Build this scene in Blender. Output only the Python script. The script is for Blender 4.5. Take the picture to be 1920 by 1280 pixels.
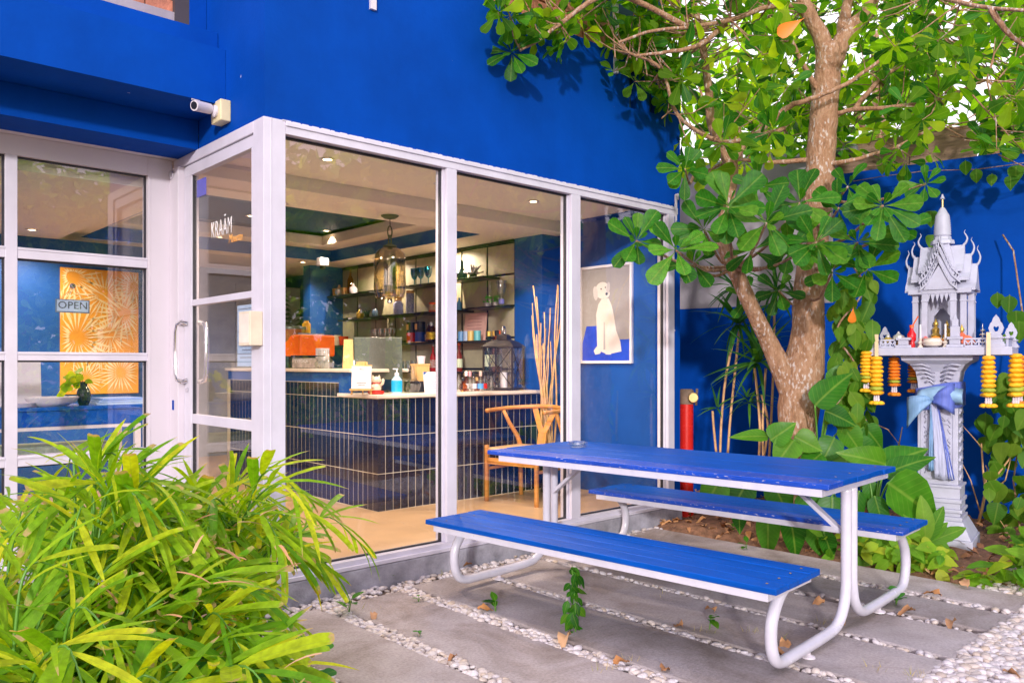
import bpy, math, random
import numpy as np
from mathutils import Vector, Matrix, Euler
for _o in list(bpy.data.objects): bpy.data.objects.remove(_o)
sc = bpy.context.scene
COL = sc.collection
RND = random.Random(11)
rad = math.radians
# ------------------------------------------------------------ camera
# world X runs along the glass front, world Y runs into the cafe, slab tops are Z = 0
TH = rad(47.4)
FWD = Vector((math.cos(TH), math.sin(TH), 0)); RGT = Vector((math.sin(TH), -math.cos(TH), 0))
CAMH = 1.35; FPX = 1510.0; HOR = 684.0
cam_d = bpy.data.cameras.new('camera'); cam = bpy.data.objects.new('camera', cam_d); COL.objects.link(cam)
cam.location = (0, 0, CAMH); cam.rotation_euler = (rad(90), 0, TH - rad(90))
cam_d.sensor_width = 36; cam_d.lens = 36 * FPX / 1920; cam_d.shift_y = 44 / 1920
cam_d.clip_start = 0.05; cam_d.clip_end = 2000
sc.camera = cam
# ------------------------------------------------------------ world, sun, exposure
SUN_AZ = TH + rad(180 - 6)          # the direction the light comes from
SUN_EL = rad(13)
w = bpy.data.worlds.new('World'); sc.world = w; w.use_nodes = True
wn = w.node_tree; wn.nodes.clear()
wo = wn.nodes.new('ShaderNodeOutputWorld'); bg = wn.nodes.new('ShaderNodeBackground')
sky = wn.nodes.new('ShaderNodeTexSky'); sky.sky_type = 'NISHITA'; sky.sun_disc = False
sky.sun_elevation = SUN_EL; sky.sun_rotation = math.pi / 2 - SUN_AZ
sky.dust_density = 4; sky.air_density = 1.0; sky.ozone_density = 1.0
mx = wn.nodes.new('ShaderNodeMixRGB'); mx.inputs[0].default_value = 0.8
mx.inputs[2].default_value = (11.5, 10.4, 11.8, 1)        # even high cloud, pale lilac
wn.links.new(sky.outputs[0], mx.inputs[1]); wn.links.new(mx.outputs[0], bg.inputs[0])
bg.inputs[1].default_value = 0.145
wn.links.new(bg.outputs[0], wo.inputs[0])
sl = bpy.data.lights.new('sun', 'SUN'); so = bpy.data.objects.new('sun', sl); COL.objects.link(so)
sl.energy = 2.0; sl.angle = rad(2.5); sl.color = (1.0, 0.955, 0.93)  # sun lamp stands in for the flash above the lens
sv = Vector((math.cos(SUN_AZ) * math.cos(SUN_EL), math.sin(SUN_AZ) * math.cos(SUN_EL), math.sin(SUN_EL)))
so.rotation_euler = sv.to_track_quat('Z', 'Y').to_euler(); so.location = (-3, -3, 6)
vs = sc.view_settings; vs.view_transform = 'Standard'; vs.look = 'None'; vs.exposure = 0.35; vs.gamma = 1
vs.use_curve_mapping = False
sc.cycles.max_bounces = 8; sc.cycles.diffuse_bounces = 4; sc.cycles.glossy_bounces = 4
sc.cycles.transparent_max_bounces = 24; sc.cycles.transmission_bounces = 6
sc.cycles.caustics_reflective = False; sc.cycles.caustics_refractive = False

# ------------------------------------------------------------ measuring helpers (photo pixel -> point on a real plane)
def ray(px): return FWD + RGT * ((px - 960) / FPX)
def atd(px, py, d):
    p = ray(px) * d; return Vector((p.x, p.y, CAMH - (py - HOR) * d / FPX))
def aty(px, py, Y): return atd(px, py, Y / ray(px).y)
def atx(px, py, X): return atd(px, py, X / ray(px).x)
def atz(px, py, Z): return atd(px, py, FPX * (CAMH - Z) / (py - HOR))
# ------------------------------------------------------------ mesh helpers
class MB:
    def __init__(s): s.v = []; s.f = []; s.uv = None
    def add(s, vs, fs):
        b = len(s.v); s.v += [tuple(p) for p in vs]; s.f += [tuple(i + b for i in f) for f in fs]; return s
    def box(s, x0, x1, y0, y1, z0, z1):
        if x0 > x1: x0, x1 = x1, x0
        if y0 > y1: y0, y1 = y1, y0
        if z0 > z1: z0, z1 = z1, z0
        return s.add([(x0,y0,z0),(x1,y0,z0),(x1,y1,z0),(x0,y1,z0),(x0,y0,z1),(x1,y0,z1),(x1,y1,z1),(x0,y1,z1)],
              [(0,3,2,1),(4,5,6,7),(0,1,5,4),(1,2,6,5),(2,3,7,6),(3,0,4,7)])
    def cbox(s, c, dx, dy, dz): return s.box(c[0]-dx/2, c[0]+dx/2, c[1]-dy/2, c[1]+dy/2, c[2], c[2]+dz)
    def bar(s, a, b, wd, th, up=(0, 0, 1)):
        a = Vector(a); b = Vector(b); t = (b - a).normalized(); u = Vector(up)
        x = t.cross(u)
        if x.length < 1e-4: x = t.cross(Vector((1, 0, 0)))
        x.normalize(); y = x.cross(t).normalized()
        x *= wd / 2; y *= th / 2
        v = [a-x-y, a+x-y, a+x+y, a-x+y, b-x-y, b+x-y, b+x+y, b-x+y]
        return s.add(v, [(0,1,2,3),(7,6,5,4),(0,4,5,1),(1,5,6,2),(2,6,7,3),(3,7,4,0)])
    def tube(s, pts, r, n=8, cap=True):
        pts = [Vector(p) for p in pts]; rs = r if isinstance(r, (list, tuple)) else [r] * len(pts)
        b = len(s.v); prev = None
        for i, p in enumerate(pts):
            t = (pts[min(i+1, len(pts)-1)] - pts[max(i-1, 0)])
            if t.length < 1e-9: t = Vector((0, 0, 1))
            t.normalize()
            if prev is None:
                x = t.cross(Vector((0, 0, 1)))
                if x.length < 1e-3: x = t.cross(Vector((0, 1, 0)))
            else: x = prev - t * prev.dot(t)
            x.normalize(); prev = x; y = t.cross(x)
            for k in range(n):
                a = 2 * math.pi * k / n; q = p + (x * math.cos(a) + y * math.sin(a)) * rs[i]; s.v.append(tuple(q))
        for i in range(len(pts) - 1):
            for k in range(n):
                k2 = (k + 1) % n
                s.f.append((b+i*n+k, b+i*n+k2, b+(i+1)*n+k2, b+(i+1)*n+k))
        if cap:
            s.f.append(tuple(b + k for k in range(n))[::-1]); s.f.append(tuple(b+(len(pts)-1)*n+k for k in range(n)))
        return s
    def lathe(s, prof, c=(0, 0, 0), n=16, fn=None, capb=True, capt=True):
        b = len(s.v)
        for i, (r, z) in enumerate(prof):
            for k in range(n):
                a = 2 * math.pi * k / n; rr = max(r, 1e-4) * (fn(a, i) if fn else 1)
                s.v.append((c[0] + rr*math.cos(a), c[1] + rr*math.sin(a), c[2] + z))
        for i in range(len(prof) - 1):
            for k in range(n):
                k2 = (k+1) % n; s.f.append((b+i*n+k, b+i*n+k2, b+(i+1)*n+k2, b+(i+1)*n+k))
        if capb: s.f.append(tuple(b+k for k in range(n))[::-1])
        if capt: s.f.append(tuple(b+(len(prof)-1)*n+k for k in range(n)))
        return s
    def prism(s, poly, axis, a0, a1):
        # poly: 2D outline; axis: 0 x,1 y,2 z
        def P(u, v, a):
            return {0: (a, u, v), 1: (u, a, v), 2: (u, v, a)}[axis]
        n = len(poly)
        vs = [P(u, v, a0) for u, v in poly] + [P(u, v, a1) for u, v in poly]
        return s.add(vs, [tuple(range(n))[::-1], tuple(range(n, 2*n))] + [(i, (i+1) % n, n+(i+1) % n, n+i) for i in range(n)])
    def xf(s, M):
        s.v = [tuple(M @ Vector(p)) for p in s.v]; return s
    def mesh(s, name, smooth=False, recalc=True):
        me = bpy.data.meshes.new(name); me.from_pydata(s.v, [], s.f)
        if recalc:
            import bmesh
            bm = bmesh.new(); bm.from_mesh(me); bmesh.ops.recalc_face_normals(bm, faces=bm.faces); bm.to_mesh(me); bm.free()
        if smooth:
            me.polygons.foreach_set('use_smooth', [True] * len(me.polygons))
            if smooth != 'all': me.set_sharp_from_angle(angle=rad(40))
        return me
    def build(s, name, mat, parent=None, smooth=False, bevel=0, loc=None, rot=None, seg=2):
        me = s.mesh(name, smooth); me.materials.append(mat)
        o = bpy.data.objects.new(name, me); COL.objects.link(o)
        if parent: o.parent = parent
        if loc is not None: o.location = loc
        if rot is not None: o.rotation_euler = rot
        if bevel:
            m = o.modifiers.new('bevel', 'BEVEL'); m.width = bevel; m.segments = seg; m.limit_method = 'ANGLE'; m.angle_limit = rad(35)
        return o
def tag(o, label=None, cat=None, group=None, kind=None):
    if label: o['label'] = label
    if cat: o['category'] = cat
    if group: o['group'] = group
    if kind: o['kind'] = kind
    return o
def thing(name, label, cat, loc=(0, 0, 0), rz=0, group=None):
    o = bpy.data.objects.new(name, None); COL.objects.link(o); o.location = loc; o.rotation_euler = (0, 0, rz)
    o.empty_display_size = .1
    return tag(o, label, cat, group)
def inst(src_mesh, name, parent, M=None):
    o = bpy.data.objects.new(name, src_mesh); COL.objects.link(o); o.parent = parent
    if M is not None: o.matrix_local = M
    return o
def copy_tree(o, parent=None):
    c = o.copy(); COL.objects.link(c); c.parent = parent
    for ch in list(o.children): copy_tree(ch, c)
    return c
def text(body, name, mat, parent, M, size=.1, thin=0, ext=.001, xs=1.0, shear=0, align='CENTER', space=1.0):
    cu = bpy.data.curves.new('t', 'FONT'); cu.body = body; cu.size = size; cu.extrude = ext; cu.align_x = align
    cu.align_y = 'CENTER'; cu.shear = shear; cu.resolution_u = 3; cu.offset = -thin*size; cu.space_character = space
    t = bpy.data.objects.new('t', cu); COL.objects.link(t)
    bpy.context.view_layer.update()
    me = bpy.data.meshes.new_from_object(t.evaluated_get(bpy.context.evaluated_depsgraph_get()))
    bpy.data.objects.remove(t)
    me.transform(Matrix.Diagonal((xs, 1, 1, 1))); me.materials.clear(); me.materials.append(mat)
    o = bpy.data.objects.new(name, me); COL.objects.link(o); o.parent = parent; o.matrix_local = M
    return o
def basis(loc, x, y):
    x = Vector(x).normalized(); y = Vector(y).normalized(); z = x.cross(y)
    M = Matrix((x, y, z)).transposed().to_4x4(); M.translation = Vector(loc); return M
def batch(name, base_v, base_f, mats4, mat, parent=None, uv=None, smooth=True):
    """many copies of one small shape in ONE mesh (numpy)"""
    bv = np.array(base_v, float); n = len(bv); N = len(mats4)
    A = np.array([[list(r) for r in m] for m in mats4], float)
    V = np.einsum('nij,kj->nki', A[:, :3, :3], bv) + A[:, None, :3, 3]
    V = V.reshape(-1, 3)
    lt = np.array([len(f) for f in base_f]); idx = np.array([i for f in base_f for i in f])
    me = bpy.data.meshes.new(name)
    me.vertices.add(len(V)); me.vertices.foreach_set('co', V.ravel())
    L = (idx[None, :] + (np.arange(N) * n)[:, None]).ravel()
    LT = np.tile(lt, N); LS = np.concatenate([[0], np.cumsum(LT)[:-1]])
    me.loops.add(len(L)); me.loops.foreach_set('vertex_index', L.astype(np.int32))
    me.polygons.add(len(LT)); me.polygons.foreach_set('loop_start', LS.astype(np.int32))
    try: me.polygons.foreach_set('loop_total', LT.astype(np.int32))
    except Exception: pass
    if smooth: me.polygons.foreach_set('use_smooth', np.ones(len(LT), bool))
    if uv is not None:
        lay = me.uv_layers.new(name='uv'); u = np.array(uv, float)[idx]
        lay.data.foreach_set('uv', np.tile(u, (N, 1)).ravel())
    me.update(calc_edges=True); me.validate(); me.materials.append(mat)
    o = bpy.data.objects.new(name, me); COL.objects.link(o); o.parent = parent
    return o

# ------------------------------------------------------------ materials
def _m(name):
    m = bpy.data.materials.new(name); m.use_nodes = True; nt = m.node_tree; nt.nodes.clear()
    return m, nt, nt.nodes.new('ShaderNodeOutputMaterial')
def _n(nt, t, **k):
    n = nt.nodes.new(t)
    for a, b in k.items():
        if a.startswith('i_'):
            n.inputs[int(a[2:]) if a[2:].isdigit() else a[2:].replace('_', ' ')].default_value = b
        else: setattr(n, a, b)
    return n
def _ramp(nt, stops, interp='LINEAR'):
    r = nt.nodes.new('ShaderNodeValToRGB'); cr = r.color_ramp; cr.interpolation = interp
    while len(cr.elements) < len(stops): cr.elements.new(0.5)
    for e, (p, c) in zip(cr.elements, stops): e.position = p; e.color = (*c, 1) if len(c) == 3 else c
    return r
def c3(c, k=1.0): return tuple(min(1, x * k) for x in c)
def pmat(name, col, rough=.5, metal=0, var=.12, scale=6, bump=.0, bscale=60, spec=.5, chips=0, chipcol=(.75,.73,.8), coat=0, stretch=None, streak=0, emit=None, dark=None, trans=0, alpha=1):
    m, nt, out = _m(name); lk = nt.links.new
    b = _n(nt, 'ShaderNodeBsdfPrincipled'); lk(b.outputs[0], out.inputs[0])
    b.inputs['Roughness'].default_value = rough; b.inputs['Metallic'].default_value = metal
    b.inputs['Specular IOR Level'].default_value = spec; b.inputs['Coat Weight'].default_value = coat
    if trans: b.inputs['Transmission Weight'].default_value = trans
    if alpha < 1: b.inputs['Alpha'].default_value = alpha
    tc = _n(nt, 'ShaderNodeTexCoord'); src = tc.outputs['Object']
    if stretch:
        mp = _n(nt, 'ShaderNodeMapping'); mp.inputs['Scale'].default_value = stretch; lk(src, mp.inputs[0]); src = mp.outputs[0]
    nz = _n(nt, 'ShaderNodeTexNoise'); nz.inputs['Scale'].default_value = scale; nz.inputs['Detail'].default_value = 6; nz.inputs['Roughness'].default_value = .62
    lk(src, nz.inputs['Vector'])
    rp = _ramp(nt, [(.3, dark if dark else c3(col, 1 - var)), (.7, c3(col, 1 + var))]); lk(nz.outputs[0], rp.inputs[0])
    colout = rp.outputs[0]
    if chips:
        vz = _n(nt, 'ShaderNodeTexNoise'); vz.inputs['Scale'].default_value = scale * 9; vz.inputs['Detail'].default_value = 3
        lk(src, vz.inputs['Vector'])
        cr = _ramp(nt, [(chips, (0,0,0)), (chips + .012, (1,1,1))]); lk(vz.outputs[0], cr.inputs[0])
        mxx = _n(nt, 'ShaderNodeMixRGB'); lk(cr.outputs[0], mxx.inputs[0]); lk(colout, mxx.inputs[1]); mxx.inputs[2].default_value = (*chipcol, 1)
        colout = mxx.outputs[0]
    if streak:
        mp2 = _n(nt, 'ShaderNodeMapping'); mp2.inputs['Scale'].default_value = (2.2, 2.2, .45); lk(tc.outputs['Object'], mp2.inputs[0])
        n5 = _n(nt, 'ShaderNodeTexNoise'); n5.inputs['Scale'].default_value = 1.6; n5.inputs['Detail'].default_value = 8; n5.inputs['Roughness'].default_value = .7; lk(mp2.outputs[0], n5.inputs['Vector'])
        r5 = _ramp(nt, [(.32, (1-streak,)*3), (.55, (1, 1, 1)), (.75, (1+streak*.8,)*3)]); lk(n5.outputs[0], r5.inputs[0])
        m5 = _n(nt, 'ShaderNodeMixRGB', blend_type='MULTIPLY'); m5.inputs[0].default_value = 1; lk(colout, m5.inputs[1]); lk(r5.outputs[0], m5.inputs[2]); colout = m5.outputs[0]
    lk(colout, b.inputs['Base Color'])
    rr = _n(nt, 'ShaderNodeMapRange'); lk(nz.outputs[0], rr.inputs[0]); rr.inputs[3].default_value = max(0, rough - .07); rr.inputs[4].default_value = min(1, rough + .09)
    lk(rr.outputs[0], b.inputs['Roughness'])
    if bump:
        nb = _n(nt, 'ShaderNodeTexNoise'); nb.inputs['Scale'].default_value = bscale; nb.inputs['Detail'].default_value = 5; lk(src, nb.inputs['Vector'])
        bp = _n(nt, 'ShaderNodeBump'); bp.inputs['Strength'].default_value = bump; bp.inputs['Distance'].default_value = .01
        lk(nb.outputs[0], bp.inputs['Height']); lk(bp.outputs[0], b.inputs['Normal'])
    if emit:
        b.inputs['Emission Color'].default_value = (*emit[0], 1); b.inputs['Emission Strength'].default_value = emit[1]
    return m
def glassmat(name, tint=(1,1,1), rough=.0, ior=1.45, gain=1.0):
    m, nt, out = _m(name); lk = nt.links.new
    t = _n(nt, 'ShaderNodeBsdfTransparent'); t.inputs[0].default_value = (*tint, 1)
    g = _n(nt, 'ShaderNodeBsdfGlossy'); g.inputs['Roughness'].default_value = rough; g.inputs[0].default_value = (gain, gain, gain, 1)
    # two-sided Schlick reflectance
    ge = _n(nt, 'ShaderNodeNewGeometry'); dt = _n(nt, 'ShaderNodeVectorMath', operation='DOT_PRODUCT'); lk(ge.outputs['Incoming'], dt.inputs[0]); lk(ge.outputs['Normal'], dt.inputs[1])
    ab = _n(nt, 'ShaderNodeMath', operation='ABSOLUTE'); lk(dt.outputs['Value'], ab.inputs[0])
    om_ = _n(nt, 'ShaderNodeMath', operation='SUBTRACT', use_clamp=True); om_.inputs[0].default_value = 1; lk(ab.outputs[0], om_.inputs[1])
    pw_ = _n(nt, 'ShaderNodeMath', operation='POWER'); lk(om_.outputs[0], pw_.inputs[0]); pw_.inputs[1].default_value = 5
    f0 = ((ior-1)/(ior+1))**2
    fr = _n(nt, 'ShaderNodeMapRange'); lk(pw_.outputs[0], fr.inputs[0]); fr.inputs[3].default_value = f0; fr.inputs[4].default_value = 1
    mx = _n(nt, 'ShaderNodeMixShader'); lk(fr.outputs[0], mx.inputs[0]); lk(t.outputs[0], mx.inputs[1]); lk(g.outputs[0], mx.inputs[2])
    lk(mx.outputs[0], out.inputs[0]); return m
def leafmat(name, ca, cb, cc=None, tip=None, rough=.35, transl=.35, vein=.5, tcol=None, spots=0):
    m, nt, out = _m(name); lk = nt.links.new
    g = _n(nt, 'ShaderNodeNewGeometry'); oi = _n(nt, 'ShaderNodeObjectInfo')
    ad = _n(nt, 'ShaderNodeMath', operation='ADD'); lk(g.outputs['Random Per Island'], ad.inputs[0]); lk(oi.outputs['Random'], ad.inputs[1])
    fr = _n(nt, 'ShaderNodeMath', operation='FRACT'); lk(ad.outputs[0], fr.inputs[0])
    st = [(0, ca), (.7, cb)] + ([(1.0, cc)] if cc else [])
    rp = _ramp(nt, st); lk(fr.outputs[0], rp.inputs[0])
    uv = _n(nt, 'ShaderNodeUVMap'); sx = _n(nt, 'ShaderNodeSeparateXYZ'); lk(uv.outputs[0], sx.inputs[0])
    # midrib
    a1 = _n(nt, 'ShaderNodeMath', operation='SUBTRACT'); a1.inputs[1].default_value = .5; lk(sx.outputs[0], a1.inputs[0])
    a2 = _n(nt, 'ShaderNodeMath', operation='ABSOLUTE'); lk(a1.outputs[0], a2.inputs[0])
    mr = _n(nt, 'ShaderNodeMapRange'); lk(a2.outputs[0], mr.inputs[0]); mr.inputs[1].default_value = .015; mr.inputs[2].default_value = .05; mr.inputs[3].default_value = 1; mr.inputs[4].default_value = 0
    # side veins: v - |u| striped
    s1 = _n(nt, 'ShaderNodeMath', operation='MULTIPLY'); lk(a2.outputs[0], s1.inputs[0]); s1.inputs[1].default_value = .45
    s2 = _n(nt, 'ShaderNodeMath', operation='SUBTRACT'); lk(sx.outputs[1], s2.inputs[0]); lk(s1.outputs[0], s2.inputs[1])
    s3 = _n(nt, 'ShaderNodeMath', operation='MULTIPLY'); lk(s2.outputs[0], s3.inputs[0]); s3.inputs[1].default_value = 62
    s4 = _n(nt, 'ShaderNodeMath', operation='SINE'); lk(s3.outputs[0], s4.inputs[0])
    s5 = _n(nt, 'ShaderNodeMapRange'); lk(s4.outputs[0], s5.inputs[0]); s5.inputs[1].default_value = .8; s5.inputs[2].default_value = 1; s5.inputs[3].default_value = 0; s5.inputs[4].default_value = .35
    mxv = _n(nt, 'ShaderNodeMath', operation='MAXIMUM'); lk(mr.outputs[0], mxv.inputs[0]); lk(s5.outputs[0], mxv.inputs[1])
    mv = _n(nt, 'ShaderNodeMath', operation='MULTIPLY'); lk(mxv.outputs[0], mv.inputs[0]); mv.inputs[1].default_value = vein
    mixv = _n(nt, 'ShaderNodeMixRGB'); lk(mv.outputs[0], mixv.inputs[0]); lk(rp.outputs[0], mixv.inputs[1]); mixv.inputs[2].default_value = (.22, .34, .05, 1)
    nz = _n(nt, 'ShaderNodeTexNoise'); nz.inputs['Scale'].default_value = 9; nz.inputs['Detail'].default_value = 4
    tc = _n(nt, 'ShaderNodeTexCoord'); lk(tc.outputs['Object'], nz.inputs['Vector'])
    mh = _n(nt, 'ShaderNodeMapRange'); lk(nz.outputs[0], mh.inputs[0]); mh.inputs[1].default_value = .3; mh.inputs[2].default_value = .7; mh.inputs[3].default_value = .75; mh.inputs[4].default_value = 1.2
    hs = _n(nt, 'ShaderNodeHueSaturation'); lk(mixv.outputs[0], hs.inputs['Color']); lk(mh.outputs[0], hs.inputs['Value'])
    colo = hs.outputs[0]
    if tip:
        nt2 = _n(nt, 'ShaderNodeTexNoise'); nt2.inputs['Scale'].default_value = 14; lk(tc.outputs['Object'], nt2.inputs['Vector'])
        at = _n(nt, 'ShaderNodeMath', operation='MULTIPLY_ADD'); lk(nt2.outputs[0], at.inputs[0]); at.inputs[1].default_value = .22; lk(sx.outputs[1], at.inputs[2])
        ar = _n(nt, 'ShaderNodeMath', operation='MULTIPLY_ADD'); lk(oi.outputs['Random'], ar.inputs[0]); ar.inputs[1].default_value = .10; lk(at.outputs[0], ar.inputs[2])
        am = _n(nt, 'ShaderNodeMapRange'); lk(ar.outputs[0], am.inputs[0]); am.inputs[1].default_value = 1.08; am.inputs[2].default_value = 1.15
        mt_ = _n(nt, 'ShaderNodeMixRGB'); lk(am.outputs[0], mt_.inputs[0]); lk(colo, mt_.inputs[1]); mt_.inputs[2].default_value = (*tip, 1); colo = mt_.outputs[0]
    if spots:
        vo = _n(nt, 'ShaderNodeTexVoronoi'); vo.inputs['Scale'].default_value = 120; lk(tc.outputs['Object'], vo.inputs['Vector'])
        cr = _ramp(nt, [(.12, (1,1,1)), (.2, (0,0,0))]); lk(vo.outputs[0], cr.inputs[0])
        mm = _n(nt, 'ShaderNodeMath', operation='MULTIPLY'); lk(cr.outputs[0], mm.inputs[0]); mm.inputs[1].default_value = spots
        ms = _n(nt, 'ShaderNodeMixRGB'); lk(mm.outputs[0], ms.inputs[0]); lk(colo, ms.inputs[1]); ms.inputs[2].default_value = (.7, .65, .2, 1); colo = ms.outputs[0]
    b = _n(nt, 'ShaderNodeBsdfPrincipled'); lk(colo, b.inputs['Base Color']); b.inputs['Roughness'].default_value = rough + .14; b.inputs['Specular IOR Level'].default_value = .18
    bp = _n(nt, 'ShaderNodeBump'); bp.inputs['Strength'].default_value = .25; bp.inputs['Distance'].default_value = .004; lk(mxv.outputs[0], bp.inputs['Height']); lk(bp.outputs[0], b.inputs['Normal'])
    t = _n(nt, 'ShaderNodeBsdfTranslucent')
    tm = _n(nt, 'ShaderNodeMixRGB', blend_type='MULTIPLY'); tm.inputs[0].default_value = 1; lk(colo, tm.inputs[1]); tm.inputs[2].default_value = (*(tcol or (3.2, 2.9, .9)), 1)
    lk(tm.outputs[0], t.inputs[0])
    mx = _n(nt, 'ShaderNodeMixShader'); mx.inputs[0].default_value = transl; lk(b.outputs[0], mx.inputs[1]); lk(t.outputs[0], mx.inputs[2])
    lk(mx.outputs[0], out.inputs[0]); return m
def fleckmat(name, cols, rough=.6, bump=.2, bscale=80):
    """one colour per loose piece"""
    m, nt, out = _m(name); lk = nt.links.new
    g = _n(nt, 'ShaderNodeNewGeometry'); oi = _n(nt, 'ShaderNodeObjectInfo')
    ad = _n(nt, 'ShaderNodeMath', operation='ADD'); lk(g.outputs['Random Per Island'], ad.inputs[0]); lk(oi.outputs['Random'], ad.inputs[1])
    fr = _n(nt, 'ShaderNodeMath', operation='FRACT'); lk(ad.outputs[0], fr.inputs[0])
    rp = _ramp(nt, [(i / max(1, len(cols) - 1), c) for i, c in enumerate(cols)]); lk(fr.outputs[0], rp.inputs[0])
    b = _n(nt, 'ShaderNodeBsdfPrincipled'); b.inputs['Roughness'].default_value = rough; lk(rp.outputs[0], b.inputs['Base Color'])
    tc = _n(nt, 'ShaderNodeTexCoord'); nb = _n(nt, 'ShaderNodeTexNoise'); nb.inputs['Scale'].default_value = bscale; lk(tc.outputs['Object'], nb.inputs['Vector'])
    bp = _n(nt, 'ShaderNodeBump'); bp.inputs['Strength'].default_value = bump; bp.inputs['Distance'].default_value = .005; lk(nb.outputs[0], bp.inputs['Height']); lk(bp.outputs[0], b.inputs['Normal'])
    lk(b.outputs[0], out.inputs[0]); return m
M = {}
M['blue'] = pmat('blue_wall_paint', (.0006, .056, .37), .7, var=.16, scale=1.3, bump=.12, bscale=45, spec=.06, chips=.77, streak=.07)
M['blue_in'] = pmat('blue_interior_paint', (.006, .075, .34), .45, var=.2, scale=1.6, bump=.08, bscale=40)
M['white'] = pmat('white_frame_paint', (.65, .62, .73), .32, var=.07, scale=4, bump=.04, bscale=50, streak=.06)
M['white2'] = pmat('white_wall_paint', (.64, .59, .665), .5, var=.04, scale=2, bump=.03)
M['cream'] = pmat('cream_ceiling_paint', (.80, .71, .64), .7, var=.04, scale=2)
M['ceil_blue'] = pmat('dark_blue_ceiling', (.008, .05, .15), .6, var=.25, scale=2)
M['floor'] = pmat('tan_resin_floor', (.55, .36, .20), .30, var=.16, scale=1.6, bump=.02)
M['plinth'] = pmat('raw_concrete', (.33, .32, .38), .8, var=.35, scale=7, bump=.5, bscale=60)
M['slab'] = pmat('slab_concrete', (.35, .315, .335), .75, var=.24, scale=2.6, bump=.4, bscale=90)
def slabmat():
    m, nt, out = _m('weathered_slab'); lk = nt.links.new
    tc = _n(nt, 'ShaderNodeTexCoord'); b = _n(nt, 'ShaderNodeBsdfPrincipled'); b.inputs['Roughness'].default_value = .78; b.inputs['Specular IOR Level'].default_value = .25
    n1 = _n(nt, 'ShaderNodeTexNoise'); n1.inputs['Scale'].default_value = 1.7; n1.inputs['Detail'].default_value = 8; n1.inputs['Roughness'].default_value = .65; n1.inputs['Distortion'].default_value = .8; lk(tc.outputs['Object'], n1.inputs['Vector'])
    r1 = _ramp(nt, [(.28, (.21, .165, .15)), (.42, (.31, .265, .265)), (.54, (.39, .345, .36)), (.75, (.45, .41, .44))]); lk(n1.outputs[0], r1.inputs[0])
    n2 = _n(nt, 'ShaderNodeTexNoise'); n2.inputs['Scale'].default_value = 70; n2.inputs['Detail'].default_value = 5; n2.inputs['Roughness'].default_value = .7; lk(tc.outputs['Object'], n2.inputs['Vector'])
    r2 = _ramp(nt, [(.35, (.72, .72, .72)), (.6, (1.06, 1.06, 1.06))]); lk(n2.outputs[0], r2.inputs[0])
    mu = _n(nt, 'ShaderNodeMixRGB', blend_type='MULTIPLY'); mu.inputs[0].default_value = .8; lk(r1.outputs[0], mu.inputs[1]); lk(r2.outputs[0], mu.inputs[2])
    mp = _n(nt, 'ShaderNodeMapping'); mp.inputs['Scale'].default_value = (2.6, 1.3, 1); lk(tc.outputs['Object'], mp.inputs[0])
    n3 = _n(nt, 'ShaderNodeTexNoise'); n3.inputs['Scale'].default_value = 3; n3.inputs['Detail'].default_value = 7; lk(mp.outputs[0], n3.inputs['Vector'])
    r3 = _ramp(nt, [(.38, (.82, .80, .78)), (.62, (1.08, 1.07, 1.08))]); lk(n3.outputs[0], r3.inputs[0])
    m3 = _n(nt, 'ShaderNodeMixRGB', blend_type='MULTIPLY'); m3.inputs[0].default_value = .45; lk(mu.outputs[0], m3.inputs[1]); lk(r3.outputs[0], m3.inputs[2])
    oi = _n(nt, 'ShaderNodeObjectInfo'); mr = _n(nt, 'ShaderNodeMapRange'); lk(oi.outputs['Random'], mr.inputs[0]); mr.inputs[3].default_value = .88; mr.inputs[4].default_value = 1.08
    hs = _n(nt, 'ShaderNodeHueSaturation'); lk(m3.outputs[0], hs.inputs['Color']); lk(mr.outputs[0], hs.inputs['Value']); lk(hs.outputs[0], b.inputs['Base Color'])
    bp = _n(nt, 'ShaderNodeBump'); bp.inputs['Strength'].default_value = .5; bp.inputs['Distance'].default_value = .008; lk(n2.outputs[0], bp.inputs['Height']); lk(bp.outputs[0], b.inputs['Normal'])
    lk(b.outputs[0], out.inputs[0]); return m
M['slab'] = slabmat()
M['greywall'] = pmat('grey_render', (.36, .32, .36), .8, var=.2, scale=2.2, bump=.3, bscale=30)
M['glass'] = glassmat('window_glass', ior=1.62)
M['navy'] = pmat('navy_glazed_tile', (.005, .010, .035), .14, var=.5, scale=5, coat=.15)
M['grout'] = pmat('cream_grout', (.55, .49, .38), .8)
M['counter'] = pmat('cream_stone_top', (.72, .62, .55), .3, var=.05)
M['mirror'] = pmat('antique_panel', (.40, .36, .24), .4, var=.22, scale=2.5, bump=.05, bscale=5, spec=.6)
M['black'] = pmat('black_metal', (.012, .013, .016), .4, var=.3)
M['chrome'] = pmat('polished_steel', (.75, .75, .78), .12, metal=1, var=.05)
M['tblue'] = pmat('blue_plank_paint', (.0004, .072, .40), .45, var=.2, scale=5, bump=.12, bscale=30, stretch=(5, .6, 5), chips=0, spec=.13)
M['twhite'] = pmat('white_enamel_steel', (.62, .60, .71), .24, var=.07, scale=8, bump=.03, coat=.2, chips=.76, chipcol=(.25, .16, .12), streak=.06)
M['wood'] = pmat('honey_wood', (.55, .24, .06), .38, var=.22, scale=9, stretch=(1, 1, 6), bump=.05)
M['palewood'] = pmat('pale_wood', (.72, .42, .16), .45, var=.15, scale=10, stretch=(6, 1, 1))
M['twig'] = pmat('dry_branch', (.62, .36, .17), .6, var=.3, scale=15, bump=.2)
M['red'] = pmat('red_gloss', (.62, .02, .015), .25, var=.1)
M['orange'] = pmat('orange_gloss', (.85, .13, .01), .35, var=.1)
M['brass'] = pmat('brass', (.72, .5, .22), .35, metal=.8, var=.2)
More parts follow.
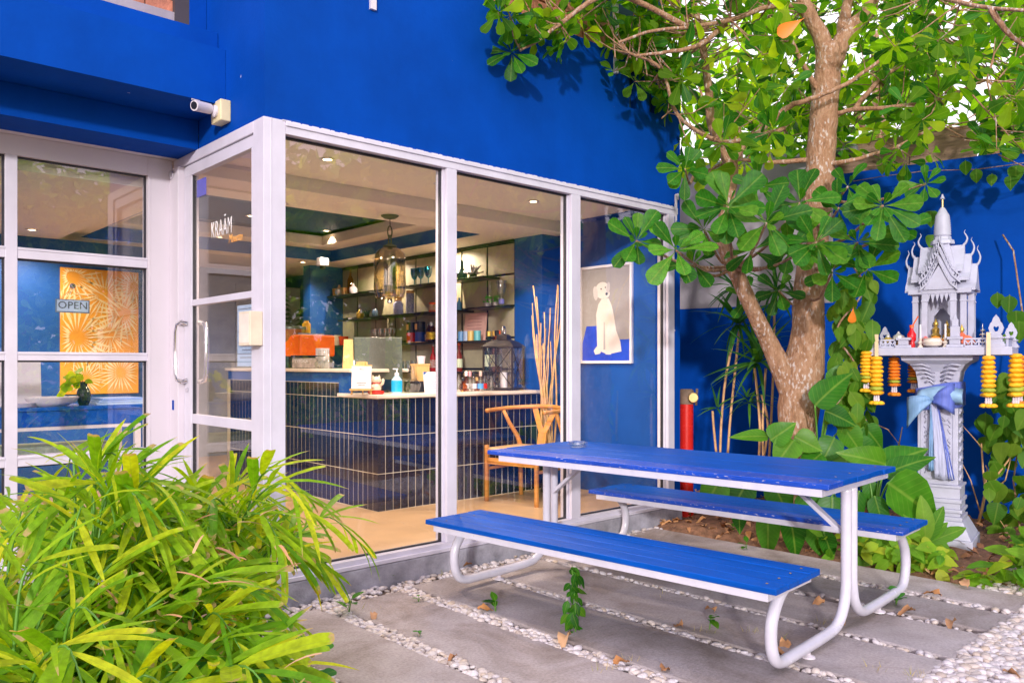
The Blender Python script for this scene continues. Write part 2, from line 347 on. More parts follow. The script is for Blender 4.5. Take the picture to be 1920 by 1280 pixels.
M['rust'] = pmat('rusty_iron', (.2, .13, .09), .7, var=.4, scale=20, bump=.4)
M['shrine'] = pmat('shrine_paint', (.47, .475, .60), .5, var=.1, scale=9, bump=.12, bscale=90)
M['gold'] = pmat('gold_leaf', (.85, .55, .12), .3, metal=.7, var=.2)
M['silver'] = pmat('silver_ware', (.75, .72, .68), .25, metal=.6)
M['paper'] = pmat('white_paper', (.78, .76, .84), .6, var=.03)
M['ink'] = pmat('grey_ink', (.10, .09, .12), .7)
M['cglass'] = glassmat('clear_glassware', (.90, .92, .92), gain=1.0, ior=2.1)
M['soil'] = pmat('leaf_litter_soil', (.22, .11, .065), .9, var=.5, scale=18, bump=1.0, bscale=70)
M['bark'] = None
# ------------------------------------------------------------ ground, gravel bed, soil, slabs
g = MB().box(-400, 400, -400, 400, -.6, -.085).build('ground', pmat('ground_earth', (.24, .18, .13), .9, var=.4, scale=3, bump=.6, bscale=25)); g['kind'] = 'structure'
gb = MB().box(-1.2, 5.46, .2, 4.2, -.08, -.045).build('gravel_bed', pmat('gravel_bed_base', (.30, .22, .17), .9, var=.45, scale=30, bump=1, bscale=90)); gb['kind'] = 'structure'
def soil_sheet():
    mb = MB(); nx, ny = 46, 60; x0, x1, y0, y1 = 5.42, 8.6, -2.2, 8.2
    for j in range(ny + 1):
        for i in range(nx + 1):
            x = x0 + (x1-x0)*i/nx; y = y0 + (y1-y0)*j/ny
            z = -.05 + .05*min(1, (x-x0)*5) + .018*math.sin(x*7.1+y*3)+.016*math.sin(y*9.3-x*4)+.012*RND.uniform(-1, 1)
            mb.v.append((x, y, z))
    for j in range(ny):
        for i in range(nx):
            a = j*(nx+1)+i; mb.f.append((a, a+1, a+nx+2, a+nx+1))
    return mb
so_ = soil_sheet().build('soil', M['soil'], smooth='all'); so_['kind'] = 'structure'
pav = thing('paving', None, None); pav['kind'] = 'structure'
SLABS = [(.62, 1.07), (1.18, 1.70), (1.79, 2.25), (2.335, 2.785), (2.875, 3.345), (3.425, 3.945), (4.02, 4.485), (4.565, 4.95), (5.03, 5.41)]
for i, (a, b) in enumerate(SLABS):
    y1 = [4.02, 4.05, 4.03, 4.03, 4.04, 4.08, 4.10, 4.07, 4.10][i]
    mb = MB(); n = 14
    ny = n; y0 = 1.355 + RND.uniform(-.012, .02)
    la = [a + RND.uniform(-.004, .004) for _ in range(ny+1)]; lb = [b + RND.uniform(-.004, .004) for _ in range(ny+1)]
    for z in (-.05, 0):
        for j in range(ny + 1):
            y = y0 + (y1-y0)*j/ny
            mb.v.append((la[j], y, z)); mb.v.append((lb[j], y, z))
    o2 = 2*(ny+1)
    for j in range(ny):
        k = 2*j
        mb.f += [(k, k+2, k+3, k+1), (o2+k, o2+k+1, o2+k+3, o2+k+2), (k, o2+k, o2+k+2, k+2), (k+1, k+3, o2+k+3, o2+k+1)]
    mb.f += [(0, 1, o2+1, o2), (2*ny, o2+2*ny, o2+2*ny+1, 2*ny+1)]
    o = mb.build('slab', M['slab'], pav, bevel=.009)
    o.location.z = RND.uniform(-.004, .003); o.rotation_euler = (RND.uniform(-.0015, .0015), 0, RND.uniform(-.003, .003))

# ------------------------------------------------------------ the cafe building
X0, Y0 = 2.02, 4.23       # glass corner
YL, YD = 5.58, 5.58       # plane of the left facade
XE = 5.81                 # right end of the glass front
ZT, ZG = 2.73, .14        # underside of the blue wall, floor level
caf = thing('cafe_building', 'blue painted cafe with white framed glass corner beside the paved yard', 'building')
B = M['blue']
def P(name, mb, mat, **k): return mb.build(name, mat, caf, **k)
# upper front wall above the glass (with a ragged brick top), side return, end wall
openings = [(5.20, 5.30), (5.47, 5.57)]
mb = MB()
mb.box(X0, 5.2, Y0, Y0+.2, ZT, 3.885)
mb.box(5.2, 5.3, Y0, Y0+.2, ZT, 3.47).box(5.3, 5.47, Y0, Y0+.2, ZT, 3.885).box(5.47, 5.57, Y0, Y0+.2, ZT, 3.49).box(5.57, 5.905, Y0, Y0+.2, ZT, 3.885)
P('upper_wall', mb, B)
P('upper_wall', MB().box(5.2, 5.57, Y0+.06, Y0+.19, 3.4, 3.88), M['ceil_blue'])
P('side_wall', MB().box(X0, X0+.2, Y0+.2, 5.04, ZT, 6.2).box(X0, X0+.2, 5.04, 5.58, 2.916, 6.2).box(X0, X0+.09, 5.04, 5.168, ZT, 2.916), B)
P('upper_wall', MB().box(X0, 3.2, Y0+.001, Y0+.2, 3.885, 6.2), B)
# bricks of the unfinished top
bm_ = [pmat('terracotta_brick_a', (.50, .19, .12), .85, var=.3, scale=12, bump=.5), pmat('terracotta_brick_b', (.42, .16, .10), .85, var=.3, scale=12, bump=.5)]
br = [MB().box(0, .20, 0, .12, 0, .075).mesh('brick') for _ in range(2)]
for k in (0, 1): br[k].materials.append(bm_[k])
for r in range(3):
    x = 3.205 + (r % 2)*.1
    while x < 5.75 - r*.05:
        o = inst(br[RND.randrange(2)], 'brick', caf, Matrix.Translation((x, Y0+.012+RND.uniform(0, .02), 3.888 + r*.085)) @ Matrix.Rotation(RND.uniform(-.02, .02), 4, 'Z'))
        x += .208
P('parapet', MB().box(3.2, 5.905, Y0+.15, Y0+.32, 3.88, 4.6), M['ceil_blue'])
P('bracket', MB().box(2.70, 2.74, Y0-.02, Y0+.02, 3.53, 3.75).box(5.0, 5.03, Y0-.03, Y0+.01, 3.70, 4.3), M['white2'])
# end wall on the right and its paint edge
P('end_wall', MB().box(XE+.004, 5.905, Y0, Y0+.198, -.08, ZT).box(5.862, 5.905, Y0+.198, 12, -.08, ZT).box(5.705, 5.905, Y0+.2, 12, ZT, 3.885), B)
# left facade: fascia, recess, lower beam
P('fascia', MB().box(-3, X0-.002, 4.75, 5.04, 2.915, 3.25), B)
P('fascia', MB().box(-3, X0-.004, 4.86, 5.04, 3.25, 3.385), B)
P('beam', MB().box(-3, X0-.002, 5.17, 5.5, ZT, 2.913), B)
P('beam', MB().box(-3, X0-.002, 5.042, 5.5, 2.915, 3.2), B)
P('upper_wall', MB().box(1.914, X0-.003, 5.04, 5.3, 3.2, 6).box(-3, 1.914, 5.04, 5.3, 4.4, 6), B)
P('window_post', MB().box(1.827, 1.914, 5.05, 5.2, 3.2, 4.4), pmat('dark_timber', (.06, .05, .06), .7))
P('concrete_sill', MB().box(-3, 1.827, 5.06, 5.25, 3.2, 3.52), M['greywall'])
x = -.6; k = 0
while x < 1.8:
    for r in range(6):
        o = inst(br[RND.randrange(2)], 'brick', caf, Matrix.Translation((x + (r % 2)*.05 - .02, 5.09, 3.525 + r*.085)))
    x += .208
# white soffit and header over the left facade and the door
P('soffit', MB().box(-3, X0-.002, 5.503, YL+.12, ZT+.002, ZT+.1), M['white2'])
P('header', MB().box(-3, 1.841, YL, YL+.1, 2.61, ZT), M['white2'])
# roof slabs so no sky light leaks inside
P('roof', MB().box(-3, 12, YL+.0, 12, 3.0, 3.1).box(X0+.2, 5.705, Y0+.2, YL, 3.0, 3.1), M['greywall'])
P('rear_wall', MB().box(-3, 6, 12.0, 12.2, -.08, 3.1), M['blue_in'])
P('side_wall', MB().box(-3.2, -3, YL, 12, -.08, 3.1), M['blue_in'])
# plinth and floor
P('plinth', MB().box(X0-.02, 5.9, Y0-.03, Y0+.14, -.3, .118), M['plinth'], bevel=.008)
P('plinth', MB().box(-3, X0, YL-.03, YL+.1, -.3, .118).box(X0-.02, X0+.1, Y0+.14, YL, -.3, .118), M['plinth'], bevel=.008)
P('interior_floor', MB().box(X0+.1, 5.83, Y0+.14, 12, -.3, ZG).box(-3, X0+.1, YL+.1, 12, -.3, ZG), M['floor'])
# ---- glass front frame
W = M['white']
fd0, fd1 = Y0-.012, Y0+.10
P('frame_rail', MB().box(X0+.12, XE, fd0, fd1, 2.655, ZT).box(X0+.12, XE, fd0-.01, fd0+.004, 2.70, ZT-.004), W, bevel=.003)
P('frame_rail', MB().box(X0+.12, XE, fd0, fd1, .121, .175).box(X0+.12, XE, fd0-.02, fd0+.002, .121, .145), W, bevel=.003)
P('corner_post', MB().box(X0-.012, X0+.12, fd0, Y0+.12, .121, ZT).box(X0+.03, X0+.035, fd0-.004, fd0+.01, .121, ZT), W, bevel=.004)
for a, b in ((3.294, 3.379), (4.499, 4.60), (5.72, XE)):
    P('mullion', MB().box(a, b, fd0+.001, Y0+.02, .175, 2.655).box(a-.012, b+.012, Y0+.021, fd1-.002, .175, 2.655), W, bevel=.003)
seal = pmat('black_seal', (.02, .02, .03), .5)
panes = ((X0+.12, 3.282), (3.391, 4.487), (4.612, 5.708))
for a, b in panes:
    P('pane', MB().box(a, b, Y0+.045, Y0+.051, .175, 2.655), M['glass'])
    P('seal', MB().box(a, b, Y0+.036, Y0+.06, 2.643, 2.6551).box(a, b, Y0+.036, Y0+.06, .1749, .184).box(b-.008, b+.0005, Y0+.036, Y0+.06, .184, 2.643), seal)
# ---- left facade windows
xs_col = [(-3.0, -2.9), (-1.70, -1.64), (-.62, -.555), (.205, .27), (1.026, 1.09), (1.841, 2.02)]
zrows = [(.2, .737), (.80, 1.377), (1.43, 1.993), (2.06, 2.61)]
mbf = MB()
for a, b in xs_col[:-1]: mbf.box(a, b, YL, YL+.09, .12, 2.61)
P('window_frame', mbf, W, bevel=.003)
P('door_jamb', MB().box(1.841, 2.0, YL-.005, YL+.1, .12, ZT).box(1.855, 1.858, YL-.008, YL, .12, 2.6), M['white2'], bevel=.004)
for i in range(len(xs_col)-1):
    a = xs_col[i][1]; b = xs_col[i+1][0]
    for z0, z1 in ((.12, .2), (.737, .80), (1.377, 1.43), (1.993, 2.06)): P('glazing_bar', MB().box(a, b, YL+.004, YL+.086, z0, z1).box(a, b, YL-.002, YL+.0045, z1-.016, z1-.002), W, bevel=.002)
    for z0, z1 in zrows:
        P('pane', MB().box(a, b, YL+.04, YL+.046, z0, z1), M['glass'])
        P('seal', MB().box(a, b, YL+.03, YL+.052, z1-.01, z1+.0005).box(b-.01, b+.0005, YL+.03, YL+.052, z0, z1-.01), seal)
# ---- door in the side of the glass corner (plane X = X0)
dj = P('door_head', MB().box(X0-.012, X0+.10, Y0+.12, YL, 2.665, ZT), W, bevel=.003)
P('door_post', MB().box(X0-.04, X0+.10, 5.42, YL-.006, .12, 2.665), M['white2'], bevel=.004)
door = bpy.data.objects.new('door', None); COL.objects.link(door); door.parent = caf
yA, yB = Y0+.125, 5.415
fr = MB().box(X0, X0+.045, yA, yB, 2.59, 2.66).box(X0, X0+.045, yA, yB, .13, .25)
fr.box(X0, X0+.045, yA, yA+.045, .25, 2.59).box(X0, X0+.045, yB-.115, yB, .25, 2.59)
fr.box(X0+.003, X0+.042, yA+.045, yB-.115, 1.735, 1.775).box(X0+.003, X0+.042, yA+.045, yB-.115, .97, 1.03)
fr.build('door_frame', W, door, bevel=.003)
for z0, z1 in ((1.775, 2.59), (1.03, 1.735), (.25, .97)):
    MB().box(X0+.02, X0+.026, yA+.045, yB-.115, z0, z1).build('pane', M['glass'], door)
    MB().box(X0+.012, X0+.034, yB-.122, yB-.115, z0, z1).build('seal', seal, door)
for sx in (-1, 1):
    xb = X0 + (0 if sx < 0 else .045); xo = xb + sx*.06; yh = 5.35
    hp = []
    z0, z1 = 1.25, 1.62
    for k in range(7):
        a = math.pi/2*k/6; hp.append((xb + (xo-xb)*math.sin(a), yh, z1 - .0 + .03*math.sin(a)*0 - .05*(1-math.cos(a))))
    hp = [(xb, yh, z1)] + [(xb + (xo-xb)*math.sin(math.pi/2*k/5), yh, z1 - .06*(1-math.cos(math.pi/2*k/5))) for k in range(1, 6)]
    hp += [(xo, yh, z0 + .06)] + [(xb + (xo-xb)*math.cos(math.pi/2*k/5), yh, z0 + .06*(1-math.sin(math.pi/2*k/5))) for k in range(1, 6)]
    hp = [(p[0], yh + (-.07 if sx > 0 else .0), p[2]) for p in hp]
    # D handle lies along the stile: spread it in Y so it reads as a loop
    loop = []
    for (a, zz) in [(0, z1), (.03, z1+.012), (.085, z1+.0), (.11, z1-.05), (.115, (z0+z1)/2), (.11, z0+.05), (.085, z0), (.03, z0-.012), (0, z0)]:
        loop.append((xb + sx*.035*min(1, a/.04), 5.355 + (a - .0 if sx < 0 else -a), zz))
    MB().tube(loop, .0155, 10).build('handle', M['chrome'], door, smooth=True)
lk_ = MB().lathe([(.03, 0), (.03, .012), (.02, .018)], n=16); lk_.xf(basis((X0-.041, 5.52, 2.625), (0, -1, 0), (0, 0, 1)))
lk_.build('door_pivot', M['chrome'], caf, smooth=True)
lk2 = MB().lathe([(.016, 0), (.016, .01)], n=14); lk2.xf(basis((X0-.001, 5.35, 1.185), (0, -1, 0), (0, 0, 1))); lk2.build('lock', M['chrome'], door, smooth=True)
MB().box(X0-.046, X0-.040, 5.49, 5.51, 1.05, 1.115).build('sticker', M['blue'], caf)
# lettering on the glass of the door
Md = lambda y, z: basis((X0+.018, y, z), (0, -1, 0), (0, 0, 1))
lp = atx(412, 427, X0)
wl = pmat('white_vinyl', (.85, .84, .9), .5, emit=None); ol = pmat('orange_vinyl', (.85, .42, .12), .5)
text('KRA\u00c3M', 'lettering', wl, door, Md(lp.y+.02, lp.z), size=.15, xs=.58, space=1.12, thin=.016)
l2 = atx(433, 432, X0); text('Mouette', 'lettering', ol, door, Md(l2.y-.02, l2.z-.045), size=.075, xs=.75, shear=.35, thin=.014)
st = atx(372, 350, X0); MB().box(X0+.014, X0+.019, st.y-.08, st.y+.06, st.z-.06, st.z+.05).build('sticker', pmat('violet_sticker', (.12, .12, .55), .4), door)
# white paint smears at the far end of the glass head
sm = MB()
for k in range(14):
    x = 5.815 + RND.uniform(0, .05); z = 2.62 + RND.uniform(0, .25); sm.box(x, x+RND.uniform(.01, .03), Y0-.003-.0004*k, Y0-.002-.0004*k+.001, z-RND.uniform(.03, .1), z+.02)
P('paint_smear', sm, M['white2'])
# flaked plaster along the head of the frame
fl = MB()
for k in range(60):
    x = X0 + .1 + 3.7*k/60; fl.box(x, x+RND.uniform(.02, .06), fd0-.004, fd0+.014, ZT-.003, ZT+RND.uniform(.0, .003))
P('plaster_edge', fl, M['white2'])
# interior: ceiling with a dropped beam and a recessed tray
C = M['cream']
P('ceiling', MB().box(X0+.1, 5.81, Y0+.1, 5.45, 2.742, 2.9), C)
P('ceiling_beam', MB().box(X0+.1, 5.81, 5.452, 5.75, 2.64, 2.9), C, bevel=.004)
tx0, tx1, ty0, ty1 = 2.3, 5.17, 6.07, 8.97
P('ceiling', MB().box(X0-.0, 5.81, 5.752, ty0, 2.64, 2.9).box(X0, 5.81, ty1, 12, 2.64, 2.9).box(tx1, 5.81, ty0, ty1, 2.64, 2.9).box(X0, tx0, ty0, ty1, 2.64, 2.9).box(-3, X0-.002, YL+.13, 12, 2.55, 2.9), C)
rim = MB().box(tx0, tx1, ty0, ty0+.01, 2.642, 2.78).box(tx0, tx1, ty1-.01, ty1, 2.642, 2.78).box(tx1-.01, tx1, ty0+.01, ty1-.01, 2.642, 2.78).box(tx0, tx0+.01, ty0+.01, ty1-.01, 2.642, 2.78)
P('tray_rim', rim, M['blue_in'])
r2 = .30
P('tray_cove', MB().box(tx0, tx1, ty0, ty0+r2, 2.782, 2.90).box(tx0, tx1, ty1-r2, ty1, 2.782, 2.90).box(tx1-r2, tx1, ty0+r2, ty1-r2, 2.782, 2.90).box(tx0, tx0+r2, ty0+r2, ty1-r2, 2.782, 2.90), C, bevel=.01)
P('tray_ceiling', MB().box(tx0+r2, tx1-r2, ty0+r2, ty1-r2, 2.93, 2.97), M['ceil_blue'])
# interior walls
P('interior_wall', MB().box(5.832, 5.86, Y0+.2, 5.65, ZG, 2.74), M['blue_in'])           # behind the dog picture
P('pillar', MB().box(5.60, 5.831, 5.65, 6.05, ZG, 2.64), M['blue_in'])
P('interior_wall', MB().box(5.62, 5.70, 6.05, 12, ZG, 2.64), M['blue_in'])
P('interior_wall', MB().box(5.12, 5.62, 9.42, 9.6, ZG, 2.64), M['blue_in'])
P('interior_wall', MB().box(-3, 2.95, 8.6, 8.7, ZG, 2.55), M['blue_in'])
P('interior_wall', MB().box(2.95, 5.12, 10.6, 10.7, ZG, 2.64), pmat('grey_mural_wall', (.35, .37, .40), .6, var=.3, scale=2))
# mirrored panels behind the bar, each one a piece
mp = MB().box(-.010, -.001, .012, .416, .010, .314).mesh('mirror_panel'); mp.materials.append(M['mirror'])
ys = [6.05 + .43*i for i in range(8)]; zs = [2.285 - .326*i for i in range(5)]
P('mirror_backing', MB().box(5.612, 5.6205, 6.052, 9.42, .9, 2.64), M['black'])
for y in ys:
    if y > 9.1: continue
    for z in zs:
        o = inst(mp, 'mirror_panel', caf, Matrix.Translation((5.611, y, z)) @ Matrix.Rotation(RND.uniform(-.006, .006), 4, 'Z'))
        m = o.modifiers.new('b', 'BEVEL'); m.width = .004; m.segments = 2
P('shelf_rail', MB().box(5.585, 5.611, 6.052, 9.42, 2.612, 2.638), M['black'])
# downlights (lit), then added fill lights
em = pmat('lamp_diffuser', (1, .85, .6), .5, emit=((1, .72, .40), 14)); trim = M['white2']
def downlight(p, label, power=95, ang=150):
    t = thing('downlight', label, 'ceiling light', p, 0, 'round recessed ceiling lights')
    MB().lathe([(.030, -.001), (.052, -.002), (.054, -.007), (.032, -.008), (.030, -.001)], n=24, capb=False, capt=False).build('trim_ring', trim, t, smooth=True)
    MB().lathe([(.0295, -.004), (.0295, 0)], n=20).build('diffuser', em, t)
    l = bpy.data.lights.new('bulb', 'SPOT'); l.energy = power; l.color = (1, .80, .58); l.spot_size = rad(ang); l.spot_blend = .6; l.shadow_soft_size = .03
    lo = bpy.data.objects.new('bulb', l); COL.objects.link(lo); lo.parent = t; lo.location = (0, 0, -.02)
    return t
downlight(atz(614, 298, 2.741), 'lit round ceiling light above the left pane of the glass front')
downlight(atz(826, 343, 2.741), 'lit round ceiling light beside the top of the first mullion')
downlight(atz(1000, 377, 2.741), 'lit round ceiling light above the middle pane by the picture wall')
downlight(atz(612, 432, 2.929), 'lit round light in the dark blue ceiling recess', 60, 100)
downlight(atz(470, 404, 2.929), 'lit round light seen through the door glass in the blue recess', 60, 100)
downlight(atz(232, 463, 2.549), 'lit round ceiling light above the gold starburst panel', 55)
downlight(atz(60, 430, 2.549), 'lit round ceiling light in the left room behind the frame bar', 70)
downlight((5.40, 7.0, 2.639), 'added round fill light in the cream ceiling above the bar shelves', 80, 165)  # extra downlight added to brighten the shelf wall
downlight((5.40, 8.3, 2.639), 'added round fill light in the cream ceiling near the rear of the shelves', 80, 165)  # second added downlight, lifts the rear shelves
downlight((3.0, 5.98, 2.639), 'added round fill light over the floor just behind the glass corner', 90)  # added to brighten the room behind the glass corner
downlight((4.9, 9.2, 2.639), 'added round fill light in front of the blue stub wall', 40, 120)  # added to lighten the rear of the bar
downlight((1.0, 7.4, 2.549), 'added round fill light deep in the left room', 120)  # added because the left room came out dark
# paper sun light panels: none
# ------------------------------------------------------------ picnic table
pt = thing('picnic_table', 'blue plank picnic table with white bent tube legs and two attached benches', 'picnic table', (3.58, 1.74, 0), rad(4.3))
TB, TW = M['tblue'], M['twhite']
wear = pmat('worn_blue_edge', (.0035, .06, .45), .4, var=.2, scale=5, bump=.15, bscale=30, stretch=(5, .8, 5), chips=.66, chipcol=(.55, .5, .6))
def planks(x0, x1, y0, y1, z, n, th=.028, name='plank', edge=True):
    wd = (x1-x0)/n
    for i in range(n):
        d0, d1 = RND.uniform(-.006, .006), RND.uniform(-.006, .006)
        MB().box(x0+i*wd+.0018, x0+(i+1)*wd-.0018, y0+d0, y1+d1, z-th, z+RND.uniform(-.0012, .0012)).build(name, wear if (i == 0 and edge) else TB, pt, bevel=.004)
planks(0, .915, 0, 2.22, .80, 5, name='table_plank')
planks(-.572, -.118, -.01, 2.16, .437, 4, name='bench_plank', edge=False)
planks(1.0, 1.45, -.01, 2.16, .437, 4, name='bench_plank')
def rim(x0, x1, y0, y1, z, w=.03, h=.034):
    return MB().box(x0, x0+w, y0, y1, z-h, z).box(x1-w, x1, y0, y1, z-h, z).box(x0+w, x1-w, y0, y0+w, z-h, z).box(x0+w, x1-w, y1-w, y1, z-h, z).box(x0+w, x1-w, y0+.68, y0+.72, z-h, z-.001).box(x0+w, x1-w, y1-.72, y1-.68, z-h, z-.001)
rim(.006, .905, .035, 2.12, .7715, h=.036).build('table_frame', TW, pt, bevel=.002)
rim(-.564, -.128, .028, 2.10, .4085).build('bench_frame', TW, pt, bevel=.002)
rim(1.008, 1.442, .028, 2.10, .4085).build('bench_frame', TW, pt, bevel=.002)
def smooth_path(pts, n=5):
    pts = [Vector(p) for p in pts]; out = []
    for i in range(len(pts)-1):
        p0 = pts[max(i-1, 0)]; p1 = pts[i]; p2 = pts[i+1]; p3 = pts[min(i+2, len(pts)-1)]
        for k in range(n):
            t = k/n; out.append(.5*((2*p1)+(-p0+p2)*t+(2*p0-5*p1+4*p2-p3)*t*t+(-p0+3*p1-3*p2+p3)*t**3))
    out.append(pts[-1]); return out
for y0 in (.075, 2.06):
    sgn = 1 if y0 < 1 else -1
    u1 = [(-.30, .378), (-.365, .34), (-.425, .26), (-.435, .17), (-.405, .09), (-.34, .058), (-.22, .054), (.17, .054), (.30, .075), (.375, .14), (.405, .23), (.41, .32), (.41, .55), (.41, .737)]
    MB().tube(smooth_path([(x, y0, z) for x, z in u1]), .0265, 14).build('leg', TW, pt, smooth='all')
    u2 = [(.485 + (.41 - x), z) for x, z in u1]
    u2 = [(.487, .737), (.487, .55), (.487, .32), (.492, .23), (.522, .14), (.597, .075), (.73, .054), (1.10, .054), (1.23, .058), (1.295, .09), (1.325, .17), (1.315, .26), (1.255, .34), (1.19, .378)]
    MB().tube(smooth_path([(x, y0, z) for x, z in u2]), .0265, 14).build('leg', TW, pt, smooth='all')
    MB().bar((.449, y0+sgn*.035, .50), (.449, y0+sgn*.33, .738), .045, .02).build('brace', TW, pt, bevel=.002)
    MB().box(.36, .54, y0-.03, y0+.03, .7335, .7375).build('bracket', TW, pt)
    bl = MB()
    for bx_, bz_ in ((-.34, .80-.39), (-.34, .80-.39)): pass
    for xx in [.09+.183*k for k in range(5)]: bl.lathe([(.006, .8012), (.005, .8030)], (xx, y0+.0, 0), 8)
    for xx in [-.515+.1135*k for k in range(4)] + [1.056+.1125*k for k in range(4)]: bl.lathe([(.006, .4382), (.005, .4400)], (xx, y0-.02, 0), 8)
    b_ = bl.build('screw_heads', M['rust'], pt); b_['kind'] = 'stuff'
    for x in (-.16, -.02+.0, .95) if False else (-.05, .88):
        MB().lathe([(.032, .001), (.030, .008), (.014, .014), (.010, .018), (.010, .032)], (x, y0, 0), 14).build('foot', M['white2'], pt, smooth=True)
pt['label'] = 'blue plank picnic table with white bent tube legs and two attached benches'
# ------------------------------------------------------------ ashtray
ap = atz(1084, 838, .80)
at_ = thing('ashtray', 'round clear glass ashtray on the far end of the blue table', 'ashtray', (ap.x, ap.y, .8015))
MB().lathe([(.0, .0), (.050, 0), (.056, .004), (.062, .030), (.058, .034), (.050, .030), (.046, .012), (.02, .008), (.0, .008)], n=28, fn=lambda a, i: 1 + (.012*math.cos(a*14) if 2 <= i <= 3 else 0), capb=False, capt=False).build('bowl', M['cglass'], at_, smooth='all')
for k in range(3):
    a = k*2.1; MB().tube([(.045*math.cos(a), .045*math.sin(a), .031), (.064*math.cos(a), .064*math.sin(a), .033)], .005, 8).build('rest', M['cglass'], at_, smooth='all')
# ------------------------------------------------------------ wall camera on its box
cp = atx(423, 215, X0)
jb = thing('wall_camera', 'white bullet camera on a cream box at the corner of the blue wall', 'security camera', (X0, cp.y-.005, cp.z))
MB().box(-.065, -.0005, -.075, .065, -.062, .065).build('back_box', pmat('cream_plastic', (.72, .62, .38), .45), jb, bevel=.006)
MB().box(-.0655, -.064, .066, .067, -.03, .03).build('seam', M['ink'], jb)
mbc = MB().lathe([(.036, 0), (.036, .012), (.02, .02)], n=20); mbc.xf(basis((-.066, -.01, 0), (0, -1, 0), (0, 0, 1)) @ Matrix.Rotation(math.pi, 4, 'X') @ Matrix.Translation((0, 0, -.0)))
mbc.v = [(-.066 - abs(v[0]+.066), v[1], v[2]) for v in mbc.v]; mbc.build('mount', M['white2'], jb, smooth=True)
MB().tube([(-.08, -.01, 0), (-.10, -.01, .005), (-.112, -.005, .01)], .011, 10).build('arm', M['white2'], jb, smooth='all')
cb = MB().tube([(-.098, .0, .012), (-.15, -.020, .006), (-.208, -.045, -.002)], [.030, .031, .031], 20); cb.build('body', M['white2'], jb, smooth=True)
MB().tube([(-.2085, -.0452, -.002), (-.212, -.0468, -.0025)], .022, 18).build('lens', pmat('dark_lens', (.02, .02, .03), .08), jb, smooth=True)
MB().tube([(-.17, -.0285, .036), (-.225, -.052, .030)], .004, 6).build('visor', M['white2'], jb)
# ------------------------------------------------------------ cream box on the door post
bp_ = atx(497, 614, X0)
kb = thing('intercom_box', 'cream metal key box fixed to the corner post beside the door', 'wall box', (X0-.013, Y0+.03, bp_.z-.005))
MB().box(-.075, 0, -.035, .11, -.095, .095).build('case', pmat('cream_enamel', (.74, .63, .50), .4), kb, bevel=.004)
MB().box(-.078, -.0755, -.025, .10, -.08, .08).build('cover', pmat('cream_enamel_light', (.78, .70, .62), .4), kb, bevel=.001)
MB().box(-.02, -.012, .1105, .116, -.01, .02).build('latch', M['chrome'], kb)
# notices on the inside of the door glass
np_ = atx(455, 622, X0)
nt_ = tag(MB().box(X0+.028, X0+.0295, Y0+.19, Y0+.42, np_.z-.20, np_.z+.16).build('notice_sheet', pmat('pale_blue_sheet', (.45, .58, .78), .5)), 'pale blue printed notice taped inside the door glass', 'notice')
lm = MB()
for k in range(14): lm.box(X0+.0265, X0+.0275, Y0+.21, Y0+.41-(k % 3)*.03, np_.z+.135-k*.022, np_.z+.139-k*.022)
lm.build('print_line', M['ink'], nt_)
# ------------------------------------------------------------ OPEN sign
op = aty(136, 574, YL+.06)
os_ = thing('open_sign', 'small OPEN board hanging by a string behind the left glass', 'sign', (op.x, YL+.058, op.z))
MB().box(-.098, .098, -.004, .004, -.042, .042).build('border', pmat('sign_edge', (.12, .16, .24), .5), os_, bevel=.002)
MB().box(-.090, .090, -.0065, -.0045, -.034, .036).build('board', pmat('sign_face', (.38, .47, .62), .5), os_)
text('OPEN', 'lettering', pmat('sign_ink', (.06, .06, .09), .5), os_, basis((0, -.0075, .003), (1, 0, 0), (0, 0, 1)), size=.064, ext=.0006, space=1.05)
MB().tube([(-.065, 0, .042), (0, 0, .125), (.065, 0, .042)], .0025, 6).build('string', M['twig'], os_)
hk = MB().lathe([(.018, 0), (.014, .008), (.006, .018)], n=14); hk.xf(basis((0, .0, .128), (1, 0, 0), (0, 0, 1))); hk.build('suction_hook', M['chrome'], os_, smooth=True)
